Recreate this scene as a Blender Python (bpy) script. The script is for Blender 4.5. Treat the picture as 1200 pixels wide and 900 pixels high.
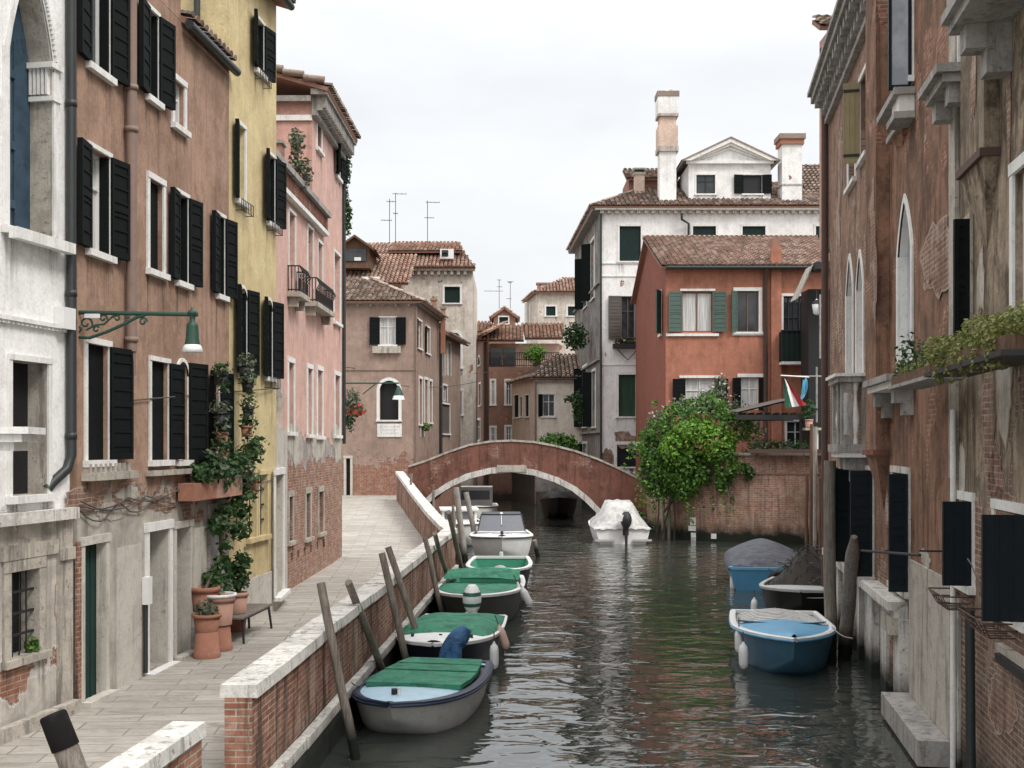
import bpy, math, random
from mathutils import Vector as V, Matrix
R=math.radians
for _o in list(bpy.data.objects): bpy.data.objects.remove(_o)
SC=bpy.context.scene; COL=SC.collection
# ---------------- camera, sky, sun, exposure ----------------
H=4.3; F=1350.0; CX=600.0; HY=520.0
cam=bpy.data.cameras.new('camera'); cam.sensor_width=36; cam.lens=36*F/1200; cam.shift_y=70/1200
cam.clip_end=2000; cam.clip_start=.1
co=bpy.data.objects.new('camera',cam); COL.objects.link(co); co.location=(0,0,H); co.rotation_euler=(R(90),0,0); SC.camera=co
SUN_EL=50; SUN_AZ=132   # azimuth from +Y clockwise: behind camera, to the right
sd=bpy.data.lights.new('sun','SUN'); sd.energy=1.5; sd.angle=R(16); sd.color=(1,.965,.92)
so=bpy.data.objects.new('sun',sd); COL.objects.link(so)
_d=V((math.sin(R(SUN_AZ))*math.cos(R(SUN_EL)),math.cos(R(SUN_AZ))*math.cos(R(SUN_EL)),math.sin(R(SUN_EL))))
so.rotation_euler=_d.to_track_quat('Z','Y').to_euler(); so.location=(0,0,40)
W=bpy.data.worlds.new('World'); SC.world=W; W.use_nodes=True
nt=W.node_tree; nt.nodes.clear()
def wn(t,**k):
    n=nt.nodes.new(t)
    for a,b in k.items(): setattr(n,a,b)
    return n
out=wn('ShaderNodeOutputWorld'); add=wn('ShaderNodeAddShader')
b1=wn('ShaderNodeBackground'); b2=wn('ShaderNodeBackground')
sky=wn('ShaderNodeTexSky',sky_type='NISHITA',sun_disc=False,sun_elevation=R(SUN_EL),sun_rotation=R(SUN_AZ),dust_density=4)
b1.inputs[1].default_value=.02
nt.links.new(sky.outputs[0],b1.inputs[0])
tc=wn('ShaderNodeTexCoord'); mp=wn('ShaderNodeMapping'); mp.inputs['Scale'].default_value=(1.2,1.2,3.2)
nz=wn('ShaderNodeTexNoise'); nz.inputs['Scale'].default_value=2.2; nz.inputs['Detail'].default_value=6; nz.inputs['Roughness'].default_value=.55
cr=wn('ShaderNodeValToRGB'); cr.color_ramp.elements[0].position=.3; cr.color_ramp.elements[0].color=(.565,.574,.582,1)
cr.color_ramp.elements[1].position=.68; cr.color_ramp.elements[1].color=(.70,.70,.697,1)
sp=wn('ShaderNodeSeparateXYZ'); mr=wn('ShaderNodeMapRange')
mr.inputs['From Min'].default_value=.30; mr.inputs['From Max'].default_value=.95; mr.inputs['To Min'].default_value=1.0; mr.inputs['To Max'].default_value=2.9
nt.links.new(tc.outputs['Generated'],mp.inputs[0]); nt.links.new(mp.outputs[0],nz.inputs[0]); nt.links.new(nz.outputs[0],cr.inputs[0])
nt.links.new(tc.outputs['Generated'],sp.inputs[0]); nt.links.new(sp.outputs[2],mr.inputs[0]); nt.links.new(mr.outputs[0],b2.inputs[1])
nt.links.new(cr.outputs[0],b2.inputs[0]); nt.links.new(b1.outputs[0],add.inputs[0]); nt.links.new(b2.outputs[0],add.inputs[1]); nt.links.new(add.outputs[0],out.inputs[0])
SC.view_settings.view_transform='Standard'; SC.view_settings.look='None'; SC.view_settings.gamma=1
SC.view_settings.exposure=.46
SC.render.engine='CYCLES'
try: SC.cycles.max_bounces=6; SC.cycles.diffuse_bounces=4
except Exception: pass
RND=random.Random(7)
# ---------------- materials ----------------
class N:
    def __init__(s,name):
        s.m=bpy.data.materials.new(name); s.m.use_nodes=True; s.t=s.m.node_tree; s.t.nodes.clear()
        s.o=s.n('ShaderNodeOutputMaterial'); s.b=s.n('ShaderNodeBsdfPrincipled'); s.l(s.b.outputs[0],s.o.inputs[0])
        s.tc=s.n('ShaderNodeTexCoord')
    def n(s,t,**k):
        x=s.t.nodes.new(t)
        for a,b in k.items(): setattr(x,a,b)
        return x
    def l(s,a,b): s.t.links.new(a,b)
    def put(s,sock,v):
        if isinstance(v,bpy.types.NodeSocket): s.l(v,sock)
        elif isinstance(v,(tuple,list)) and len(v)==3 and sock.type=='RGBA': sock.default_value=(*v,1)
        else: sock.default_value=v
    def map(s,scale,src='Object'):
        x=s.n('ShaderNodeMapping'); s.l(s.tc.outputs[src],x.inputs[0]); x.inputs['Scale'].default_value=scale; return x.outputs[0]
    def noise(s,scale,detail=5,rough=.6,vec=None,dist=0):
        x=s.n('ShaderNodeTexNoise'); x.inputs['Scale'].default_value=scale; x.inputs['Detail'].default_value=detail; x.inputs['Roughness'].default_value=rough; x.inputs['Distortion'].default_value=dist
        s.l(vec if vec is not None else s.tc.outputs['Object'],x.inputs[0]); return x.outputs[0]
    def ramp(s,v,a,b,c0=(0,0,0),c1=(1,1,1)):
        x=s.n('ShaderNodeValToRGB'); s.l(v,x.inputs[0]); e=x.color_ramp.elements
        e[0].position=a; e[0].color=(*c0,1); e[1].position=b; e[1].color=(*c1,1); return x.outputs[0]
    def mix(s,f,a,b,mode='MIX'):
        x=s.n('ShaderNodeMix',data_type='RGBA',blend_type=mode); s.put(x.inputs[0],f); s.put(x.inputs[6],a); s.put(x.inputs[7],b); return x.outputs[2]
    def math(s,op,a,b=0.0,clamp=False):
        x=s.n('ShaderNodeMath',operation=op,use_clamp=clamp); s.put(x.inputs[0],a); s.put(x.inputs[1],b); return x.outputs[0]
    def rng(s,v,a,b,c=0.0,d=1.0):
        x=s.n('ShaderNodeMapRange'); s.l(v,x.inputs[0])
        for i,q in enumerate((a,b,c,d)): x.inputs[i+1].default_value=q
        return x.outputs[0]
    def posz(s):
        g=s.n('ShaderNodeNewGeometry'); x=s.n('ShaderNodeSeparateXYZ'); s.l(g.outputs['Position'],x.inputs[0]); return x.outputs[2]
    def bump(s,h,strength=.5,dist=.02,nrm=None):
        x=s.n('ShaderNodeBump'); x.inputs['Strength'].default_value=strength; x.inputs['Distance'].default_value=dist; s.l(h,x.inputs['Height'])
        if nrm is not None: s.l(nrm,x.inputs['Normal'])
        return x.outputs[0]
    def brick(s,w=.26,h=.068,mort=.011,c1=(.30,.12,.075),c2=(.42,.22,.15),cm=(.36,.31,.26),src='UV'):
        x=s.n('ShaderNodeTexBrick'); s.l(s.tc.outputs[src],x.inputs[0]); x.inputs['Scale'].default_value=1
        x.inputs['Brick Width'].default_value=w; x.inputs['Row Height'].default_value=h; x.inputs['Mortar Size'].default_value=mort; x.inputs['Mortar Smooth'].default_value=.3
        x.inputs['Bias'].default_value=-.1
        s.put(x.inputs['Color1'],c1); s.put(x.inputs['Color2'],c2); s.put(x.inputs['Mortar'],cm); return x.outputs[0],x.outputs[1]
    def fin(s,color,rough=.85,nrm=None,metal=0.0,spec=.3):
        s.put(s.b.inputs['Base Color'],color); s.put(s.b.inputs['Roughness'],rough); s.put(s.b.inputs['Metallic'],metal)
        s.b.inputs['Specular IOR Level'].default_value=spec
        if nrm is not None: s.l(nrm,s.b.inputs['Normal'])
        return s.m
def mul(c,k): return tuple(min(1,x*k) for x in c)
def stucco(name,c,c2=None,zlo=None,zhi=None,band=None,expose=.0,brickc=((.30,.12,.075),(.40,.20,.13)),lowc=None,lowz=None,streak=.5,blotch=1.0,wet=True,rows=.068):
    """c/c2 plaster tones; below zlo..zhi brick shows through in ragged patches; lowc = bare render below lowz"""
    m=N(name); c2=c2 or mul(c,.72)
    big=m.noise(.55,8,.65); mid=m.noise(2.6,6,.7); fine=m.noise(22,3,.7)
    st=m.noise(1.0,5,.7,m.map((5.5,5.5,.35)))
    col=m.mix(m.ramp(big,.52-.1*blotch,.6),c,c2)
    col=m.mix(m.math('MULTIPLY',m.ramp(mid,.47,.64),.5*blotch),col,mul(c,1.25))
    col=m.mix(m.math('MULTIPLY',m.ramp(st,.5,.64),streak),col,mul(c2,.62))
    drk=m.noise(1.7,9,.75,m.map((1,1,.7)))
    col=m.mix(m.math('MULTIPLY',m.ramp(drk,.515,.6),.85*streak),col,mul(c2,.45))
    col=m.mix(m.math('MULTIPLY',m.ramp(fine,.35,.7),.3),col,mul(c2,.6))
    col=m.mix(m.math('MULTIPLY',m.ramp(m.noise(6,8,.78,None,1.2),.52,.66),.38),col,mul(c2,.55))
    col=m.mix(m.math('MULTIPLY',m.ramp(m.noise(2.1,9,.8,m.map((1.6,1.6,.8)),.6),.56,.64),.35),col,mul(c,1.35))
    z=m.posz()
    hgt=m.math('MULTIPLY',fine,.25); hgt=m.math('ADD',hgt,m.math('MULTIPLY',mid,.6))
    if lowc:
        zz=m.math('ADD',z,m.math('MULTIPLY',m.math('SUBTRACT',m.noise(1.3,7,.7),.5),1.5))
        k=m.rng(zz,lowz-.06,lowz+.06,1,0)
        lc=m.mix(m.ramp(mid,.35,.65),lowc,mul(lowc,.62)); lc=m.mix(m.math('MULTIPLY',m.ramp(st,.48,.7),.6),lc,mul(lowc,.35))
        col=m.mix(k,col,lc); hgt=m.math('ADD',hgt,m.math('MULTIPLY',k,-.7))
    if zlo is not None or expose>0 or band:
        bc,bf=m.brick(c1=brickc[0],c2=brickc[1],h=rows)
        bc=m.mix(m.math('MULTIPLY',m.ramp(m.noise(7,5,.7),.4,.7),.6),bc,mul(brickc[0],.45))
        bc=m.mix(m.math('MULTIPLY',m.ramp(m.noise(3.1,5,.7),.52,.72),.5),bc,(.48,.43,.37))
        n2=m.noise(1.15,8,.62,m.map((1,1,.85)))
        thr=.5-.33*expose
        if zlo is not None: g=m.rng(z,zlo,zhi,.32,-.05*(1-expose)); n2=m.math('ADD',n2,g)
        if band: n2=m.math('ADD',n2,m.rng(m.math('ABSOLUTE',m.math('SUBTRACT',z,band[0])),0,band[1],.2,-.3))
        T_=.47+.165*(1-expose); k=m.ramp(n2,T_-.005,T_+.012)
        edge=m.ramp(n2,T_-.03,T_-.004)
        col=m.mix(m.math('MULTIPLY',edge,.35),col,mul(c,1.35))
        col=m.mix(k,col,bc)
        hb=m.math('ADD',m.math('MULTIPLY',bf,-.5),-1.2)
        hgt=m.math('ADD',hgt,m.math('MULTIPLY',k,hb))
    if wet:
        zw=m.math('ADD',z,m.math('MULTIPLY',m.math('SUBTRACT',m.noise(2.2,5,.7),.5),.8))
        col=m.mix(m.rng(zw,.55,.95,1,0),col,(.02,.024,.018))
        col=m.mix(m.math('MULTIPLY',m.rng(zw,.6,1.8,1,0),.45),col,mul(c2,.35))
    return m.fin(col,.9,m.bump(hgt,.75,.03),spec=.15)
def brickmat(name,c1=(.30,.12,.075),c2=(.42,.21,.14),cm=(.40,.35,.30),grime=.6,wet=True,zg=None,w=.26,h=.068,patch=.4):
    m=N(name); bc,bf=m.brick(w,h,.010,c1,c2,cm)
    bt=bc.node; wob=m.mix(.018,m.tc.outputs['UV'],m.t.nodes.new('ShaderNodeTexNoise').outputs[1],'ADD'); [setattr(n_.inputs['Scale'],'default_value',2.2) for n_ in m.t.nodes if n_.type=='TEX_NOISE']; m.l(wob,bt.inputs[0])
    pv=m.noise(.9,6,.7); bc=m.mix(m.math('MULTIPLY',m.ramp(pv,.4,.62),.6),bc,mul(c1,.62))
    v=m.noise(9,4,.7); bc=m.mix(m.math('MULTIPLY',m.ramp(v,.42,.7),.55),bc,mul(c1,.5))
    bc=m.mix(m.math('MULTIPLY',m.ramp(m.noise(1.6,7,.7),.52,.6),patch),bc,(.50,.43,.36))
    st=m.noise(1.2,6,.7,m.map((4,4,.5)))
    bc=m.mix(m.math('MULTIPLY',m.ramp(st,.48,.6),grime),bc,(.045,.04,.032))
    z=m.posz()
    if wet:
        zw=m.math('ADD',z,m.math('MULTIPLY',m.math('SUBTRACT',m.noise(2.5,5,.7),.5),.7))
        bc=m.mix(m.rng(zw,.55,1.0,1,0),bc,(.018,.022,.016))
    hh=m.math('ADD',m.math('MULTIPLY',bf,-.8),m.math('MULTIPLY',m.noise(14,4,.7),.5))
    return m.fin(bc,.92,m.bump(hh,.8,.015),spec=.12)
def stone(name,c=(.62,.59,.54),dark=.5,scale=2.5,dirt=(.10,.095,.085),wet=True,rough=.8,sp=.25):
    m=N(name); a=m.noise(scale,9,.72); st=m.noise(1.0,6,.7,m.map((6,6,.6))); f=m.noise(28,4,.75)
    col=m.mix(m.math('MULTIPLY',m.ramp(a,.47,.6),dark*.8),c,mul(c,.55))
    col=m.mix(m.math('MULTIPLY',m.ramp(st,.53,.63),dark*.8),col,dirt)
    col=m.mix(m.math('MULTIPLY',m.ramp(m.noise(9,6,.8),.58,.64),dark),col,dirt)
    col=m.mix(m.math('MULTIPLY',m.ramp(f,.5,.64),dark*.6),col,mul(c,.5))
    if wet:
        zw=m.math('ADD',m.posz(),m.math('MULTIPLY',m.math('SUBTRACT',m.noise(2.5,5,.7),.5),.5))
        col=m.mix(m.rng(zw,.5,.9,1,0),col,(.018,.022,.016))
    return m.fin(col,rough,m.bump(m.math('ADD',f,m.math('MULTIPLY',a,1.5)),.5,.012),spec=sp)
def paint(name,c,rough=.5,var=.35,sp=.4,metal=0.0,dirt=(.05,.045,.04),dk=.35):
    m=N(name); a=m.noise(3.5,6,.65); f=m.noise(30,4,.7)
    col=m.mix(m.math('MULTIPLY',m.ramp(a,.4,.7),var),c,mul(c,.55))
    col=m.mix(m.math('MULTIPLY',m.ramp(m.noise(5,8,.75),.55,.72),dk),col,dirt)
    return m.fin(col,m.rng(f,0,1,max(0,rough-.12),rough+.15),m.bump(f,.15,.004),metal=metal,spec=sp)
def wood(name,c=(.13,.105,.085),c2=(.30,.27,.235),wet=True):
    m=N(name); g=m.noise(3,7,.7,m.map((14,14,.9))); g2=m.noise(1.5,5,.7)
    col=m.mix(m.ramp(g,.35,.68),c,c2); col=m.mix(m.math('MULTIPLY',m.ramp(g2,.45,.7),.5),col,mul(c,.5))
    if wet:
        zw=m.math('ADD',m.posz(),m.math('MULTIPLY',m.math('SUBTRACT',g2,.5),.5))
        col=m.mix(m.rng(zw,.5,.9,1,0),col,(.015,.017,.013))
    return m.fin(col,.9,m.bump(g,.8,.012),spec=.15)
def tilemat(name,cs=((.30,.185,.145),(.40,.28,.225),(.22,.135,.105),(.47,.385,.33),(.16,.115,.095)),moss=.35):
    m=N(name); u=m.n('ShaderNodeUVMap',uv_map='UVMap'); wn_=m.n('ShaderNodeTexWhiteNoise',noise_dimensions='2D'); m.l(u.outputs[0],wn_.inputs[0])
    x=m.n('ShaderNodeValToRGB'); m.l(wn_.outputs[0],x.inputs[0]); x.color_ramp.interpolation='CONSTANT'
    e=x.color_ramp.elements; e[0].color=(*cs[0],1); e[1].position=.28; e[1].color=(*cs[1],1)
    for p,c in ((.5,cs[2]),(.68,cs[3]),(.84,cs[4])): q=e.new(p); q.color=(*c,1)
    col=m.mix(m.math('MULTIPLY',m.ramp(m.noise(1.1,7,.7),.45,.65),moss),x.outputs[0],(.13,.11,.085))
    col=m.mix(m.math('MULTIPLY',m.ramp(m.noise(16,4,.7),.45,.7),.4),col,(.5,.42,.34))
    return m.fin(col,.92,m.bump(m.noise(20,4,.7),.4,.01),spec=.12)
def leafmat(name,c1,c2,c3):
    m=N(name); u=m.n('ShaderNodeUVMap',uv_map='UVMap'); w=m.n('ShaderNodeTexWhiteNoise',noise_dimensions='2D'); m.l(u.outputs[0],w.inputs[0])
    x=m.n('ShaderNodeValToRGB'); m.l(w.outputs[0],x.inputs[0]); e=x.color_ramp.elements; e[0].color=(*c1,1); e[1].color=(*c3,1); q=e.new(.5); q.color=(*c2,1)
    m.fin(x.outputs[0],.55,spec=.35)
    tr=m.n('ShaderNodeBsdfTranslucent'); mx=m.n('ShaderNodeMixShader'); mx.inputs[0].default_value=.28
    m.l(x.outputs[0],tr.inputs[0]); m.l(m.b.outputs[0],mx.inputs[1]); m.l(tr.outputs[0],mx.inputs[2]); m.l(mx.outputs[0],m.o.inputs[0])
    return m.m
M={}
M['brown']=stucco('brown_stucco',(.40,.262,.192),(.27,.172,.125),band=(3.55,.9),expose=.12,lowc=(.50,.46,.40),lowz=3.65,streak=.4,wet=False,blotch=.9,brickc=((.26,.13,.09),(.36,.22,.16)))
M['yellow']=stucco('yellow_stucco',(.64,.53,.30),(.55,.44,.25),streak=.28,wet=False,blotch=.7,lowc=(.62,.60,.56),lowz=1.7)
M['pink']=stucco('pink_stucco',(.64,.41,.345),(.56,.37,.32),zlo=3.55,zhi=4.2,expose=.0,lowc=(.42,.38,.35),lowz=4.4,streak=.3,wet=False,brickc=((.27,.12,.08),(.42,.25,.18)))
M['pinkside']=stucco('pink_side_stucco',(.58,.35,.29),streak=.3,wet=False)
M['white']=stucco('white_plaster',(.86,.85,.83),(.74,.72,.69),streak=.2,blotch=.5,wet=False,lowc=(.56,.52,.46),lowz=3.4,band=(1.6,1.2),expose=.02)
M['taupe']=stucco('taupe_stucco',(.36,.265,.215),(.29,.21,.17),zlo=2.6,zhi=4.3,expose=.0,streak=.3,wet=False,brickc=((.27,.10,.06),(.36,.16,.10)))
M['creamold']=stucco('weathered_cream_plaster',(.68,.62,.55),(.50,.44,.37),expose=.1,streak=.5,blotch=1.2)
M['redbrick_st']=stucco('dull_red_stucco',(.28,.15,.11),(.24,.15,.115),expose=.15,streak=.35)
M['salmon']=stucco('pale_salmon_stucco',(.66,.51,.42),(.57,.42,.34),streak=.3,lowc=(.10,.09,.075),lowz=2.7)
M['cream']=stucco('pale_cream_stucco',(.82,.73,.63),(.70,.61,.52),streak=.25,lowc=(.10,.09,.075),lowz=2.7)
M['whitehouse']=stucco('chalky_white_plaster',(.86,.85,.83),(.72,.70,.67),zlo=1.2,zhi=4.2,expose=.0,streak=.3,blotch=.6)
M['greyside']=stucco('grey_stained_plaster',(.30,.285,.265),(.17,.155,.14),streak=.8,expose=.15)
M['orange']=stucco('orange_red_stucco',(.44,.19,.125),(.36,.155,.105),streak=.38,blotch=.9)
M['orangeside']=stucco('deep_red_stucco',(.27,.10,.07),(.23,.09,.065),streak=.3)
M['russet']=stucco('russet_stucco',(.295,.165,.11),(.145,.092,.066),streak=.75,expose=.3,lowc=(.40,.33,.26),lowz=2.1,blotch=1.2)
M['farbrick']=stucco('crumbling_brick_stucco',(.29,.18,.13),(.18,.115,.085),expose=.8,streak=.6,brickc=((.25,.13,.085),(.38,.24,.17)))
M['decay']=stucco('decayed_grey_plaster',(.38,.305,.225),(.16,.125,.09),zlo=.2,zhi=4.2,expose=.3,streak=1.0,blotch=1.5,lowc=(.33,.23,.17),lowz=3.0,brickc=((.17,.095,.07),(.27,.175,.13)))
M['bridge']=stucco('red_brick_bridge_render',(.225,.10,.072),(.15,.075,.056),expose=.25,streak=.7,brickc=((.20,.075,.05),(.28,.12,.08)))
M['quaybrick']=brickmat('quay_brick',(.25,.105,.07),(.40,.21,.145),(.42,.37,.31),grime=.75,patch=.3)
M['gardenbrick']=brickmat('garden_wall_brick',(.34,.19,.135),(.46,.29,.215),(.50,.42,.35),grime=.42,w=.27,h=.09,patch=.2)
M['stone']=stone('istrian_stone',(.64,.615,.57),.8,1.8,(.09,.085,.075))
M['stonew']=stone('white_stone_trim',(.76,.75,.72),.28,wet=False)
M['stoned']=stone('stained_stone',(.46,.42,.36),.8)
M['stoneg']=stone('grey_carved_stone',(.36,.34,.315),.8,wet=False)
M['quay']=stone('wet_quay_stone',(.13,.12,.10),.8)
M['doorstone']=stone('pale_door_surround',(.55,.52,.46),.45,wet=False)
M['shutter']=paint('near_black_green_shutter',(.0065,.009,.009),.75,dk=.1,sp=.12,dirt=(.03,.032,.03))
M['shutterb']=paint('dark_blue_green_shutter',(.007,.013,.017),.6,dk=.15,sp=.2)
M['shutterg']=paint('green_grey_shutter',(.075,.12,.10),.6)
M['greenpanel']=paint('dark_green_panel',(.012,.026,.023),.65,dk=.2,sp=.15)
M['shutterbr']=paint('brown_grey_shutter',(.10,.085,.075),.7)
M['bluedoor']=paint('faded_blue_shutter',(.05,.085,.12),.7,var=.9,dk=.9,dirt=(.012,.014,.018),sp=.15)
M['greendoor']=paint('dark_green_door',(.016,.044,.038),.6,sp=.2,var=.6)
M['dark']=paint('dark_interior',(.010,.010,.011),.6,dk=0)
M['iron']=paint('dark_iron',(.02,.02,.02),.6,sp=.4,dk=.1)
M['greeniron']=paint('green_painted_iron',(.022,.065,.045),.5)
M['pipe']=paint('dark_drainpipe',(.030,.036,.036),.45,dk=.15)
M['pipebr']=paint('brown_drainpipe',(.24,.165,.135),.6)
M['piperust']=paint('rusty_brown_pipe',(.09,.05,.038),.7)
M['greywood']=wood('weathered_post_wood')
M['palewood']=wood('pale_weathered_wood',(.22,.20,.175),(.42,.39,.35))
M['brwood']=wood('brown_wood',(.10,.06,.04),(.19,.12,.085),wet=False)
M['cap']=paint('black_post_cap',(.010,.009,.009),.85,sp=.1)
M['terracotta']=paint('terracotta',(.33,.155,.105),.85,sp=.15,dirt=(.55,.42,.34),dk=.3)
M['terrlight']=paint('pale_terracotta',(.46,.27,.21),.85,sp=.15)
M['tile']=tilemat('roof_tiles')
M['tile_old']=tilemat('old_roof_tiles',((.22,.15,.12),(.36,.265,.21),(.14,.10,.085),(.43,.36,.31),(.10,.08,.07)),.5)
M['tile_red']=tilemat('orange_roof_tiles',((.38,.215,.16),(.44,.29,.23),(.29,.16,.12),(.50,.40,.33),(.22,.14,.11)),.35)
M['tilegap']=paint('shaded_tile_gap',(.07,.045,.035),.95,sp=.05)  # dark brown paints in the shadow between the roof tiles
M['chimred']=paint('chimney_red',(.30,.17,.125),.85,sp=.1)
M['white_paint']=paint('white_paint',(.72,.72,.70),.5,dk=.15,var=.2)
M['cable']=paint('grey_cable',(.09,.085,.08),.7)
M['glasslamp']=paint('frosted_glass',(.78,.79,.78),.3,var=.05,dk=0)
def glassmat(name,c,rough=.08,sp=.6):
    m=N(name); return m.fin(m.mix(m.ramp(m.noise(1.8,4,.6),.4,.62),c,mul(c,1.9)),rough,m.bump(m.noise(1.4,2),.12,.02),spec=sp)
M['glass']=glassmat('window_glass',(.022,.025,.028))
M['curtain']=N('white_curtain')
_m=M['curtain']; _g=_m.noise(2,4,.6,_m.map((14,14,.4))); M['curtain']=_m.fin(_m.mix(_m.ramp(_g,.35,.7),(.62,.61,.58),(.30,.30,.30)),.8)
_m=N('green_curtain'); _g=_m.noise(2,4,.6,_m.map((12,12,.4))); M['gcurtain']=_m.fin(_m.mix(_m.ramp(_g,.35,.7),(.035,.075,.045),(.012,.03,.02)),.8)
_m=N('pale_glass_door'); M['paleglass']=_m.fin(_m.mix(_m.ramp(_m.noise(1.2,4),.4,.6),(.30,.33,.37),(.52,.55,.58)),.2,spec=.5)
M['winewood']=paint('brown_window_frame',(.18,.085,.05),.6)
# paving: long irregular trachyte slabs laid across the walk
m=N('worn_stone_paving'); mp_=m.n('ShaderNodeMapping'); m.l(m.tc.outputs['UV'],mp_.inputs[0]); mp_.inputs['Rotation'].default_value=(0,0,R(-4))
bx=m.n('ShaderNodeTexBrick'); m.l(mp_.outputs[0],bx.inputs[0]); bx.inputs['Scale'].default_value=1; bx.inputs['Brick Width'].default_value=1.05; bx.inputs['Row Height'].default_value=.36
bx.inputs['Mortar Size'].default_value=.017; bx.inputs['Mortar Smooth'].default_value=.6; m.put(bx.inputs['Color1'],(.31,.285,.25)); m.put(bx.inputs['Color2'],(.43,.395,.35)); m.put(bx.inputs['Mortar'],(.17,.155,.13)); bx.offset=.42
c=m.mix(m.math('MULTIPLY',m.ramp(m.noise(.8,8,.7),.42,.66),.65),bx.outputs[0],(.27,.245,.215))
c=m.mix(m.math('MULTIPLY',m.ramp(m.noise(2.4,9,.8,m.map((.5,1.5,1)),.8),.48,.66),.85),c,(.17,.155,.13))
c=m.mix(m.math('MULTIPLY',m.ramp(m.noise(14,4,.7),.4,.7),.25),c,(.50,.465,.41))
M['paving']=m.fin(c,.75,m.bump(m.math('ADD',m.math('MULTIPLY',bx.outputs[1],-.5),m.math('MULTIPLY',m.noise(9,6,.7),.7)),.6,.012),spec=.3)
# water
m=N('canal_water')
w1=m.noise(1.0,1.5,.4,m.map((.55,.8,1)),.6); w2=m.noise(1.0,1.5,.45,m.map((1.7,2.6,1)),.8); w3=m.noise(1.0,1,.5,m.map((6,9,1)))
hh=m.math('ADD',m.math('MULTIPLY',w1,1.0),m.math('ADD',m.math('MULTIPLY',w2,.42),m.math('MULTIPLY',w3,.04)))
M['water']=m.fin((.036,.041,.034),.02,m.bump(hh,1.0,.06),spec=.5); m.b.inputs['IOR'].default_value=2.15
# ---------------- mesh collecting ----------------
ORG={}
class MB:
    def __init__(s): s.v=[]; s.f=[]; s.mi=[]; s.uv={}; s.mats=[]; s.smooth=set()
    def mid(s,m):
        if m not in s.mats: s.mats.append(m)
        return s.mats.index(m)
    def face(s,pts,mat,uv=None,smooth=False):
        b=len(s.v); s.v+= [tuple(p) for p in pts]; s.f.append(tuple(range(b,b+len(pts)))); s.mi.append(s.mid(mat))
        if uv: s.uv[len(s.f)-1]=uv
        if smooth: s.smooth.add(len(s.f)-1)
    def grid(s,rows,mat,closed=False,smooth=True,flip=False):
        b=len(s.v); n=len(rows[0]); k=s.mid(mat)
        for r in rows: s.v+=[tuple(p) for p in r]
        for i in range(len(rows)-1):
            for j in range(n if closed else n-1):
                a=b+i*n+j; c=b+i*n+(j+1)%n; q=(a,c,c+n,a+n)
                s.f.append(q[::-1] if flip else q); s.mi.append(k)
                if smooth: s.smooth.add(len(s.f)-1)
    def box(s,o,ex,ey,ez,a,b,mat):
        """box in local frame: ranges a=(x0,y0,z0) b=(x1,y1,z1)"""
        o=V(o); P=[o+ex*x+ey*y+ez*z for z in (a[2],b[2]) for y in (a[1],b[1]) for x in (a[0],b[0])]
        i0=len(s.v); s.v+=[tuple(p) for p in P]; k=s.mid(mat)
        det=ex.cross(ey).dot(ez)*(b[0]-a[0])*(b[1]-a[1])*(b[2]-a[2])
        for q in ((0,2,3,1),(4,5,7,6),(0,1,5,4),(2,6,7,3),(0,4,6,2),(1,3,7,5)):
            q=tuple(i0+t for t in q); s.f.append(q if det>0 else q[::-1]); s.mi.append(k)
    def abox(s,a,b,mat): s.box((0,0,0),V((1,0,0)),V((0,1,0)),V((0,0,1)),a,b,mat)
    def tube(s,pts,r,mat,n=8,cap=True,smooth=True):
        pts=[V(p) for p in pts]; rr=r if isinstance(r,(list,tuple)) else [r]*len(pts); rows=[]
        up=None
        for i,p in enumerate(pts):
            t=(pts[min(i+1,len(pts)-1)]-pts[max(i-1,0)]).normalized()
            if up is None or abs(up.dot(t))>.98: up=V((0,0,1)) if abs(t.z)<.9 else V((1,0,0))
            x=t.cross(up).normalized(); y=x.cross(t).normalized(); up=y
            rows.append([p+x*math.cos(a)*rr[i]+y*math.sin(a)*rr[i] for a in [2*math.pi*k/n for k in range(n)]])
        s.grid(rows,mat,True,smooth)
        if cap: s.face(rows[0],mat); s.face(rows[-1][::-1],mat)
    def lathe(s,c,prof,mat,n=16,cap=True,axis=None):
        c=V(c); rows=[[c+V((r*math.cos(2*math.pi*k/n),r*math.sin(2*math.pi*k/n),z)) for k in range(n)] for r,z in prof]
        s.grid(rows,mat,True,True)
        if cap: s.face(rows[0][::-1],mat); s.face(rows[-1],mat)
    def build(s,name,parent=None,local=False):
        me=bpy.data.meshes.new(name)
        o0=V((0,0,0))
        if parent is not None and not local: o0=ORG.get(parent.name,V((0,0,0)))
        vs=[(a-o0.x,b-o0.y,c-o0.z) for a,b,c in s.v]
        me.from_pydata(vs,[],s.f); 
        for m_ in s.mats: me.materials.append(M[m_] if isinstance(m_,str) else m_)
        me.polygons.foreach_set('material_index',s.mi)
        if s.smooth: me.polygons.foreach_set('use_smooth',[i in s.smooth for i in range(len(s.f))])
        uvl=me.uv_layers.new(name='UVMap'); dat=[0.0]*(2*len(me.loops))
        for p in me.polygons:
            u=s.uv.get(p.index)
            if u is not None and not isinstance(u,list):
                for li in p.loop_indices: dat[2*li]=u[0]; dat[2*li+1]=u[1]
                continue
            if isinstance(u,list):
                for k_,li in enumerate(p.loop_indices): dat[2*li],dat[2*li+1]=u[k_]
                continue
            n=p.normal
            for li in p.loop_indices:
                q=V(s.v[me.loops[li].vertex_index])
                if abs(n.z)>.75: a,b=q.x,q.y
                else:
                    t=V((-n.y,n.x,0)).normalized(); a,b=q.dot(t),q.z
                dat[2*li]=a; dat[2*li+1]=b
        uvl.data.foreach_set('uv',dat)
        me.update(); o=bpy.data.objects.new(name,me); COL.objects.link(o)
        if parent is not None: o.parent=parent
        ORG[o.name]=o0
        return o
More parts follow.
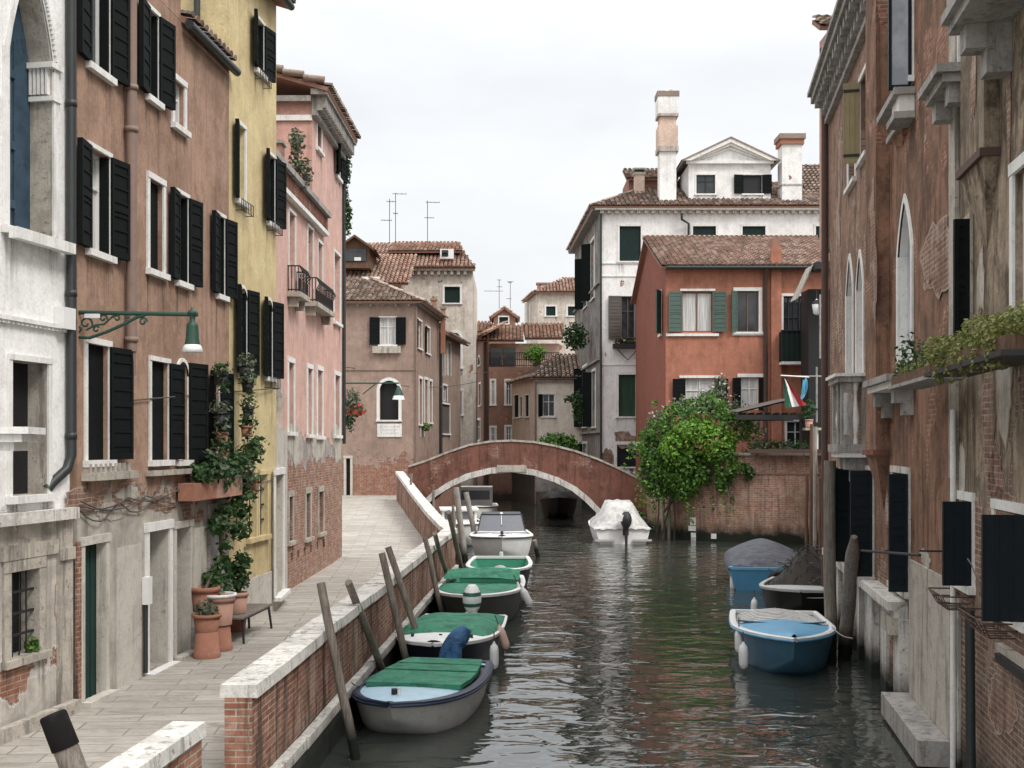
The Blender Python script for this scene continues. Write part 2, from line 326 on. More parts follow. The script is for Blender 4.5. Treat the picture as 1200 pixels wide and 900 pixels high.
def sweld(o):
    import bmesh
    b=bmesh.new(); b.from_mesh(o.data); bmesh.ops.remove_doubles(b,verts=b.verts,dist=.0008); bmesh.ops.recalc_face_normals(b,faces=b.faces); b.to_mesh(o.data); b.free(); return o
def tag(o,label=None,cat=None,group=None,kind=None):
    if label: o['label']=label
    if cat: o['category']=cat
    if group: o['group']=group
    if kind: o['kind']=kind
    return o
def root(name,label,cat,loc,group=None,rz=0):
    o=bpy.data.objects.new(name,None); COL.objects.link(o); o.location=loc; o.rotation_euler=(0,0,rz); o.empty_display_size=.2
    ORG[o.name]=V(loc); return tag(o,label,cat,group)
def P(px,py,Y): return V(((px-CX)*Y/F,Y,H+(HY-py)*Y/F))
def PW(px,py,z=0.0):   # point where pixel ray meets height z
    Y=F*(H-z)/(py-HY); return V(((px-CX)*Y/F,Y,z))
UP=V((0,0,1))
class Fac:
    """wall plane seen from the canal: A = screen left, B = screen right"""
    def __init__(s,A,B,flip=False):
        s.A=V((*A,0)); s.B=V((*B,0)); s.d=(s.B-s.A).normalized(); s.L=(s.B-s.A).length
        s.n=V((s.d.y,-s.d.x,0))
        if s.n.dot(-s.A)<0: s.n=-s.n
        if flip: s.n=-s.n
        s.holes=[]
    def hit(s,px):
        r=V(((px-CX)/F,1,0)); den=r.x*s.d.y-r.y*s.d.x; t=(s.A.x*s.d.y-s.A.y*s.d.x)/den; return r*t
    def u(s,px): return (s.hit(px)-s.A).dot(s.d)
    def z(s,px,py): return H+(HY-py)*s.hit(px).y/F
    def pt(s,u,w,z): return s.A+s.d*u+s.n*w+UP*z
    def box(s,mb,u0,u1,w0,w1,z0,z1,mat): mb.box(s.A,s.d,s.n,UP,(u0,w0,z0),(u1,w1,z1),mat)
def archpts(u0,u1,zs,zt,kind,n=7):
    uc=(u0+u1)/2; hw=(u1-u0)/2; L=[]
    for i in range(n+1):
        t=i/n
        if kind=='round': a=t*math.pi/2; L.append((u0+hw*(1-math.cos(a)),zs+(zt-zs)*math.sin(a)))
        else: L.append((u0+hw*(t**1.0),zs+(zt-zs)*(math.sin(t*math.pi/2)**.8*.8+.2*t**2)))
    return L+[(2*uc-a,b) for a,b in L[::-1][1:]]
def wallface(mb,f,z0,z1,mat,depth=.22,u0=0,u1=None,top=None,revmat=None):
    u1=f.L if u1 is None else u1
    hs=[h for h in f.holes]
    us=sorted({u0,u1,*[max(u0,min(u1,h[0])) for h in hs],*[max(u0,min(u1,h[1])) for h in hs]}); zs=sorted({z0,z1,*[max(z0,min(z1,h[2])) for h in hs],*[max(z0,min(z1,h[3])) for h in hs]})
    for i in range(len(us)-1):
        run=None
        for j in range(len(zs)-1):
            a,b,c,d=us[i],us[i+1],zs[j],zs[j+1]
            um,zm=(a+b)/2,(c+d)/2
            if any(h[0]<um<h[1] and h[2]<zm<h[3] for h in hs): continue
            mb.face([f.pt(a,0,c),f.pt(b,0,c),f.pt(b,0,d),f.pt(a,0,d)],mat)
    rm=revmat or mat
    for h in hs:
        a,b,c,d=h[:4]; dp=h[4]; k=h[5]; r=h[6] or rm
        if k:
            zsp=d-h[7]; ap=archpts(a,b,zsp,d,k)
            n=len(ap)//2
            for i in range(n): mb.face([f.pt(a,0,d),f.pt(*((ap[i+1][0],0,ap[i+1][1]))),f.pt(ap[i][0],0,ap[i][1])],mat)
            for i in range(n,len(ap)-1): mb.face([f.pt(b,0,d),f.pt(ap[i+1][0],0,ap[i+1][1]),f.pt(ap[i][0],0,ap[i][1])],mat)
            for i in range(len(ap)-1): mb.face([f.pt(ap[i][0],0,ap[i][1]),f.pt(ap[i+1][0],0,ap[i+1][1]),f.pt(ap[i+1][0],-dp,ap[i+1][1]),f.pt(ap[i][0],-dp,ap[i][1])],r)
            top=zsp
        else:
            top=d; mb.face([f.pt(a,0,d),f.pt(b,0,d),f.pt(b,-dp,d),f.pt(a,-dp,d)],r)
        mb.face([f.pt(a,0,c),f.pt(a,-dp,c),f.pt(a,-dp,top),f.pt(a,0,top)],r); mb.face([f.pt(b,0,c),f.pt(b,0,top),f.pt(b,-dp,top),f.pt(b,-dp,c)],r)
        mb.face([f.pt(a,0,c),f.pt(b,0,c),f.pt(b,-dp,c),f.pt(a,-dp,c)],r)
def shutter(f,hu,w,z0,z1,ang,side,parent,mat='shutter',slats=True,name='shutter',arch=False,off=.03,label=None):
    """hinged panel: side -1 hinge at left jamb, +1 at right; ang 180 = folded flat on wall"""
    mb=MB(); a=R(ang); ex=(f.d*(-side)*math.cos(a)+f.n*math.sin(a)).normalized(); ey=(f.n*math.cos(a)+f.d*side*math.sin(a)).normalized()
    o=f.pt(hu,off,0); t=.04
    mb.box(o,ex,ey,UP,(0,-t/2,z0),(w,t/2,z1),mat)
    fr=.05
    if not slats:
        for i in range(4):
            x=w*(i+.0)/3.0; mb.box(o,ex,ey,UP,(max(0,x-.012),t/2,z0),(min(w,x+.012),t/2+.01,z1),mat); mb.box(o,ex,ey,UP,(max(0,x-.012),-t/2-.01,z0),(min(w,x+.012),-t/2,z1),mat)
        for zz in (z0+.12,z1-.18): mb.box(o,ex,ey,UP,(0,-t/2-.02,zz),(w,-t/2-.011,zz+.05),'iron')
    if slats:
        for s_ in (-1,1):
            y0,y1=(t/2,t/2+.014) if s_>0 else (-t/2-.014,-t/2)
            for x0,x1,c,d in ((0,fr,z0,z1),(w-fr,w,z0,z1),(fr,w-fr,z0,z0+.09),(fr,w-fr,z1-.08,z1),(fr,w-fr,(z0+z1)/2-.04,(z0+z1)/2+.04)): mb.box(o,ex,ey,UP,(x0,y0,c),(x1,y1,d),mat)
            n=max(3,int((z1-z0)/.19)); 
            for i in range(1,n):
                zz=z0+(z1-z0)*i/n
                mb.box(o,ex,ey,UP,(fr,y0*.98,zz-.014),(w-fr,y1*.95,zz+.014),mat)
    ob=mb.build(name,parent)
    if label: ob['label']=label
    return ob
def win(h,f,x0,x1,yt,yb,pane='glass',shL=None,shR=None,trim=.09,tmat='stonew',sill=True,arch=None,dp=.2,frame='white_paint',mull=1,sw=None,smat='shutter',rmat=None,top=True,xm=None,name='window',zpx=None,bars=False,trans=1,sillw=None,plabel=None,slabel=None,u=None,z=None,spring=None,slat=True,inner=False):
    xc=zpx if zpx is not None else (x0+x1)/2
    u0,u1=(f.u(x0),f.u(x1)) if u is None else u
    zt,zb=(f.z(xc,yt),f.z(xc,yb)) if z is None else z
    ah=(u1-u0)/2*(1.0 if arch=='round' else 1.5) if arch else 0
    if spring: ah=spring
    f.holes.append((u0,u1,zb,zt,dp,arch,rmat,ah))
    mb=MB(); f.box(mb,u0-.02,u1+.02,-dp-.06,-dp,zb-.02,zt+.02,pane); w=mb.build(name,h)
    if plabel: w['label']=plabel
    if frame:
        mb=MB(); a,b=-dp,-dp+.05; t=.05
        for q in ((u0,u0+t,zb,zt),(u1-t,u1,zb,zt),(u0+t,u1-t,zb,zb+t),(u0+t,u1-t,zt-t,zt)): f.box(mb,q[0],q[1],a,b,q[2],q[3],frame)
        for i in range(1,mull+1):
            uu=u0+(u1-u0)*i/(mull+1); f.box(mb,uu-.025,uu+.025,a,b,zb+t,zt-t,frame)
        if trans:
            zz=zb+(zt-zb)*.66; f.box(mb,u0+t,u1-t,a,b-.01,zz-.018,zz+.018,frame)
        mb.build('frame',w)
    if bars:
        mb=MB(); n=max(3,int((u1-u0)/.13))
        for i in range(1,n):
            uu=u0+(u1-u0)*i/n; mb.tube([f.pt(uu,-.06,zb),f.pt(uu,-.06,zt)],.011,'iron',6)
        for i in range(1,4):
            zz=zb+(zt-zb)*i/4; f.box(mb,u0,u1,-.07,-.045,zz-.015,zz+.015,'iron')
        mb.build('grille',w)
    if trim:
        mb=MB(); p0,p1=.002,.03
        if arch:
            zs=zt-ah; f.box(mb,u0-trim,u0,p0,p1,zb,zs,tmat); f.box(mb,u1,u1+trim,p0,p1,zb,zs,tmat)
            ap=archpts(u0,u1,zs,zt,arch); uc=(u0+u1)/2; k=1+trim/((u1-u0)/2); op=[(uc+(a-uc)*k,zs+(b-zs)*(1+trim/ah)) for a,b in ap]
            for i in range(len(ap)-1):
                q=[ap[i],ap[i+1],op[i+1],op[i]]
                mb.face([f.pt(a,p1,b) for a,b in q],tmat); mb.face([f.pt(op[i][0],p0,op[i][1]),f.pt(op[i+1][0],p0,op[i+1][1]),f.pt(op[i+1][0],p1,op[i+1][1]),f.pt(op[i][0],p1,op[i][1])],tmat)
        else:
            f.box(mb,u0-trim,u0,p0,p1,zb,zt,tmat); f.box(mb,u1,u1+trim,p0,p1,zb,zt,tmat)
            if top: f.box(mb,u0-trim,u1+trim,p0,p1+.01,zt,zt+trim,tmat)
        mb.build('surround',w)
    if sill:
        mb=MB(); e=sillw if sillw is not None else trim+.03; f.box(mb,u0-e,u1+e,.003,.09,zb-.09,zb-.002,tmat); mb.build('sill',w)
    W_=sw or (u1-u0)/2
    if sill and trim:
        e=trim+.03
        for a_,b_ in ((u0-e,u0-e+.02+.35*(u1-u0)),(u1+e-.02-.3*(u1-u0),u1+e)):
            mb=MB(); l=RND.uniform(.35,1.1)*min(1.4,max(.6,(zt-zb)))
            mb.face([f.pt(a_,.004,zb-.09-l),f.pt(b_,.004,zb-.09-l),f.pt(b_,.004,zb-.07),f.pt(a_,.004,zb-.07)],'drip',uv=[(0,0),(1,0),(1,1),(0,1)]); mb.build('drip_stain',w)
    if inner:
        mb=MB(); f.box(mb,u1-.05,u1-.003,-dp+.055,.012,zb+.01,zt-.02,smat); mb.build('inner_leaf',w)
    if shL is not None: shutter(f,u0,W_,zb,zt,shL,-1,w,smat,label=slabel,slats=slat)
    if shR is not None: shutter(f,u1,W_,zb,zt,shR,1,w,smat,label=slabel,slats=slat)
    return w
def door(h,f,x0,x1,yt,yb,mat='greendoor',dp=.25,trim=.14,tmat='doorstone',xc=None,u=None,z=None,label=None,open_=False,rmat='doorstone',panels=True):
    xc=xc or (x0+x1)/2
    u0,u1=(f.u(x0),f.u(x1)) if u is None else u
    zt,zb=(f.z(xc,yt),f.z(xc,yb)) if z is None else z
    f.holes.append((u0,u1,zb,zt,dp,None,rmat,0))
    mb=MB(); f.box(mb,u0-.02,u1+.02,-dp-.06,-dp,zb-.02,zt+.02,mat)
    if panels:
        n=4
        for i in range(n+1):
            uu=u0+(u1-u0)*i/n; f.box(mb,uu-.012,uu+.012,-dp,-dp+.012,zb,zt,mat)
    d=mb.build('door',h)
    if label: d['label']=label
    mb=MB()
    mb.lathe(f.pt(u0+.12*(u1-u0)+.05,-dp+.03,zb+1.0),[(.03,-.03),(.035,0),(.03,.03)],'iron',8); mb.build('handle',d)
    if trim:
        mb=MB(); f.box(mb,u0-trim,u0,.002,.035,zb,zt,tmat); f.box(mb,u1,u1+trim,.002,.035,zb,zt,tmat); f.box(mb,u0-trim-.02,u1+trim+.02,.002,.05,zt,zt+trim*1.1,tmat)
        f.box(mb,u0-trim,u1+trim,.0,.16,zb-.02,zb+.05,tmat)
        mb.build('surround',d)
    return d
def tiles(mb,poly,mat='tile',pitch=.21,row=.36,lift_=.035,base=True,seed=1):
    """pantiles over planar polygon; poly[0]->poly[1] is the eave"""
    poly=[V(p) for p in poly]; eu=(poly[1]-poly[0]).normalized(); nn=(poly[1]-poly[0]).cross(poly[-1]-poly[0]).normalized()
    if nn.z<0: nn=-nn
    ev=nn.cross(eu).normalized()
    if ev.dot(poly[-1]-poly[0])<0: ev=-ev
    Q=[((p-poly[0]).dot(eu),(p-poly[0]).dot(ev)) for p in poly]
    if base:
        top=[p for p in poly]; bot=[p-nn*.1 for p in poly]
        fl=(top[1]-top[0]).cross(top[-1]-top[0]).z<0
        mb.face(top[::-1] if fl else top,'tilegap'); mb.face(bot if fl else bot[::-1],'chimred')
        for i in range(len(top)):
            j=(i+1)%len(top); mb.face([top[i],bot[i],bot[j],top[j]],'chimred')
    def inside(x,y):
        c=False; n=len(Q)
        for i in range(n):
            x0,y0=Q[i]; x1,y1=Q[(i+1)%n]
            if (y0>y)!=(y1>y) and x<(x1-x0)*(y-y0)/(y1-y0)+x0: c=not c
        return c
    rr=random.Random(seed); xs=[q[0] for q in Q]; ys=[q[1] for q in Q]
    k=int(min(xs)/pitch)-1
    while k*pitch<max(xs):
        x=k*pitch+pitch/2; r=int(min(ys)/row)
        while r*row<max(ys):
            y=r*row
            if inside(x,y+row*.5) or inside(x,y+row*.15):
                y0=y-.06; y1=y+row; j=rr.uniform(-.012,.012); l=rr.uniform(0,.012)
                w0=pitch*.40; w1=pitch*.30; lift=lift_*1.3; rows=[]
                for yy,w,hh in ((y0,w0,lift+.02+l),(y1,w1,lift*.2)):
                    rows.append([poly[0]+eu*(x+j+w*math.cos(a)*1.15)+ev*yy+nn*(hh+w*math.sin(a)*1.05) for a in (0,math.pi/4,math.pi/2,3*math.pi/4,math.pi)])
                uvv=(round(x*7.31,3),round(y*3.17+seed,3))
                for q in range(4): mb.face([rows[0][q+1],rows[0][q],rows[1][q],rows[1][q+1]],mat,uv=uvv,smooth=True)
                mb.face(rows[0],'dark' if False else mat,uv=uvv)
            r+=1
        k+=1
def gut(f,u0,u1,z,w=.34,mb=None,mat='pipe'):
    mb.tube([f.pt(u0,w,z),f.pt(u1,w,z)],.07,mat,8)
def leaves(mb,c,rad,n,size,mat,rr,shell=.55,droop=.3,box=None):
    c=V(c)
    for i in range(n):
        while True:
            d=V((rr.uniform(-1,1),rr.uniform(-1,1),rr.uniform(-1,1)))
            if .05<d.length<=1: break
        q=d.normalized()*(shell+(1-shell)*rr.random())
        p=c+V((q.x*rad[0],q.y*rad[1],q.z*rad[2]))
        leaf(mb,p,size*rr.uniform(.6,1.25),mat,rr,q)
def leaf(mb,p,s,mat,rr,out=None):
    a=V((rr.gauss(0,1),rr.gauss(0,1),rr.gauss(0,.7))).normalized()
    n=V((rr.gauss(0,.6),rr.gauss(0,.6),rr.gauss(.4,.6)))
    if out is not None: n=n+out*.8
    n=n.normalized(); b=n.cross(a)
    if b.length<.1: return
    b=b.normalized(); a=b.cross(n)
    uv=(rr.random(),rr.random())
    p0=p-a*s*.5; p2=p+a*s*.5; p1=p+b*s*.32+n*s*.07; p3=p-b*s*.32+n*s*.07
    mb.face([p0,p1,p2],mat,uv=uv); mb.face([p0,p2,p3],mat,uv=uv)

def patch(h,f,px,py,rx,ry,mat='brickpatch',seed=1,rim='plasterrim',w=0.0):
    """plaster fallen away: ragged sheet of brick on the wall plane with a broken plaster edge"""
    r_=random.Random(seed); uc,zc=f.u(px),f.z(px,py); n=34; ph=[r_.uniform(0,6) for _ in range(5)]
    def ring(k): 
        o=[]
        for i in range(n):
            a=2*math.pi*i/n; q=1+.16*math.sin(2*a+ph[0])+.12*math.sin(3*a+ph[1])+.09*math.sin(7*a+ph[2])+.06*math.sin(13*a+ph[3])
            o.append((uc+math.cos(a)*rx*q*k,zc+math.sin(a)*ry*q*k))
        return o
    mb=MB(); A=ring(1.0); B=ring(.93)
    mb.face([f.pt(u,w+.006,z) for u,z in A][::1],rim); mb.face([f.pt(u,w+.010,z) for u,z in B],mat)
    o=mb.build('exposed_brick',h); return o
M['brickpatch']=brickmat('bare_patch_brick',(.26,.14,.10),(.42,.28,.21),(.46,.40,.34),grime=.4,wet=False,patch=.5)
M['plasterrim']=paint('broken_plaster_edge',(.42,.32,.26),.95,sp=.05)
M['patchgrey']=stone('bare_render_patch',(.50,.46,.40),.7,wet=False)

def tarp(name,c,c2,fold=.06):
    m=N(name); n1=m.noise(1.6,4,.6,m.map((1.2,3.2,1)),1.5); n2=m.noise(7,5,.7); n3=m.noise(3.0,6,.75)
    col=m.mix(m.ramp(n3,.44,.6),c,mul(c,.6)); col=m.mix(m.math('MULTIPLY',m.ramp(n2,.52,.66),.45),col,c2)
    return m.fin(col,.7,m.bump(m.math('ADD',n1,m.math('MULTIPLY',n2,.12)),1.0,fold),spec=.25)

m=N('drip_stain'); m.fin((.055,.045,.035),.95,spec=.05)
uvn=m.n('ShaderNodeUVMap',uv_map='UVMap'); sx=m.n('ShaderNodeSeparateXYZ'); m.l(uvn.outputs[0],sx.inputs[0])
al=m.ramp(m.noise(1.0,5,.7,m.map((16,16,.7))),.46,.62); edge=m.math('MULTIPLY',m.math('MULTIPLY',sx.outputs[0],m.math('SUBTRACT',1.0,sx.outputs[0])),4.0,True)
al=m.math('MULTIPLY',m.math('MULTIPLY',al,edge),m.math('MULTIPLY',m.math('POWER',sx.outputs[1],1.3),.6)); m.l(al,m.b.inputs['Alpha']); M['drip']=m.m
# ================= setting =================
WL=.25; KB=(H-WL)/H   # water level; boats were measured off it
mb=MB(); mb.face([(-400,-60,WL),(400,-60,WL),(400,700,WL),(-400,700,WL)],'water'); tag(mb.build('water'),kind='structure')
mb=MB(); mb.face([(-400,-60,-2.2),(400,-60,-2.2),(400,700,-2.2),(-400,700,-2.2)],'quay'); tag(mb.build('canal_bed'),kind='structure')
E=[(-2.62,3),(-2.62,9.9),(-2.6,11.6),(-2.5,13.5),(-2.4,16),(-2.2,20),(-1.95,26),(-1.6,33),(-2.35,37),(-3.35,43),(-4.3,49),(-5.15,54.3)]
def gz(y): return .9 if y<35 else (.9+(y-35)/19.3*.75 if y<54.3 else 1.65)
mb=MB(); EE=E+[(-5.15,60)]
for (x0,y0),(x1,y1) in zip(EE[:-1],EE[1:]):
    mb.face([(-60,y0,gz(y0)),(x0-.05,y0,gz(y0)),(x1-.05,y1,gz(y1)),(-60,y1,gz(y1))],'paving')
mb.face([(-60,60,1.65),(-5.2,60,1.65),(-5.2,160,1.65),(-60,160,1.65)],'paving')
tag(mb.build('pavement'),kind='structure')
mb=MB(); mb.face([(7.2,56.5,1.0),(120,56.5,1.0),(120,200,1.0),(7.2,200,1.0)],'paving'); mb.face([(14,44,1.0),(120,44,1.0),(120,56.5,1.0),(14,56.5,1.0)],'paving'); tag(mb.build('ground'),kind='structure')
def offp(path,i,off):
    p=V(path[i]).to_2d() if False else V((path[i][0],path[i][1],0))
    a=V((*path[max(i-1,0)],0)); b=V((*path[min(i+1,len(path)-1)],0))
    t=(b-a).normalized(); n=V((-t.y,t.x,0)); return p+n*off
def ribbon(mb,path,o0,o1,z0,z1,mat,ends=True):
    """solid along a plan path between offsets o0..o1 (left of travel) with z0/z1 functions of y"""
    rows=[]
    for i in range(len(path)):
        a=offp(path,i,o0); b=offp(path,i,o1); y=path[i][1]
        rows.append((a+UP*z0(y),b+UP*z0(y),b+UP*z1(y),a+UP*z1(y)))
    for r,s in zip(rows[:-1],rows[1:]):
        for k in range(4):
            l=(k+1)%4; mb.face([r[k],r[l],s[l],s[k]],mat)
    if ends: mb.face(list(rows[0])[::-1],mat); mb.face(list(rows[-1]),mat)
def flipfix(o):
    import bmesh
    b=bmesh.new(); b.from_mesh(o.data); bmesh.ops.recalc_face_normals(b,faces=b.faces); b.to_mesh(o.data); b.free(); return o
def dens(path,step=.8):
    out=[path[0]]
    for (x0,y0),(x1,y1) in zip(path[:-1],path[1:]):
        n=max(1,int(math.hypot(x1-x0,y1-y0)/step))
        for i in range(1,n+1): out.append((x0+(x1-x0)*i/n,y0+(y1-y0)*i/n))
    return out
cw=root('canal_wall','long red brick canal wall with a white stone coping between walkway and moored boats','wall',(-2.6,11.6,0))
main=dens(E[2:8],1.2); diag=dens([(-1.6,33)]+E[8:],1.2); ptop=lambda y:1.74 if y<34 else 1.74+(y-34)/20*1.12
mb=MB(); ribbon(mb,main,.02,.30,lambda y:.85,lambda y:1.74,'quaybrick'); flipfix(mb.build('brick_parapet',cw))
mb=MB(); ribbon(mb,diag,.02,.30,lambda y:.6,ptop,'quaybrick'); flipfix(mb.build('brick_parapet',cw))
rr=random.Random(3)
def coping(mb,path,zf,w0=-.03,w1=.35,t=.13,step=1.15):
    P_=dens(path,step)
    for i in range(len(P_)-1):
        dz=rr.uniform(-.008,.008); a,b=P_[i],P_[i+1]
        q=[]
        for (p,k) in ((a,.006),(b,-.006)):
            j=P_.index(p); A_=offp(P_,j,w0-rr.uniform(0,.012)); B_=offp(P_,j,w1+rr.uniform(0,.012)); tt=(V((*b,0))-V((*a,0))).normalized()*k
            z=zf(p[1])+dz; q.append((A_+tt+UP*z,B_+tt+UP*z,B_+tt-(B_-A_)*.03+UP*(z+t),A_+tt+(B_-A_)*.03+UP*(z+t)))
        for k in range(4):
            l=(k+1)%4; mb.face([q[0][k],q[0][l],q[1][l],q[1][k]],'stone')
        mb.face(list(q[0])[::-1],'stone'); mb.face(list(q[1]),'stone')
mb=MB(); coping(mb,E[2:8],lambda y:1.742); flipfix(mb.build('coping',cw))
mb=MB(); coping(mb,[(-1.6,33)]+E[8:],lambda y:ptop(y)+.003); flipfix(mb.build('coping',cw))
mb=MB(); coping(mb,E[2:8],lambda y:.72,-.10,.02,.12,1.6); flipfix(mb.build('stone_ledge',cw))
mb=MB(); ribbon(mb,dens(E[:8],1.5),-.05,.6,lambda y:-1.2,lambda y:.83,'quay'); ribbon(mb,diag,-.05,.6,lambda y:-1.2,lambda y:gz(y)-.15,'quay'); flipfix(mb.build('quay_face',cw))
mb=MB(); mb.box((-2.6,12.95,0),V((0.074,.997,0)),V((1,0,0)),UP,(0,-.02,1.02),(.09,.035,1.5),'stone'); mb.build('stone_block',cw)
lw=root('parapet_wall','short brick parapet with thick white coping in the bottom left foreground','wall',(-2.64,9.9,.9))
p2=[(-2.80,8.0),(-2.64,9.88)]
mb=MB(); ribbon(mb,p2,.02,.24,lambda y:-.9,lambda y:1.80,'quaybrick'); flipfix(mb.build('brickwork',lw))
mb=MB(); coping(mb,p2,lambda y:1.803,-.02,.27,.12,1.4); flipfix(mb.build('coping',lw))
# ---- bridge ----
br=root('stone_bridge','low arched red brick bridge with white stone arch crossing the canal','bridge',(.5,55,0))
BL=(-5.05,54.4); BR=(6.25,54.0); bf=Fac(BL,BR)
def btop(px,y): return bf.z(px,y)
prof=[(478,548),(500,541),(525,531),(550,522.5),(575,518.5),(600,517.5),(625,519),(650,523.5),(675,530),(700,539),(725,550),(748,562)]
arc=[(490,604),(500,592),(512,581),(530,570),(550,561),(575,555),(600,553.5),(625,557),(650,565),(670,575),(685,587),(698,600),(702,612)]
W2=3.0
def B3(p,w): return bf.pt(bf.u(p[0]),w,bf.z(*p))
import bisect
def interp(L,x):
    if x<=L[0][0]: return L[0][1]
    if x>=L[-1][0]: return L[-1][1]
    for (a,b),(c,d) in zip(L[:-1],L[1:]):
        if a<=x<=c: return b+(d-b)*(x-a)/(c-a)
mb=MB(); xs=sorted({p[0] for p in prof}|{p[0] for p in arc if 478<p[0]<748}|set(range(480,748,8)))
for w in (0,-W2):
    for a,b in zip(xs[:-1],xs[1:]):
        la=interp(arc,a) if 490<=a<=702 else None; lb=interp(arc,b) if 490<=b<=702 else None
        if la and lb: mb.face([B3((a,la),w),B3((b,lb),w),B3((b,interp(prof,b)),w),B3((a,interp(prof,a)),w)],'bridge')
        else:
            g=bf.pt(bf.u(a),w,-1),bf.pt(bf.u(b),w,-1); mb.face([g[0],g[1],B3((b,interp(prof,b)),w),B3((a,interp(prof,a)),w)],'bridge')
for a,b in zip(arc[:-1],arc[1:]): mb.face([B3(a,0),B3(b,0),B3(b,-W2),B3(a,-W2)],'bridge')
for a in (arc[0],arc[-1]):
    g=bf.pt(bf.u(a[0]),0,-1),bf.pt(bf.u(a[0]),-W2,-1); mb.face([g[0],g[1],B3(a,-W2),B3(a,0)],'bridge')
# parapets have thickness; the deck lies .95 m lower between them
for w0,w1 in ((0,-.3),(-W2+.3,-W2)):
    for a,b in zip(xs[:-1],xs[1:]):
        pa,pb=B3((a,interp(prof,a)),0),B3((b,interp(prof,b)),0)
        q=[p+bf.n*w for p in (pa,pb) for w in (w0,w1)]
        mb.face([q[0],q[2],q[3],q[1]],'bridge')
        wi=w1 if w0==0 else w0
        mb.face([pa+bf.n*wi,pb+bf.n*wi,pb+bf.n*wi-UP*.95,pa+bf.n*wi-UP*.95],'bridge')
for a,b in zip(xs[:-1],xs[1:]):
    pa,pb=B3((a,interp(prof,a)),0)-UP*.95,B3((b,interp(prof,b)),0)-UP*.95
    mb.face([pa-bf.n*.3,pb-bf.n*.3,pb-bf.n*(W2-.3),pa-bf.n*(W2-.3)],'paving')
flipfix(mb.build('arch_wall',br))
for w in (.05,-W2+.35):
    mb=MB(); pr=dens([(p[0]*1.0,p[1]*1.0) for p in prof],16)
    for a,b in zip(pr[:-1],pr[1:]):
        pa,pb=bf.pt(bf.u(a[0]),w,bf.z(*a)),bf.pt(bf.u(b[0]),w,bf.z(*b))
        n=bf.n*-.4; q0=[pa,pa+n,pa+n+UP*.10,pa+UP*.10]; q1=[pb,pb+n,pb+n+UP*.10,pb+UP*.10]
        for k in range(4):
            l=(k+1)%4; mb.face([q0[k],q0[l],q1[l],q1[k]],'stoned')
        mb.face(q0,'stoned'); mb.face(q1,'stoned')
    flipfix(mb.build('coping',br))
mb=MB()
for a,b in zip(arc[:-1],arc[1:]):
    nn=7
    cx_,cy_=596,640
    def up(p,k):
        d=V((p[0]-cx_,p[1]-cy_)); return (p[0]+d.x/d.length*k,p[1]+d.y/d.length*k)
    q0=[B3(a,.06),B3(up(a,nn),.06),B3(up(a,nn),0),B3(a,-.15)]; q1=[B3(b,.06),B3(up(b,nn),.06),B3(up(b,nn),0),B3(b,-.15)]
    for k in range(4):
        l=(k+1)%4; mb.face([q0[k],q0[l],q1[l],q1[k]],'stone')
k0=B3((600,548),.1)
mb.box(k0,bf.d,bf.n,UP,(-.7,-.1,-.2),(.7,.02,.12),'stoned')
flipfix(mb.build('arch_ring',br))
# ================= left row of houses =================
def body(mb,f,back,z0,z1,mat,top=True,topmat='chimred'):
    """side and back walls behind a facade; back = depth"""
    a,b=f.pt(0,0,0),f.pt(f.L,0,0); c,d=f.pt(f.L,-back,0),f.pt(0,-back,0)
    for p,q in ((b,c),(c,d),(d,a)): mb.face([p+UP*z0,q+UP*z0,q+UP*z1,p+UP*z1],mat)
    if top: mb.face([f.pt(0,0,z1),f.pt(f.L,0,z1),f.pt(f.L,-back,z1),f.pt(0,-back,z1)],topmat)
def beltbox(h,f,u0,u1,z,t=.1,w=.08,mat='stonew',name='cornice',dent=0):
    mb=MB(); f.box(mb,u0,u1,.003,w,z-t,z,mat)
    if dent:
        u=u0
        while u<u1: f.box(mb,u,u+dent*.5,.003,w*.75,z-t*1.7,z-t-.002,mat); u+=dent
    return mb.build(name,h)
# --- white house ---
fw=Fac((-6.70,8.9),(-5.63,14.66)); hw=root('white_house','white plastered house with a blue gothic shutter at the left edge','house',(-6.7,8.9,.9))
WT=12.5
win(hw,fw,9,61,-42,273,pane='bluedoor',trim=.10,tmat='stonew',arch='gothic',dp=.30,frame=None,rmat='stoned',sill=True,zpx=35,spring=1.15,plabel='tall faded blue gothic shutter')
win(hw,fw,12.5,55,424,580,pane='dark',trim=.07,dp=.26,frame=None,rmat='stoned',sill=True)
win(hw,fw,11,44,668,768,pane='dark',trim=.14,tmat='stoned',dp=.22,frame=None,rmat='stoned',bars=True,sillw=.17)
# an extra pair of openings further left, outside the picture edge
win(hw,fw,-190,-90,424,620,pane='dark',trim=.07,dp=.26,frame=None,rmat='stoned',z=(5.2,3.6))
mb=MB(); wallface(mb,fw,.3,WT,'white'); body(mb,fw,9,.3,WT,'white'); mb.build('wall',hw)
z1=fw.z(40,376); z2=fw.z(40,598); z0b=fw.z(40,274)
beltbox(hw,fw,0,fw.L-.05,z1,.05,.07,dent=.09); 
mb=MB(); fw.box(mb,0,fw.L-.03,.003,.16,z2-.14,z2,'stone'); mb.build('ledge',hw); mb=MB(); fw.box(mb,fw.u(2),fw.u(72),.092,.2,z0b-.16,z0b-.03,'stonew'); mb.build('ledge',hw)
mb=MB(); u0=fw.u(66); fw.box(mb,u0,fw.L-.02,.003,.06,.9,z2-.15,'stoned'); fw.box(mb,u0-.02,fw.L-.02,.062,.1,z2-.65,z2-.5,'stoned')
fw.box(mb,fw.u(0),fw.u(66)-.02,.003,.05,fw.z(40,652),fw.z(40,640)+.05,'stoned'); fw.box(mb,0,fw.L-.02,.062,.18,.9,1.06,'stoned'); mb.build('pilaster',hw)
mb=MB(); uj=fw.u(61); ua=fw.u(41); zc=fw.z(50,75)
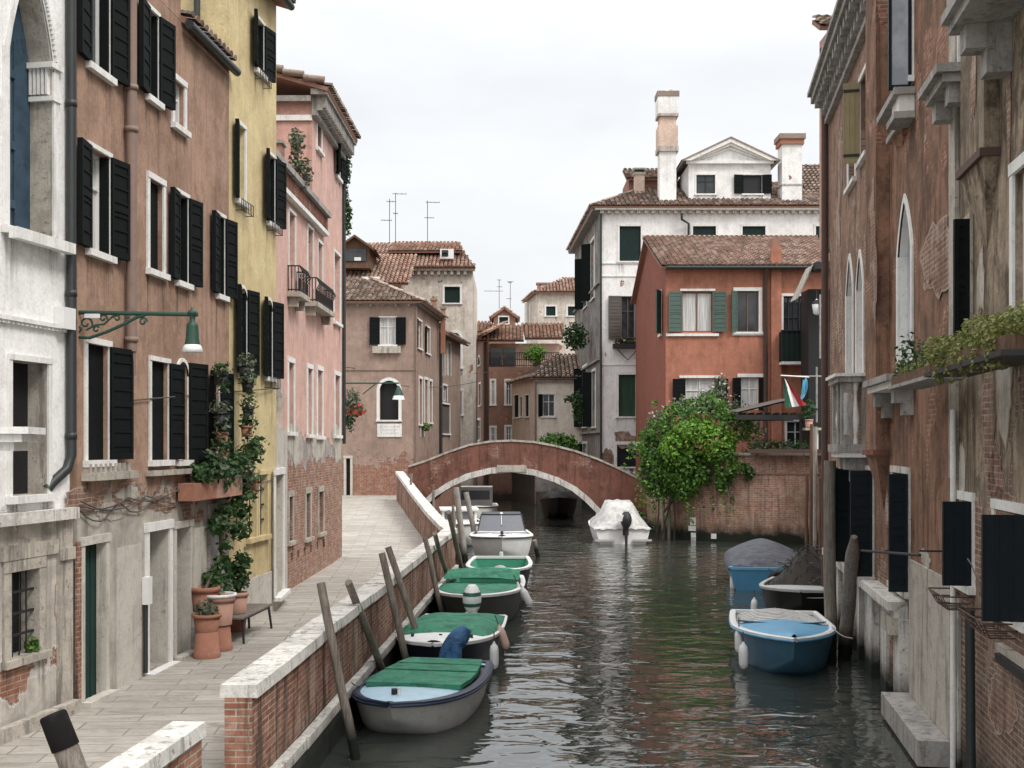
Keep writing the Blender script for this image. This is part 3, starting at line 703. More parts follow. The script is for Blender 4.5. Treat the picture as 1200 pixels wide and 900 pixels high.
for i in range(5): fw.box(mb,uj-.06,uj+.03,-.28+i*.055,-.25+i*.055,zc-.32,zc,'stonew')
fw.box(mb,uj-.09,uj+.16,-.29,.06,zc,zc+.07,'stonew'); fw.box(mb,uj-.05,uj+.14,-.29,.05,zc-.40,zc-.34,'stonew')
n=26; ap=archpts(fw.u(9),fw.u(61),zc,zc+1.15,'gothic',n)
for i in range(n,len(ap)-1):
    fw.box(mb,ap[i][0]+.012,ap[i][0]+.05,.035,.065,ap[i][1]-.012,ap[i][1]+.03,'stonew')
mb.build('capital',hw)
# balcony end of the white house at the picture edge
bal=MB(); q=fw.u(20); 
pA=P(33,500,11.3); bal.box(pA,V((-.97,-.2,0)),V((-.2,.97,0)),UP,(0,0,-.07),(1.2,.9,0),'stonew'); bal.box(pA,V((-.97,-.2,0)),V((-.2,.97,0)),UP,(.07,.05,-.15),(1.2,.85,-.072),'stonew')
bal.box(pA,V((-.97,-.2,0)),V((-.2,.97,0)),UP,(.16,.12,-.24),(1.2,.8,-.152),'stonew')

bal.build('balcony',hw)
mb=MB(); x=V((-5.57,14.56,0))
mb.tube([x+UP*12.5,x+UP*4.15,x+V((-.03,-.06,3.98)),x+V((-.12,-.3,3.82)),x+V((-.16,-.36,3.74))],.062,'pipe',12)
for z in (11,8.6,6.2,4.4): mb.lathe(x+UP*z,[(.062,-.04),(.073,-.04),(.073,.04),(.062,.04)],'pipe',12,cap=False)
mb.build('downpipe',hw)
mb=MB(); fw.box(mb,fw.u(63),fw.u(77),.005,.14,fw.z(70,386),fw.z(70,361),'white_paint'); mb.build('meter_box',hw)
mb=MB(); A_=V((-15.2,7.5,WT)); tiles(mb,[fw.pt(0,.4,WT),fw.pt(fw.L,.4,WT),fw.pt(fw.L,-4.5,WT+1.6),fw.pt(0,-4.5,WT+1.6)],'tile_old',seed=2); mb.build('roof',hw)
# --- brown house ---
fb=Fac((-5.585,14.8),(-5.10,20.75)); hb=root('brown_house','brown stucco house with dark shutters and street doors, beside the white house','house',(-5.585,14.8,.9))
kw=dict(trim=.06,dp=.16,shL=172,shR=170,inner=True)
win(hb,fb,103,127,-95,80,pane='glass',zpx=112,sw=.42,**kw)
win(hb,fb,103,127,176,295,pane='curtain',zpx=112,sw=.42,**kw)
win(hb,fb,172,184,14,116,pane='curtain',sw=.42,**kw)
win(hb,fb,203,215,97,149,pane='glass',trim=.09,dp=.12,mull=0)
win(hb,fb,174,190,213,318,pane='shutter',trim=.09,dp=.07,frame=None,mull=0)
win(hb,fb,207,219,229,331,pane='glass',sw=.4,**kw)
win(hb,fb,254,262,254,346,pane='glass',sw=.4,**kw)
win(hb,fb,101,126,404,539,pane='shutter',trim=.08,dp=.06,frame=None,shR=172,sw=.55)
win(hb,fb,176,196,424,539,pane='shutter',trim=.07,dp=.06,frame=None,shR=173,sw=.45)
win(hb,fb,207,219,424,539,pane='glass',trim=.06,arch='round',dp=.12,shR=165,sw=.5)
win(hb,fb,249,256,436,538,pane='glass',trim=.06,arch='round',dp=.12,shL=165,shR=168,sw=.42)
door(hb,fb,97,122,637,820,'greendoor',dp=.12,trim=.10,label='plain dark green street door')
door(hb,fb,173,197,621,786,'dark',dp=.35,trim=.12,tmat='stonew',label='doorway standing open and dark')
door(hb,fb,205,221,618,769,'greendoor',dp=.25,trim=.10,label='dark green door with a pale frame')
BT=fb.z(240,54)
mb=MB(); wallface(mb,fb,.3,11.05,'brown'); body(mb,fb,9,.3,11.05,'brown'); 
uS=fb.u(212); fb.box(mb,0,uS,-.3,-.003,11.06,11.75,'brown'); mb.build('wall',hb)
mb=MB(); tiles(mb,[fb.pt(uS,.08,11.12),fb.pt(fb.L,.08,11.12),fb.pt(fb.L,-4,12.5),fb.pt(uS,-4,12.5)],'tile_old',seed=4)
tiles(mb,[fb.pt(0,.04,11.8),fb.pt(uS,.04,11.8),fb.pt(uS,-4,13.2),fb.pt(0,-4,13.2)],'tile_old',seed=5); rf=mb.build('roof',hb)
mb=MB(); mb.box(fb.pt(uS+.6,-1.2,11),fb.d,fb.n,UP,(0,0,0),(.45,.45,1.3),'terracotta'); mb.box(fb.pt(uS+.6,-1.2,11),fb.d,fb.n,UP,(-.06,-.06,1.3),(.51,.51,1.42),'stonew'); mb.build('chimney',rf)
mb=MB(); mb.tube([fb.pt(uS,.14,11.0),fb.pt(fb.L+.05,.14,11.0)],.075,'pipe',10); mb.tube([fb.pt(0,.12,11.7),fb.pt(uS,.12,11.7)],.06,'pipe',10); mb.build('gutter',hb)
mb=MB(); up_=fb.u(146)
mb.tube([fb.pt(up_,.1,11.7),fb.pt(up_,.1,fb.z(146,412)),],.075,'pipebr',12)
for py in (103,152,398): mb.lathe(fb.pt(up_,.1,fb.z(146,py)),[(.075,-.035),(.095,-.035),(.095,.035),(.075,.035)],'pipebr',12,cap=False)
mb.tube([fb.pt(up_,.1,fb.z(146,412)),fb.pt(up_+.03,.1,fb.z(146,440))],.055,'pipebr',10); mb.build('downpipe',hb)
for a,b,yt,yb,w,mt in ((88,94,634,835,.03,'quaybrick'),(136,164,640,806,.025,'doorstone'),(226,240,618,752,.03,'doorstone'),(243,256,590,738,.05,'stoneg')):
    mb=MB(); fb.box(mb,fb.u(a),fb.u(b),.002,w,fb.z((a+b)/2,yb)-.1,fb.z((a+b)/2,yt),mt); mb.build('stone_panel',hb)
for k,(a,b,rx,ry) in enumerate(((96,588,.5,.17),(128,600,.38,.14),(190,590,.5,.15),(150,578,.35,.12),(232,605,.25,.12),(152,655,.2,.12))): patch(hb,fb,a,b,rx,ry,'brickpatch' if k%2==0 else 'patchgrey',seed=10+k)

mb=MB(); fb.box(mb,fb.u(95),fb.u(150),.003,.16,fb.z(120,562),fb.z(120,553),'stoned')
for i in range(9):
    uu=fb.u(97)+(fb.u(148)-fb.u(97))*i/9; fb.box(mb,uu,uu+.06,.003,.1,fb.z(120,552.8),fb.z(120,543),'stoned')
mb.build('ledge',hb)
mb=MB(); fb.box(mb,fb.u(170),fb.u(222),.003,.12,fb.z(200,556),fb.z(200,550),'stoned'); mb.build('ledge',hb)
mb=MB(); u=fb.u(166); fb.box(mb,u-.06,u+.08,.03,.13,fb.z(166,708),fb.z(166,676),'white_paint'); mb.tube([fb.pt(u,.06,.95),fb.pt(u,.06,fb.z(166,708))],.035,'pipe',8); mb.build('meter_box',hb)
mb=MB()
for k,(a,b,y0,y1,s) in enumerate(((88,205,592,574,.10),(88,250,587,575,.16),(140,320,470,455,.0),(90,180,598,579,.2),(205,322,574,560,.08))):
    pts=[]
    for i in range(13):
        t=i/12; px=a+(b-a)*t; py=y0+(y1-y0)*t; p=fb.pt(fb.u(px),.05+.02*math.sin(i*1.7+k),fb.z(px,py)-s*math.sin(math.pi*((t*2)%1))); pts.append(p)
    mb.tube(pts,.011,'cable',5)
mb.build('cable',hb)
# --- yellow house ---
fy=Fac((-5.098,20.76),(-4.86,23.75)); hy=root('yellow_house','tall narrow yellow stucco house between the brown and pink houses','house',(-5.098,20.76,.9))
YT=13.35
k2=dict(trim=.06,dp=.15,shL=165,shR=168,sw=.42,inner=True)
win(hy,fy,299,308,25,85,pane='glass',**k2)
win(hy,fy,277,286,148,236,pane='glass',trim=.07,dp=.15,shL=165,sw=.3)
win(hy,fy,313,321,183,262,pane='glass',**k2)
win(hy,fy,280,288,338,438,pane='curtain',arch='round',**k2)
win(hy,fy,311,318,352,442,pane='curtain',arch='round',**k2)
win(hy,fy,290,299,560,630,pane='dark',trim=.07,tmat='yellow',dp=.15,bars=True)
win(hy,fy,303,312,556,627,pane='dark',trim=.07,tmat='yellow',dp=.15,bars=True)
mb=MB(); wallface(mb,fy,.3,YT,'yellow'); body(mb,fy,9,.3,YT,'yellow'); fy.box(mb,.02,fy.L-.02,.003,.03,.9,1.72,'doorstone'); mb.build('wall',hy)
mb=MB(); tiles(mb,[fy.pt(-.05,.3,YT),fy.pt(fy.L+.05,.3,YT),fy.pt(fy.L+.05,-4,YT+1.4),fy.pt(-.05,-4,YT+1.4)],'tile_old',seed=8); mb.build('roof',hy)
mb=MB(); mb.tube([fy.pt(0,.32,YT-.06),fy.pt(fy.L,.32,YT-.06)],.075,'pipe',8); mb.tube([V((-5.65,20.66,11.2)),V((-5.65,20.66,YT))],.06,'pipe',8); mb.build('gutter',hy)
for a,py in ((303,98),(281,250),(317,273),(284,450),(314,455)):
    mb=MB(); c=fy.pt(fy.u(a),.15,fy.z(a,py)); n=7
    for i in range(n+1):
        t=-1+2*i/n; mb.tube([c+fy.d*t*.35,c+fy.d*t*.35+UP*.2],.008,'iron',4)
    for dz in (0,.2): mb.tube([c-fy.d*.35+UP*dz,c+fy.d*.35+UP*dz],.008,'iron',4)
    mb.tube([c-fy.d*.3-fy.n*.14,c-fy.d*.3+UP*.0],.008,'iron',4); mb.tube([c+fy.d*.3-fy.n*.14,c+fy.d*.3],.008,'iron',4); mb.build('flower_rack',hy)
# --- pink house ---
fp=Fac((-5.22,24.3),(-5.09,34.5)); hp=root('pink_house','tall pink stucco house with iron balconies and a bare brick ground floor','house',(-5.2,26.5,.9))
for x0,x1,yt,yb,c in ((338,345,250,326,342),(360,366,268,336,363),(372,377,285,345,374),(391,398,298,378,394)):
    win(hp,fp,x0,x1,yt,yb,pane='glass' if x0!=391 else 'curtain',trim=.07,dp=.2,mull=1,sill=x0==391)
for x0,x1,yt,yb in ((337.5,343.5,425,506),(360,365,432,509),(371.5,377,434,511),(392,397.5,440,510)):
    win(hp,fp,x0,x1,yt,yb,pane='glass',trim=.12,dp=.18,mull=1)
win(hp,fp,371,376,136,176,pane='curtain',trim=.1,dp=.15)
win(hp,fp,393.5,398,166,208,pane='glass',trim=.08,dp=.15,shL=160,shR=165,sw=.45)
for x0,x1,yt,yb in ((338,342,582,634),(358,363,578,630),(373,378,576,624)):
    win(hp,fp,x0,x1,yt,yb,pane='dark',trim=.14,tmat='stoned',dp=.25,frame=None,rmat='quaybrick')
for i in range(6):
    px=341+i*7.5; py=657-i*3.2; win(hp,fp,px,px+2,py-9,py,pane='dark',trim=0,dp=.15,frame=None,sill=False,rmat='quaybrick')
uu=fp.u(366); ZL=10.55; ZT=13.25
mb=MB()
low=[h_ for h_ in fp.holes]; wallface(mb,fp,.3,ZL,'pink'); f2=Fac((fp.pt(uu,0,0).x,fp.pt(uu,0,0).y),(-5.09,34.5)); f2.holes=[(h_[0]-uu,h_[1]-uu,*h_[2:]) for h_ in fp.holes if h_[3]>ZL]; wallface(mb,f2,ZL,ZT,'pink')
body(mb,fp,9,.3,ZL,'pink'); body(mb,f2,9,ZL,ZT,'pinkside'); mb.build('wall',hp)
mb=MB(); fp.box(mb,0,fp.u(379),.003,.22,ZL-.12,ZL+.02,'stoneg'); fp.box(mb,0,fp.u(379),.003,.12,ZL-.5,ZL-.13,'bridge'); fp.box(mb,0,fp.u(379),.003,.16,ZL-.62,ZL-.51,'stonew'); mb.build('cornice',hp)
mb=MB()
f2.box(mb,-.25,f2.L+.1,.003,.42,ZT+.0,ZT+.14,'stoneg'); f2.box(mb,-.1,f2.L+.05,.003,.14,ZT-.5,ZT-.36,'stoneg')
n=22
for i in range(n):
    u=f2.L*i/(n-1); f2.box(mb,u-.07,u+.07,.003,.36,ZT-.3,ZT-.002,'stoneg'); f2.box(mb,u-.07,u+.07,.003,.28,ZT-.36,ZT-.302,'stoneg')
mb.build('bracket_cornice',hp)
mb=MB(); tiles(mb,[f2.pt(-.3,.46,ZT+.16),f2.pt(f2.L+.1,.46,ZT+.16),f2.pt(f2.L+.1,-4.4,ZT+1.5),f2.pt(-.3,-4.4,ZT+1.5)],'tile_old',seed=9)
q=f2.pt(-.3,0,0)
for i in range(9):
    y=-4.2+i*.53; c=f2.pt(-.33,y,ZT+.22+(.7-y)*.27); mb.tube([c-f2.n*.2,c+f2.n*.33-UP*.06],.09,'tile_old',7)
mb.build('roof',hp)
mb=MB(); sA=f2.pt(-.003,-4.3,0); mb.box(f2.pt(0,0,0),f2.d,f2.n,UP,(-.06,-4,ZT-.62),(-.003,0,ZT-.48),'stonew'); mb.box(f2.pt(0,0,0),f2.d,f2.n,UP,(-.2,-4,ZT-.16),(-.003,0,ZT-.02),'stoneg')
mb.tube([f2.pt(-.07,-1.55,ZL),f2.pt(-.07,-1.55,ZT)],.05,'pipe',8); mb.build('side_trim',hp)
for u,w,hh,s in ((.9,-.35,1.15,.38),(3.3,-.35,.95,.38),(3.4,-2.4,1.6,.4),(1.2,-2.0,2.0,.5)):
    mb=MB(); fp.box(mb,u,u+s,w-s,w,ZL,ZL+hh,'pinkside'); fp.box(mb,u-.05,u+s+.05,w-s-.05,w+.05,ZL+hh,ZL+hh+.08,'stoned'); mb.build('terrace_pier',hp)
mb=MB(); mb.lathe(fp.pt(4.4,-1.9,ZL+1.55),[(.02,-.2),(.17,-.17),(.2,0),(.17,.17),(.02,.2)],'terracotta',10); mb.tube([fp.pt(4.4,-1.9,ZL),fp.pt(4.4,-1.9,ZL+1.4)],.06,'terracotta',8)
mb.build('flue_pipe',hp)
def ironbalcony(h,f,u0,u1,z,w=.32,hh=.6):
    mb=MB(); f.box(mb,u0-.08,u1+.08,.004,w,z-.12,z,'stoned'); 
    for u in (u0+.1,u1-.1): f.box(mb,u-.06,u+.06,.004,w*.7,z-.34,z-.122,'stoned')
    n=int((u1-u0)/.13)
    for i in range(n+1):
        u=u0+(u1-u0)*i/n; mb.tube([f.pt(u,w-.04,z),f.pt(u,w-.04,z+hh*.5),f.pt(u,w+.03,z+hh*.75),f.pt(u,w-.04,z+hh)],.012,'iron',4)
    for i in range(4):
        ww=w*(i+.2)/4
        for u in (u0,u1): mb.tube([f.pt(u,ww,z),f.pt(u,ww,z+hh)],.012,'iron',4)
    for zz in (z+.05,z+hh):
        mb.tube([f.pt(u0,.0,zz),f.pt(u0,w-.04,zz),f.pt(u1,w-.04,zz),f.pt(u1,.0,zz)],.018,'iron',5)
    return mb.build('balcony',h)
ironbalcony(hp,fp,fp.u(337),fp.u(347),fp.z(342,345)); ironbalcony(hp,fp,fp.u(358),fp.u(378),fp.z(365,358))
mb=MB(); mb.tube([V((-5.05,34.6,z)) for z in (4.3,6,12.6)],.06,'pipe',8); mb.build('downpipe',hp)
for x,y in ((369,238),(400,165),):
    pass
# white door bay between yellow and pink
fd=Fac((-4.90,23.77),(-5.0,26.4)); hd=root('door_bay','narrow grey stone bay with a tall doorway between the yellow and pink houses','doorway',(-4.9,23.8,.9))
hd.name='stone_doorway'
fd2=Fac((-4.86,23.78),(-4.99,25.6)); ORG[hd.name]=V((-4.9,23.8,.9))
door(hd,fd2,321.5,331,556,698,'stoneg',dp=.28,trim=.12,tmat='stonew')
mb=MB(); wallface(mb,fd2,.3,4.6,'doorstone'); body(mb,fd2,.5,.3,4.6,'doorstone'); mb.build('wall',hd)
mb=MB(); mb.lathe(fd2.pt(.9,-.15,4.6),[(.16,0),(.16,.1),(.1,.18),(.14,.45),(.19,.75),(.12,1.0),(.05,1.1)],'stoned',12); mb.build('stone_urn',hd)

for k,(a,b,rx,ry) in enumerate(((30,640,.25,.1),(6,720,.3,.35),(70,700,.12,.3))): (None if k==1 else patch(hw,fw,a,b,rx,ry,'patchgrey',seed=30+k))
for k,(a,b,rx,ry) in enumerate(((345,520,.9,.5),(372,522,.9,.45),(395,518,.9,.5))): patch(hp,fp,a,b,rx,ry,'patchgrey',seed=40+k,rim='patchgrey')

mb=MB(); a_,b_=fw.u(9),fw.u(42)
for i in range(6):
    u=a_+(b_-a_)*i/5; fw.box(mb,u-.012,u+.012,-.298,-.285,fw.z(30,270),fw.z(30,40),'bluedoor')
for py in (235,165,80): fw.box(mb,a_,b_,-.298,-.27,fw.z(30,py)-.05,fw.z(30,py)+.05,'bluedoor')
mb.build('shutter_battens',hw)
# ================= far left: taupe corner house =================
YG=59.2
fg=Fac((-14,YG),(-4.96,YG)); hg=root('corner_house','taupe corner house with tiled roof, arched window and white plaque at end of the walkway','house',(-5,YG,1.6))
fg2=Fac((-4.95,YG+.01),(-4.25,67.5)); 
win(hg,fg,443,467,372,405,pane='curtain',trim=.05,dp=.15,sw=.52,shL=170,shR=170,u=(fg.u(445),fg.u(464)),z=(fg.z(0,372),fg.z(0,404)))
win(hg,fg,445,467,446,492,pane='dark',trim=.16,arch='round',dp=.3,frame=None,sill=True)
door(hg,fg,405.5,410.5,537,585,'dark',trim=.12,dp=.2,label='narrow dark doorway')
zg=fg.z(0,354)
for x0,x1,yt,yb in ((489,494,376,408),(499,503.5,384,414)): win(hg,fg2,x0,x1,yt,yb,pane='glass',trim=.1,dp=.15,shL=170,sw=.4)
for x0,x1,yt,yb in ((491,494.5,444,497),(497.5,501,445,496),(503,506,447,495)): win(hg,fg2,x0,x1,yt,yb,pane='curtain',trim=.14,dp=.2)
win(hg,fg2,493,497,500,512,pane='dark',trim=.05,dp=.15,frame=None,sill=False)
mb=MB(); wallface(mb,fg,.3,zg,'taupe'); wallface(mb,fg2,.3,zg,'taupe')
body(mb,fg,9,.3,zg,'taupe'); mb.build('wall',hg)
mb=MB(); fg.box(mb,0,fg.L,.003,.05,fg.z(0,434),fg.z(0,431),'taupe'); fg.box(mb,0,fg.L+.1,.003,.25,zg-.12,zg,'stoneg')
for i in range(14): fg.box(mb,i*.65+.2,i*.65+.32,.003,.22,zg-.24,zg-.122,'stoneg')
fg2.box(mb,0,fg2.L,.003,.25,zg-.12,zg,'stoneg'); mb.build('cornice',hg)
mb=MB(); rz=fg.z(0,322)
tiles(mb,[fg.pt(0,.45,zg),fg.pt(fg.L+.3,.45,zg),fg.pt(fg.L-3.4,-5,zg+1.9),fg.pt(0,-5,zg+1.9)],'tile_old',.26,.42,.045,seed=11)
tiles(mb,[fg2.pt(-.4,.4,zg),fg2.pt(fg2.L,.4,zg),fg2.pt(fg2.L,-3.4,zg+1.9),fg2.pt(4.6,-3.4,zg+1.9)],'tile_old',.26,.42,.045,seed=12); rfo=mb.build('roof',hg)
mb=MB(); 
for px,yt,yb,w in ((508,352,382,.3),(519,362,384,.26)):
    c=P(px,yb,66.5); mb.abox((c.x-w/2,c.y,c.z-1.5),(c.x+w/2,c.y+w,P(px,yt,66.5).z),'terracotta'); mb.abox((c.x-w/2-.05,c.y-.05,P(px,yt,66.5).z),(c.x+w/2+.05,c.y+w+.05,P(px,yt,66.5).z+.12),'tile_old')
mb.build('chimney',rfo)
mb=MB(); mb.tube([fg.pt(fg.L+.05,.08,1.7),fg.pt(fg.L+.05,.08,zg-.2)],.05,'pipebr',8); mb.build('downpipe',hg); mb=MB(); mb.tube([fg2.pt(fg2.L-.05,.1,1.4),fg2.pt(fg2.L-.05,.1,zg-.2)],.09,'pipe',8); mb.build('downpipe',hg)
pl=MB(); pu0,pu1=fg.u(442),fg.u(471); pz0,pz1=fg.z(0,512),fg.z(0,496.5)
mb=MB(); 
fg.box(mb,fg.u(437),fg.u(470),.003,.22,fg.z(0,414),fg.z(0,406),'stoned'); mb.build('window_box',hg)
sg=root('wall_plaque','white rectangular stone plaque with faint lettering under the arched window','plaque',fg.pt((pu0+pu1)/2,.02,pz0))
mb=MB(); fg.box(mb,pu0,pu1,.004,.05,pz0,pz1,'stonew'); mb.build('slab',sg)
mb=MB(); rr=random.Random(5)
for row,(a,b) in enumerate(((.12,.88),(.2,.8),(.15,.85))):
    z=pz1-.16-row*.17; u=pu0+(pu1-pu0)*a
    while u<pu0+(pu1-pu0)*b:
        w=rr.uniform(.02,.045)
        if rr.random()<.8:
            fg.box(mb,u,u+.012,.051,.054,z-.035,z+.035,'stoneg'); 
            if rr.random()<.6: fg.box(mb,u+.014,u+w,.051,.054,z+.022,z+.034,'stoneg')
        u+=w+.025
mb.build('inscription',sg)
# second stretch along the side canal
fg3=Fac((-4.2,67.52),(-3.35,75)); h3=root('narrow_house','narrow brown house with two chimneys between corner house and tall cream house','house',(-4.2,67.6,1))
for x0,x1,yt,yb in ((517,521,398,440),(524,528,402,440),(519,524,452,470)): win(h3,fg3,x0,x1,yt,yb,pane='glass',trim=.1,dp=.15,sill=False)
win(h3,fg3,518,527,474,508,pane='shutterbr',trim=.1,dp=.05,frame=None)
z3=fg3.z(520,392); mb=MB(); wallface(mb,fg3,.2,z3,'taupe'); body(mb,fg3,8,.2,z3,'taupe'); mb.build('wall',h3)
mb=MB(); tiles(mb,[fg3.pt(-.2,.55,z3-.1),fg3.pt(fg3.L,.55,z3-.1),fg3.pt(fg3.L,-4,z3+1.5),fg3.pt(-.2,-4,z3+1.5)],'tile_old',.26,.42,.045,seed=13); mb.build('roof',h3)
# --- tall cream house behind ---
YC=77; fc=Fac((-24,YC),(-2.62,YC)); hc=root('cream_house','tall weathered cream house with dentil eaves, orange roof and antennas, behind the corner house','house',(-3,YC,.5))
for x0,x1,yt,yb,p in ((521,539,336,355,'greenpanel'),(529,541,458,486,'curtain')): win(hc,fc,x0,x1,yt,yb,pane=p,trim=.14,dp=.12,frame='white_paint' if p=='curtain' else None,mull=1)
win(hc,fc,528,539,390,431,pane='greenpanel',trim=.2,arch='round',dp=.12,frame=None)
zc=fc.z(0,318); mb=MB(); wallface(mb,fc,.2,zc,'creamold'); body(mb,fc,10,.2,zc,'creamold'); mb.build('wall',hc)
mb=MB(); fc.box(mb,0,fc.L+.15,.003,.42,zc,zc+.16,'stoned')
for i in range(48): fc.box(mb,.1+i*.44,.1+i*.44+.2,.003,.34,zc-.26,zc-.002,'stoned')
mb.build('dentil_cornice',hc)
mb=MB(); zr=fc.z(0,278)
tiles(mb,[fc.pt(0,.5,zc+.18),fc.pt(fc.L+.2,.5,zc+.18),fc.pt(fc.L-1.2,-5,zr+.4),fc.pt(0,-5,zr+.4)],'tile_red',.27,.42,.045,seed=14)
rf=mb.build('roof',hc)
mb=MB(); a=P(512,302,78); b=P(538,283,78)   # low raised roof at the right with a dark slot
mb.abox((a.x-1.4,79,a.z-1.2),(b.x-.1,83.5,b.z-.65),'tilegap'); tiles(mb,[(a.x-3.4,78.4,b.z-.6),(b.x+.2,78.4,b.z-.6),(b.x-.2,83,b.z+.75),(a.x-3.4,83,b.z+.75)],'tile_red',.27,.42,.045,seed=15)
mb.build('dormer',rf)
mb=MB(); c=P(524,298,77.6); mb.abox((c.x-.45,77.2,c.z-.35),(c.x+.45,77.6,c.z+.3),'white_paint'); mb.lathe(c+V((-.12,-.42,0)),[(.0,0),(.22,0)],'pipe',12,cap=False); mb.box((c.x-.12,77.18,c.z),V((1,0,0)),V((0,1,0)),UP,(-.22,-.003,-.22),(.22,.0,.22),'pipe'); mb.build('air_conditioner',hc)
# front lower cream-roofed part with dormer
YD=70; hd2=root('dormer_house','tiled roof with a dark gabled dormer above the corner house, beside pink house','house',(-9,YD,1.5))
fd3=Fac((-16,YD),(P(470,0,YD).x,YD)); ze=fd3.z(0,333)
mb=MB(); wallface(mb,fd3,1,ze,'creamold'); body(mb,fd3,5.5,1,ze,'creamold'); mb.build('wall',hd2)
mb=MB(); tiles(mb,[fd3.pt(0,.9,ze-.1),fd3.pt(fd3.L+.5,.9,ze-.1),fd3.pt(fd3.L+.5,-4.5,ze+2.4),fd3.pt(0,-4.5,ze+2.4)],'tile_red',.26,.42,.045,seed=16); r2=mb.build('roof',hd2)
mb=MB(); A_,B_=P(400,308,69.6),P(433,308,69.6); zt=P(0,290,69.6).z; za=P(0,276,69.6).z; xm=(A_.x+B_.x)/2
mb.abox((A_.x,69.6,A_.z-.3),(B_.x,73,zt),'brwood')
for s_,x in ((-1,A_.x-.35),(1,B_.x+.35)):
    q=[(x,69.2,zt-.12),(xm,69.2,za),(xm,73,za),(x,73,zt-.12)]; mb.face(q,'tile_red'); mb.face([(a,b,c-.14) for a,b,c in q],'brwood'); mb.face([q[0],q[1],(xm,69.2,za-.14),(x,69.2,zt-.26)],'brwood')
mb.face([(A_.x,69.59,zt),(B_.x,69.59,zt),(xm,69.59,za-.14)],'brwood')
mb.abox((A_.x+.2,69.52,A_.z+.1),(B_.x-.2,69.56,zt-.1),'glass'); mb.abox((A_.x+.8,69.49,A_.z+.12),(B_.x-.5,69.51,A_.z+.32),'white_paint'); mb.build('dormer',r2)
mb=MB(); c=P(433,333,69.5); mb.abox((c.x-.5,69.5,c.z-.3),(c.x+.6,69.9,c.z+.45),'white_paint'); mb.build('air_conditioner',hd2)
def antenna(h,px,yb,yt,Y,arms,name='antenna'):
    mb=MB(); mb.tube([P(px,yb,Y),P(px,yt,Y)],.025,'cable',5)
    for py,l,o in arms:
        c=P(px,py,Y); mb.tube([c+V((-l*o,0,0)),c+V((l*(1-o),.1,0))],.02,'cable',4)
        n=4
        for i in range(n):
            q=c+V((-l*o+l*i/(n-1),0,0)); mb.tube([q+V((0,-.25,0)),q+V((0,.25,0))],.012,'cable',4)
    mb.build(name,h)
antenna(hc,456.5,285,233,78,((236,.6,.3),(258,.7,.8)))
antenna(hc,463.5,285,226,78.5,((227,.9,.2),(250,.3,.5)))
antenna(hc,501,285,235,79,((237,.9,.1),(255,.6,.3)))
# --- red house and its terrace ---
YR=84; fr=Fac((P(573,0,YR).x,YR),(P(655,0,YR).x,YR)); fr2=Fac((P(553.5,0,93).x,93),(P(573,0,YR).x-.005,YR))
hr=root('red_house','dull red house with a railed roof terrace, far behind the bridge','house',(-1.6,YR,.5))
for x0,x1,yt,yb in ((571+5,579.5,446,474),(593,599,446,474),(575.5,580,512-11,525),(593,599,500,525)): win(hr,fr,x0,x1,yt,yb,pane='glass',trim=.13,dp=.12)
for x0,x1,yt,yb in ((560,563,418,428),(561.5,564,450,475),(559,563,492,516)): win(hr,fr2,x0,x1,yt,yb,pane='glass',trim=.14,dp=.12,arch='round' if yt<440 else None)
zt=fr.z(0,430); mb=MB(); wallface(mb,fr,-.5,zt,'redbrick_st'); wallface(mb,fr2,-.5,zt+2.6,'redbrick_st'); body(mb,fr,10,-.5,zt,'redbrick_st')
zp=fr.z(0,397)
bk=P(573,0,86.5).x; mb.abox((bk,86.8,zt),(P(655,0,86.5).x,92,zp-.1),'salmon'); mb.build('wall',hr)
for a,b in ((574,587),(590,604),(625,634)):
    mb=MB(); A_,B_=P(a,408,86.75),P(b,429,86.75); mb.abox((A_.x,86.72,B_.z),(B_.x,86.79,A_.z),'glass'); mb.build('terrace_window',hr)
mb=MB(); tiles(mb,[(P(556,0,84).x,85,zp-.05),(P(614,0,84).x,85,zp-.05),(P(612,0,90).x,90.5,zp+1.6),(P(577,0,90).x,90.5,zp+1.6)],'tile_red',.28,.45,.05,seed=18)
tiles(mb,[(P(606,0,84).x+.6,86,zp+.2),(P(660,0,86).x,86,zp+.2),(P(660,0,92).x,91,zp+1.8),(P(612,0,92).x,91,zp+1.8)],'tile_red',.28,.45,.05,seed=19)
tiles(mb,[(P(553,0,93).x-.5,93,zt+2.4),(P(573,0,84).x-.4,84,zt+2.4),(P(573,0,84).x+1.2,85,zt+3.4),(P(560,0,93).x+1,93,zt+3.4)],'tile_red',.28,.45,.05,seed=20); mb.build('roof',hr)
mb=MB()
for i in range(40):
    x=fr.pt(fr.L*i/39,-.1,zt); mb.tube([x,x+UP*1.05],.025,'iron',4)
for dz in (.1,.55,1.05): mb.tube([fr.pt(0,-.1,zt+dz),fr.pt(fr.L,-.1,zt+dz)],.03,'iron',4)
mb.build('railing',hr)
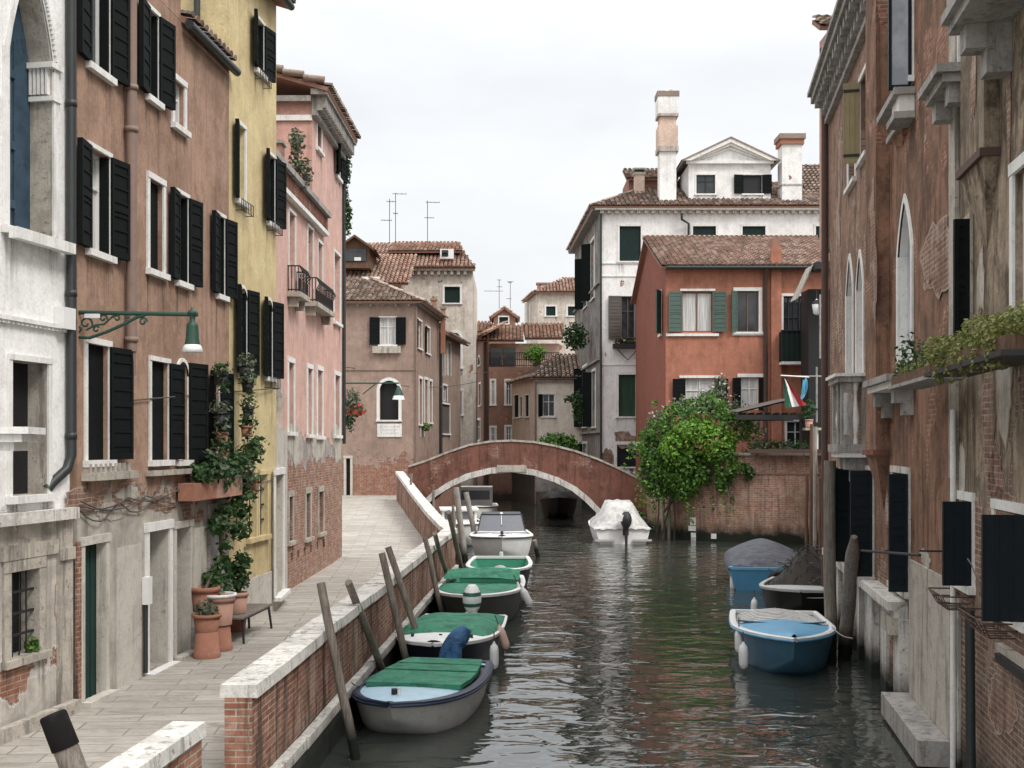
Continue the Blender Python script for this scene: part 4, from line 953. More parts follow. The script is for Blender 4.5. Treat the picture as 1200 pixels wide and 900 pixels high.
# --- cream low house on the right of it ---
YL=76; fl=Fac((P(627,0,YL).x,YL),(P(682,0,YL).x,YL)); fl2=Fac((P(600,0,83.5).x,83.5),(P(627,0,YL).x-.005,YL))
hl=root('low_cream_house','low pale cream house with a tiled hip roof standing in the water behind bridge','house',(1.5,YL,.3))
win(hl,fl,636,650,462,488,pane='glass',trim=.1,dp=.12,shL=168,sw=.3)
for x0,x1,yt,yb in ((602.5,608,463,489),(609.5,612,465,488),(615.5,620,463,488)): win(hl,fl2,x0,x1,yt,yb,pane='shutter',trim=.08,dp=.06,frame=None)
zl=fl.z(0,443); mb=MB(); wallface(mb,fl,-.5,zl,'cream'); wallface(mb,fl2,-.5,zl,'salmon'); body(mb,fl,7,-.5,zl,'cream'); mb.build('wall',hl)
mb=MB(); a=P(627,443,YL)
tiles(mb,[fl.pt(-.2,.35,zl),fl.pt(fl.L,.35,zl),fl.pt(fl.L,-4,zl+1.8),fl.pt(1.5,-4,zl+1.8)],'tile_old',.28,.45,.05,seed=21)
tiles(mb,[fl2.pt(-.2,.35,zl),fl2.pt(fl2.L+.2,.35,zl),fl.pt(1.5,-4,zl+1.8),fl2.pt(.5,-2.6,zl+1.2)],'tile_old',.28,.45,.05,seed=22); mb.build('roof',hl)
mb=MB(); fl.box(mb,0,fl.L,.003,.2,zl-.25,zl-.05,'stoneg'); mb.tube([fl.pt(.03,.1,.3),fl.pt(.03,.1,zl)],.07,'pipebr',6); mb.build('cornice',hl)
# --- upper cream house ---
YU=104; fu=Fac((P(630,0,YU).x,YU),(P(684,0,YU).x,YU)); fu2=Fac((P(617,0,111).x,111),(P(630,0,YU).x-.005,YU))
hu=root('upper_cream_house','far cream house with green windows rising behind the red roofs','house',(3,YU,0))
for x0,x1 in ((640,651),(665.5,677)): win(hu,fu,x0,x1,359,370,pane='greenpanel',trim=.15,dp=.1,frame=None)
zu=fu.z(0,343); mb=MB(); wallface(mb,fu,0,zu,'creamold'); wallface(mb,fu2,0,zu,'creamold'); body(mb,fu,8,0,zu,'creamold'); mb.build('wall',hu)
mb=MB(); tiles(mb,[fu.pt(-.4,.5,zu),fu.pt(fu.L,.5,zu),fu.pt(fu.L,-4,zu+1.9),fu.pt(2.6,-4,zu+1.9)],'tile_red',.3,.5,.05,seed=23); tiles(mb,[fu2.pt(-.2,.4,zu),fu2.pt(fu2.L+.3,.4,zu),fu.pt(2.6,-4,zu+1.9),fu.pt(1.5,-7,zu+1)],'tile_red',.3,.5,.05,seed=24); r=mb.build('roof',hu)
mb=MB(); c=P(641,335,106); mb.abox((c.x-.9,106,c.z-1.2),(c.x+.5,106.8,c.z+.15),'creamold'); mb.abox((c.x-1,105.9,c.z+.15),(c.x+.6,106.9,c.z+.3),'terracotta'); c=P(617,355,108); mb.tube([(c.x,108,c.z-3.5),(c.x,108,c.z)],.2,'stonew',8); mb.build('chimney',r)
# --- small tower house ---
YS=97; fs=Fac((P(578.5,0,YS).x,YS),(P(604,0,YS).x,YS)); hs_=root('small_tower','small brick roof tower with gabled top on the skyline','tower',(-.5,YS,0))
win(hs_,fs,585,595.5,371.5,379,pane='greenpanel',trim=.1,dp=.1,frame=None)
zs=fs.z(0,371); za=fs.z(0,361); mb=MB(); wallface(mb,fs,0,zs,'redbrick_st'); body(mb,fs,4,0,zs,'redbrick_st',top=False)
xm=(fs.A.x+fs.B.x)/2; mb.face([fs.pt(0,0,zs),fs.pt(fs.L,0,zs),(xm,YS,za)],'redbrick_st'); mb.build('wall',hs_)
mb=MB()
tiles(mb,[(fs.A.x-.25,YS+4,zs-.1),(fs.A.x-.25,YS-.2,zs-.1),(xm,YS-.2,za+.03),(xm,YS+4,za+.03)],'tile_red',.28,.4,.04,seed=25); tiles(mb,[(fs.B.x+.25,YS-.2,zs-.1),(fs.B.x+.25,YS+4,zs-.1),(xm,YS+4,za+.03),(xm,YS-.2,za+.03)],'tile_red',.28,.4,.04,seed=26); mb.build('roof',hs_)
mb=MB(); mb.abox((P(545,0,99).x,99,0),(P(581,0,99).x,104,P(0,386,99).z),'salmon'); tiles(mb,[(P(545,0,98).x,98.5,P(0,388,98).z),(P(583,0,98).x,98.5,P(0,388,98).z),(P(575,0,103).x,103,P(0,378,103).z),(P(545,0,103).x,103,P(0,378,103).z)],'tile_red',.3,.5,.05,seed=27)
rl=root('roof_block','low far house with an orange roof left of the small tower','house',(-2,99,0)); rl.name='far_house'; ORG[rl.name]=V((-2,99,0)); mb.build('wall_and_roof',rl)
antenna(hs_,585,362,328,99,((341,1.6,.8),(328,.3,.5),(336,.4,.4))); antenna(hs_,598,362,330,99,((330,.5,.5),(331,.3,.6),(350,.4,.8)))
# ================= white palace on the right =================
YT_=66; ft=Fac((P(703,0,YT_).x,YT_),(22,YT_)); ft2=Fac((4.42,81),(P(703,0,YT_).x-.006,YT_))
ht=root('white_palace','large chalky white house with pedimented roof dormer and tall chimneys, behind orange house','house',(5,YT_,.5))
zT=ft.z(0,247)
for x0,x1,yt,yb,p in ((726,751,265,306,'greenpanel'),(812,839,265,300,'greenpanel'),(870,897,265,300,'greenpanel'),(956,980,265,300,'greenpanel')): win(ht,ft,x0,x1,yt,yb,pane=p,trim=.12,dp=.08,frame=None,sill=True)
win(ht,ft,728,744,347,398,pane='glass',trim=0,dp=.2,shL=170,shR=170,sw=.75,smat='shutterbr',frame='shutterbr')
win(ht,ft,725,745,439,488,pane='gcurtain',trim=.15,dp=.15,frame=None)
win(ht,ft,723,748,521,547,pane='dark',trim=.18,dp=.15,frame=None,bars=True)
for x0,x1,yt,yb in ((684,688,300,360),(692.5,697,282,350),(683,688,430,500),(694,698,435,500),(683,688,520,540)): win(ht,ft2,x0,x1,yt,yb,pane='glass',trim=.15,dp=.2,shL=120,sw=.6)
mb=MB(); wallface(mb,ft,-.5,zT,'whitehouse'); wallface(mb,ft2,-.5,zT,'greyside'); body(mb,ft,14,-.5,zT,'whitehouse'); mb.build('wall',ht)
mb=MB(); ft.box(mb,-.3,ft.L,.003,.4,zT,zT+.16,'stonew'); ft2.box(mb,0,ft2.L+.1,.003,.45,zT,zT+.16,'stoneg')
for i in range(60): ft.box(mb,i*.42,i*.42+.2,.003,.3,zT-.2,zT-.002,'stoned')
for py in (308,403-80,427): ft.box(mb,0,ft.L,.003,.05,ft.z(0,py)-.06,ft.z(0,py),'stonew')
for py in (330,420,505): ft2.box(mb,0,ft2.L,.003,.14,ft.z(0,py)-.1,ft.z(0,py),'stoneg')
mb.build('cornice',ht)
mb=MB(); zr=zT+2.9
tiles(mb,[ft.pt(-.5,.5,zT+.18),ft.pt(ft.L,.5,zT+.18),ft.pt(ft.L,-6,zr),ft.pt(4.5,-6,zr)],'tile_old',.28,.45,.05,seed=31)
tiles(mb,[ft2.pt(0,.5,zT+.18),ft2.pt(ft2.L+.5,.5,zT+.18),ft.pt(4.5,-6,zr),ft2.pt(0,-4.5,zr)],'tile_old',.28,.45,.05,seed=32); rt=mb.build('roof',ht)
mb=MB(); A_=P(741,227,68).x; B_=P(760,227,68).x; mb.abox((A_,70,zT+1),(B_+2.0,74,P(0,205,70).z),'chimred'); tiles(mb,[(A_-.2,69.6,P(0,211,70).z),(B_+2,69.6,P(0,211,70).z),(B_+2,72,P(0,205,72).z+.3),(A_-.2,72,P(0,205,72).z+.3)],'tile_old',.28,.4,.05,seed=33); mb.build('dormer',rt)
# pedimented dormer
YP=66.9; fpd=Fac((P(807,0,YP).x,YP),(P(903,0,YP).x,YP)); dm=MB()
zp0=fpd.z(0,243)-.3; zp1=fpd.z(0,192)
save=fpd.holes
win(rt,fpd,816,838,205,227,pane='glass',trim=.08,dp=.1,frame='iron',name='window'); win(rt,fpd,871,893,205,227,pane='dark',trim=.06,dp=.1,frame=None,shL=172,shR=172,sw=.55,name='window')
mb=MB(); wallface(mb,fpd,zp0,zp1,'whitehouse'); body(mb,fpd,5,zp0,zp1,'whitehouse',top=False)
xm=(fpd.A.x+fpd.B.x)/2; zpk=fpd.z(0,164); mb.face([fpd.pt(0,-.0,zp1),fpd.pt(fpd.L,0,zp1),(xm,YP,zpk-.2)],'whitehouse')
fpd.box(mb,-.15,fpd.L+.15,.003,.22,zp1-.02,zp1+.14,'stonew')
def trifr(mb,hw0,z0,zp,inset,w0,w1,mat):
    """raking frame of a gable: outer triangle minus the same triangle set in"""
    O=[(xm-hw0,z0),(xm,zp),(xm+hw0,z0)]; k=inset; sl=(zp-z0)/hw0; dx=k*math.sqrt(1+sl*sl)/sl
    I=[(xm-hw0+dx,z0),(xm,zp-k*math.sqrt(1+sl*sl)),(xm+hw0-dx,z0)]
    Y0,Y1=YP-w0,YP-w1
    for a in (0,1):
        b=a+1; q=[O[a],O[b],I[b],I[a]]
        mb.face([(x,Y1,z) for x,z in q],mat)
        mb.face([(O[a][0],Y0,O[a][1]),(O[b][0],Y0,O[b][1]),(O[b][0],Y1,O[b][1]),(O[a][0],Y1,O[a][1])],mat); mb.face([(I[a][0],Y0,I[a][1]),(I[b][0],Y0,I[b][1]),(I[b][0],Y1,I[b][1]),(I[a][0],Y1,I[a][1])],mat)
trifr(mb,fpd.L/2+.42,zp1+.10,zpk,.2,-5,.42,'stonew'); trifr(mb,fpd.L/2+.15,zp1+.14,zpk-.22,.16,0,.28,'stonew'); trifr(mb,fpd.L/2-.12,zp1+.14,zpk-.42,.12,0,.14,'stonew')
trifr(mb,fpd.L/2+.5,zp1+.12,zpk+.09,.07,-5,.47,'tile_old')
mb.build('pediment',rt)
def chimney(par,px0,px1,yt,yb,Y,mat='whitehouse',prof=None,cap=True,label=None):
    a,b=P(px0,yb,Y),P(px1,yt,Y); cx=(a.x+b.x)/2; w=b.x-a.x; mb=MB()
    for (y0,y1,k,mt) in prof:
        z0,z1=P(0,y1,Y).z,P(0,y0,Y).z; mb.abox((cx-w/2*k,Y-w/2*k,z0),(cx+w/2*k,Y+w/2*k,z1-.003),mt)
    o=mb.build('chimney',par)
    if label: o['label']=label
    return o
chimney(rt,770,793,110,245,67,prof=((180,260,.84,'whitehouse'),(174,180,1.05,'stoned'),(150,174,1.0,'salmon'),(139,150,.82,'salmon'),(136,139,1.05,'stoned'),(116,136,1.05,'whitehouse'),(110,116,1.12,'tile_old')),label='tall stepped white chimney')
o_=chimney(rt,914,937,165,245,67,prof=((172,255,1.0,'whitehouse'),(218,220,1.05,'stoned'),(166,172,1.18,'terracotta'),(160,166,1.32,'tile_old')),label='square white chimney with a tiled cap')
chimney(rt,743,755,198,232,69,prof=((206,240,.95,'salmon'),(203,206,1.15,'stoned'),(200,203,.8,'dark'),(198,200,1.15,'stoned')))
mb=MB(); mb.tube([P(799,250,65.6),P(799,257,65.6),P(807,262,65.8),P(807,300,65.8)],.08,'pipe',6); mb.build('downpipe',ht); mb=MB(); mb.tube([ft.pt(0.05,.12,.5),ft.pt(.05,.12,zT)],.07,'pipe',6); mb.build('downpipe',ht)
mb=MB()
tiles(mb,[(P(940,0,69).x,68.2,P(0,232,68).z),(24,68.2,P(0,232,68).z),(24,73,P(0,190,72).z),(P(940,0,72).x,73,P(0,190,72).z)],'tile_old',.28,.45,.05,seed=34); mb.build('upper_roof',ht)
# ================= orange house =================
fo=Fac((P(780,0,52).x,52),(15.5,52)); fo2=Fac((P(780,0,52).x-.003,64.5),(P(780,0,52).x-.003,52.003))
ho=root('orange_house','orange red house with green shutters and tiled roof above the garden wall','house',(7,52,1))
zo=fo.z(0,313)
win(ho,fo,799,835,342,389,pane='curtain',trim=.0,dp=.12,frame='winewood',mull=1,shL=168,shR=168,sw=.62,smat='shutterg',sill=False,trans=0)
win(ho,fo,863.5,889,341,389,pane='glass',trim=.16,dp=.12,frame='winewood',mull=1,trans=0,shL=150,sw=.3,smat='shutterg')
win(ho,fo,918,944,347,420,pane='glass',trim=.12,dp=.15,frame='iron',mull=3)
win(ho,fo,803,838,444,484,pane='curtain',trim=0,dp=.15,mull=1,shL=170,shR=170,sw=.58,sill=False)
win(ho,fo,868,889,443,480,pane='curtain',trim=0,dp=.15,mull=1,shL=170,shR=170,sw=.38,sill=False)
win(ho,fo,922,943,494,530,pane='glass',trim=.1,dp=.15)
win(ho,fo2,773,775.5,342,392,pane='glass',trim=.06,dp=.12,shR=150,sw=.6,smat='shutterg')
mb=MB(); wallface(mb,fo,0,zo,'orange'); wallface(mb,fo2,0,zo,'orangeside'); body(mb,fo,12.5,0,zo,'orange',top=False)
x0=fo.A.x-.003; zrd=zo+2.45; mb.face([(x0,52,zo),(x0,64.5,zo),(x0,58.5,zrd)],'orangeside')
fo.box(mb,fo.u(903),fo.u(915),.003,.16,1,zo+.9,'orange'); fo.box(mb,fo.u(905),fo.u(913),-.4,.1,zo+.2,zo+1.3,'chimred'); mb.build('wall',ho)
mb=MB(); tiles(mb,[(x0-.25,51.6,zo-.02),(15.5,51.6,zo-.02),(15.5,58.5,zrd),(x0-.25,58.5,zrd)],'tile',.25,.42,.05,seed=41); tiles(mb,[(15.5,65,zo-.02),(x0-.25,65,zo-.02),(x0-.25,58.5,zrd),(15.5,58.5,zrd)],'tile',.25,.42,.05,seed=42)
mb.tube([(x0-.3,58.5,zrd+.06),(15.5,58.5,zrd+.06)],.12,'tile',7); r=mb.build('roof',ho)
mb=MB(); mb.tube([(x0,51.55,zo-.08),(15.4,51.55,zo-.08)],.085,'pipe',8); u=fo.u(896.5); mb.tube([fo.pt(u,.4,zo-.1),fo.pt(u,.12,zo-.5),fo.pt(u,.12,2)],.1,'piperust',8); mb.build('gutter',ho)
for a,b,w,y1,y0 in ((780.5,842,.1,394,391),(797,838,.05,341,338.5),(858,895,.06,393,390),(796,844,.05,443,440),(864,895,.05,442,438)):
    mb=MB(); fo.box(mb,fo.u(a),fo.u(b),.003 if w!=.06 else .033,w,fo.z(0,y1),fo.z(0,y0),'stonew'); mb.build('window_trim',ho)

mb=MB(); a,b=fo.u(912),fo.u(947); z0,z1=fo.z(0,425),fo.z(0,390); fo.box(mb,a,b,.003,.75,z0-.12,z0,'stonew'); fo.box(mb,a,b,.68,.72,z0,z1,'greenpanel'); fo.box(mb,a,a+.04,.0,.679,z0,z1,'greenpanel'); fo.box(mb,b-.04,b,0,.679,z0,z1,'greenpanel')
for i in range(7): fo.box(mb,a+(b-a)*i/6-.02,a+(b-a)*i/6+.02,.722,.74,z0,z1,'iron')
fo.box(mb,a-.03,b+.03,.6,.78,z1,z1+.06,'iron'); mb.build('balcony',ho)
# dark loggia to the right of the orange house, up to the far end of the right-hand row
lg=root('dark_loggia','open loggia with its shade painted as a dark panel beside the orange house, next to the far right house','loggia',(13.2,49,1))
mb=MB(); a=P(949,0,49).x; mb.abox((a,49.2,0),(a+5,50.5,P(0,338,49).z),'dark'); mb.build('shade_panel',lg)  # near-black box paints the deep shade inside the open loggia
mb=MB(); q=[P(934,350,48.4),P(953,310,48.4),P(975,310,48.4),P(975,350,48.4)]; mb.face([q[0],q[1],q[1]+V((0,1.2,0)),q[0]+V((0,1.2,0))],'stoned'); mb.tube([q[0],q[1]],.04,'stoneg',5); mb.abox((q[1].x,47.9,q[1].z-.25),(q[1].x+5,49,q[1].z+.05),'iron'); mb.build('awning',lg)
mb=MB()
mb.tube([P(957,495,48),P(957,430,48)],.04,'stoneg',6); mb.tube([P(961,420,48),P(961,345,48)],.04,'stoneg',6)
mb.tube([P(925,441,48),P(975,441,48)],.035,'stoneg',6); mb.build('pole_frame',lg)

patch(ht,ft,735,516,.75,.5,'brickpatch',seed=50); patch(ht,ft,712,537,.4,.6,'brickpatch',seed=51)

for k,(a,b,sg_,l) in enumerate((((402,430,YG-1.5),(575,436,83.8),.25,'thin overhead cable from the corner house to the red house'),((470,452,YG-1.5),(560,447,77),.2,'short overhead cable beside the bracket lamp of the corner house'))):
    p,q=P(*a),P(*b); mb=MB(); mb.tube([p+(q-p)*(i/12)-UP*sg_*math.sin(math.pi*i/12) for i in range(13)],.02,'cable',4); tag(mb.build('overhead_cable'),l,'cable')
# ================= right-hand row =================
def RX(y): return 3.17+.16*y
def chbreast(mb,f,u0,u1,w,z0,z1,mat,taper=.9,cap='bridge'):
    f.box(mb,u0,u1,.003,w,z0,z1,mat); f.box(mb,u0-.03,u1+.03,.003,w+.05,z0-.09,z0-.002,cap)
    um=(u0+u1)/2; a=[f.pt(u0,w,z0-.09),f.pt(u1,w,z0-.09),f.pt(u1,.0,z0-.09),f.pt(u0,.0,z0-.09)]; t=f.pt(um,.0,z0-.09-taper)
    mb.face([a[0],a[1],t],mat); mb.face([a[1],a[2],t],mat); mb.face([a[3],a[0],t],mat)
# far brick house
M['ochre']=paint('ochre_glass_sash',(.30,.24,.12),.3,dk=.1)
f1=Fac((RX(27.4),27.4),(RX(20),20)); h1=root('brick_house','far right house of crumbling brick with a bracketed cornice and carved stone balcony','house',(RX(21),21,0))
Z1=12.45
win(h1,f1,993,1000,303,440,pane='dark',trim=.12,arch='gothic',dp=.3,frame=None,rmat='stonew',zpx=997)
win(h1,f1,1005,1012,300,440,pane='glass',trim=.12,arch='gothic',dp=.3,frame=None,rmat='stonew',zpx=1008)
win(h1,f1,995,1003,128,215,pane='glass',trim=.14,dp=.2); win(h1,f1,1009,1017,88,184,pane='curtain',trim=.1,dp=.15,frame='brwood',shL=95,sw=.3,smat='ochre',slat=False)
win(h1,f1,1001,1024,552,668,pane='dark',trim=.08,dp=.3,frame=None,z=(3.82,1.93),shL=90,shR=92,sw=.38,smat='shutterb',tmat='stone')
mb=MB(); wallface(mb,f1,-.6,Z1,'farbrick'); body(mb,f1,9,-.6,Z1,'farbrick'); mb.build('wall',h1)
mb=MB(); f1.box(mb,-.2,f1.L,.003,.42,Z1,Z1+.16,'stoneg'); f1.box(mb,-.2,f1.L,.003,.5,Z1+.162,Z1+.26,'stoneg'); f1.box(mb,-.05,f1.L,.003,.12,Z1-.55,Z1-.42,'stoneg')
for i in range(17):
    u=f1.L*(i+.3)/17
    f1.box(mb,u,u+.17,.003,.36,Z1-.2,Z1-.003,'stoneg'); f1.box(mb,u,u+.17,.003,.22,Z1-.4,Z1-.203,'stoneg')
mb.build('bracket_cornice',h1)
mb=MB(); tiles(mb,[f1.pt(-.2,.3,Z1+.28),f1.pt(f1.L,.3,Z1+.28),f1.pt(f1.L,-4,Z1+1.9),f1.pt(-.2,-4,Z1+1.9)],'tile_old',seed=51); r=mb.build('roof',h1)
c=P(984,60,24.5); mb=MB(); c=P(987,60,27.9); mb.abox((c.x-.42,27.5,9),(c.x+.5,28.4,14.2),'pinkside'); mb.abox((c.x-.47,27.45,13.3),(c.x+.55,28.45,13.38),'stoned')
tiles(mb,[(c.x-.7,27.3,14.2),(c.x+.8,27.3,14.2),(c.x+.8,28.0,14.6),(c.x-.7,28.0,14.6)],'tile_old',seed=52); mb.build('chimney',r)
mb=MB(); c=P(965.5,105,27.0); mb.tube([c-UP*.2,c+UP*.85],.05,'stoneg',8); mb.lathe(c+UP*.85,[(.05,0),(.1,.02),(.1,.12),(.05,.14)],'iron',8); mb.build('flue_pipe',r)
mb=MB(); q=f1.pt(-.06,.1,0); mb.tube([q+UP*.6,q+UP*(Z1-.1)],.085,'piperust',10); mb.build('downpipe',h1)
# carved balcony
mb=MB(); zf=f1.z(1015,522); zt=f1.z(1015,442); ub=f1.L-1.25; ua=f1.L-2.7; w=.5
f1.box(mb,ua-.05,ub+.05,.003,w+.06,zf-.12,zf+.02,'stoneg'); f1.box(mb,ua-.02,ub+.02,.003,w,zf-.22,zf-.122,'stonew'); f1.box(mb,ua-.05,ub+.05,.003,w+.05,zt-.1,zt,'stoneg'); f1.box(mb,ua-.08,ub+.08,.003,w+.1,zt+.002,zt+.06,'stonew')
for u in (ua,ub-.16,(ua+ub)/2): f1.box(mb,u,u+.16,w-.2,w-.02,zf+.022,zt-.102,'stoneg')
f1.box(mb,ub-.16,ub-.01,.003,.1,zf+.022,zt-.102,'stoneg'); f1.box(mb,ub-.012,ub+.0,w-.17,w-.06,zf+.2,zt-.3,'stonew')
bp=[(.05,0),(.05,.05),(.03,.09),(.07,.3),(.03,.55),(.03,.62),(.055,.68),(.055,.74)]
k=(zt-.1-zf-.02)/.74
for u,ww in [(ub-.09,.22),(ub-.09,.4)]+[(ua+.4+i*.33,w-.11) for i in range(int((ub-ua-.5)/.33))]: mb.lathe(f1.pt(u,ww,zf+.02),[(r_*1.1,z_*k) for r_,z_ in bp],'stonew',10)
for u in (ua+.3,ub-.4): f1.box(mb,u,u+.25,.003,w*.8,zf-.45,zf-.222,'stoneg'); f1.box(mb,u,u+.25,.003,w*.4,zf-.7,zf-.452,'stoneg')
mb.build('balcony',h1)
mb=MB(); f1.box(mb,1.2,f1.L-.25,.003,.3,1.78,1.93,'stone')
for u in (1.3,2.4,3.5,4.6,5.6,6.6): f1.box(mb,u,u+.3,.003,.12,-.5,1.778,'stone')
mb.build('stone_base',h1)
# russet house
f2r=Fac((RX(20)-.01,19.99),(RX(14.2),14.2)); h2=root('russet_house','russet stucco house on the right bank with a tall white gothic window','house',(RX(14.2),14.2,0))
Z2=14.5
win(h2,f2r,1054,1069,236,438,pane='paleglass',trim=.13,arch='gothic',dp=.12,frame=None,rmat='stonew',zpx=1062,spring=.75)
win(h2,f2r,1052,1070,-60,104,pane='dark',trim=.1,dp=.2,frame='shutterb',zpx=1062)
win(h2,f2r,1047,1066,556,692,pane='dark',trim=.1,dp=.2,frame=None,z=(3.85,2.1),shR=92,sw=.27,smat='shutterb',tmat='stone')
win(h2,f2r,1030,1044,-260,-120,pane='glass',trim=.1)
mb=MB(); wallface(mb,f2r,-.6,Z2,'russet'); body(mb,f2r,9,-.6,Z2,'russet')
chbreast(mb,f2r,.02,1.15,.22,f2r.z(1033,527),Z2,'russet',.95); chbreast(mb,f2r,f2r.u(1050),f2r.u(1066),.10,f2r.z(1058,150),f2r.z(1058,150)+.3,'russet',.2,'stoneg')
mb.build('wall',h2)
mb=MB(); e=f2r.u(1071); z9=f2r.z(1071,104); o=f2r.pt(e,.04,0)   # glazed sash opened out over the water
mb.box(o,f2r.n,f2r.d,UP,(0,-.02,z9),(.32,.02,z9+1.9),'paleglass')
for x0_,x1_,a,b in ((0,.045,z9,z9+1.9),(.275,.32,z9,z9+1.9),(.045,.275,z9,z9+.06),(.045,.275,z9+1.84,z9+1.9)): mb.box(o,f2r.n,f2r.d,UP,(x0_,-.03,a),(x1_,.03,b),'shutterb')
mb.build('open_sash',h2)
mb=MB(); z8=f2r.z(1066,112)
f2r.box(mb,f2r.u(1050),f2r.u(1073),.003,.3,z8-.1,z8,'stoneg'); f2r.box(mb,f2r.u(1063),f2r.u(1072),.003,.22,z8-.35,z8-.102,'stonew'); f2r.box(mb,f2r.u(1063),f2r.u(1073),.003,.3,z8-.45,z8-.352,'stoneg')
mb.build('stone_sill',h2)
mb=MB(); zl=1.93; f2r.box(mb,f2r.u(1030),f2r.u(1064),.003,.3,zl-.13,zl,'stone'); f2r.box(mb,f2r.u(1030),f2r.u(1064),.003,.2,zl-.24,zl-.132,'stone'); f2r.box(mb,f2r.u(1054),f2r.u(1064),.003,.26,zl-.5,zl-.242,'stoned')
for a,b in ((1024,1031),(1042,1049),(1058,1066)): f2r.box(mb,f2r.u(a),f2r.u(b),.003,.14,-.5,zl-.25,'stone')
f2r.box(mb,f2r.u(1050),f2r.u(1057),.003,.1,.6,1.6,'quaybrick'); mb.build('stone_base',h2)
mb=MB(); f2r.box(mb,f2r.u(1067),f2r.L-.02,.003,.42,.30,.62,'stoneg'); f2r.box(mb,f2r.u(1070),f2r.L-.02,.003,.34,-.6,.278,'quay'); mb.build('water_step',h2)
mb=MB(); f2r.box(mb,.1,f2r.u(1067)-.1,.15,.42,-.6,.17,'quay'); mb.build('foot_ledge',h2)
mb=MB(); mb.tube([f2r.pt(.1,.3,f2r.z(1021,640)),f2r.pt(f2r.u(1112),.35,f2r.z(1112,651))],.022,'iron',6)
for px in (1024,1065,1110): mb.tube([f2r.pt(f2r.u(px),0,f2r.z(px,646)),f2r.pt(f2r.u(px),.34,f2r.z(px,646))],.014,'iron',5)
mb.build('iron_rail',h2)
mb=MB(); z7=f2r.z(1062,441); a=f2r.u(1042); b=f2r.u(1074)
f2r.box(mb,a,b,.003,.42,z7-.1,z7,'stoneg'); f2r.box(mb,a+.04,b-.04,.003,.35,z7-.2,z7-.102,'stonew')
for u in (a+.15,b-.45): f2r.box(mb,u,u+.25,.003,.28,z7-.42,z7-.202,'stoneg'); f2r.box(mb,u,u+.25,.003,.15,z7-.6,z7-.422,'stoneg')
mb.build('balcony_ledge',h2)
# decayed house
f3=Fac((RX(14.2)-.012,14.19),(RX(8.5),8.5)); h3_=root('decayed_house','decayed grey and brick plaster house at the right edge of the picture','house',(RX(10),10,0))
Z3=16
win(h3_,f3,1126,1140,-170,88,pane='paleglass',trim=.07,dp=.12,frame=None,zpx=1130)
win(h3_,f3,1126,1139,262,408,pane='dark',trim=.06,dp=.1,frame=None,tmat='stoned',rmat='decay',shR=93,sw=.17)
win(h3_,f3,1190,1245,196,408,pane='paleglass',trim=.12,dp=.12,zpx=1200)
win(h3_,f3,1119.5,1141,588,690,pane='dark',trim=.1,dp=.2,frame=None,z=(3.64,2.68),shR=92,sw=.31,smat='shutterb',slat=False)
win(h3_,f3,1168,1205,604,724,pane='dark',trim=.1,dp=.2,frame=None,z=(3.62,2.60),shR=90,sw=.39,smat='shutterb',slat=False)
mb=MB(); wallface(mb,f3,-.6,Z3,'decay'); body(mb,f3,9,-.6,Z3,'decay')
chbreast(mb,f3,f3.u(1143),f3.u(1172),.16,f3.z(1158,186),Z3,'decay',.9,'piperust'); f3.box(mb,.0,f3.u(1124),.003,.05,f3.z(1120,560),Z3,'stoned')
mb.build('wall',h3_)
mb=MB(); z6=f3.z(1122,100); a=.02; b=f3.u(1143); f3.box(mb,a,b,.003,.42,z6-.1,z6,'stoneg'); f3.box(mb,a+.05,b-.05,.003,.34,z6-.2,z6-.102,'stoneg')
for u in (a+.05,b-.35): f3.box(mb,u,u+.22,.003,.26,z6-.42,z6-.202,'stoneg')
mb.build('balcony_ledge',h3_)
mb=MB(); z5=f3.z(1180,22); a=f3.u(1176); f3.box(mb,a,a+2,.003,.55,z5-.1,z5,'stoneg'); f3.box(mb,a,a+2,.003,.62,z5+.002,z5+.1,'stoneg'); f3.box(mb,a+.1,a+.35,.003,.45,z5-.35,z5-.102,'stoneg'); f3.box(mb,a+.1,a+.35,.003,.25,z5-.6,z5-.352,'stoneg'); f3.box(mb,a,a+2,.5,.56,z5+.1,z5+.9,'stoneg'); mb.build('upper_balcony',h3_)
mb=MB(); mb.tube([f3.pt(f3.u(1152),.14,f3.z(1152,715)),f3.pt(f3.u(1152),.12,-.4)],.055,'pipe',8); mb.build('downpipe',h3_); mb=MB(); mb.tube([f3.pt(f3.u(1125),.08,f3.z(1125,480)),f3.pt(f3.u(1125),.08,.2)],.035,'stonew',8); mb.build('downpipe',h3_)
for u0_,u1_,zz,w in ((f3.u(1122),f3.u(1141),f3.z(1130,694),.34),(f3.u(1165),f3.u(1198),f3.z(1180,722),.36)):
    mb=MB()
    for dz in (0,-.08,-.16):
        k=1-.25*abs(dz)/.16; um=(u0_+u1_)/2; hu_=(u1_-u0_)/2*k
        mb.tube([f3.pt(um-hu_,.02,zz+dz),f3.pt(um-hu_,w*k,zz+dz),f3.pt(um+hu_,w*k,zz+dz),f3.pt(um+hu_,.02,zz+dz)],.009,'piperust',4)
    for i in range(6):
        u=u0_+(u1_-u0_)*i/5; mb.tube([f3.pt(u,w,zz),f3.pt((u0_+u1_)/2+(u-(u0_+u1_)/2)*.75,w*.75,zz-.16),f3.pt((u0_+u1_)/2+(u-(u0_+u1_)/2)*.75,.02,zz-.16)],.007,'piperust',4)
    mb.build('iron_basket',h3_)

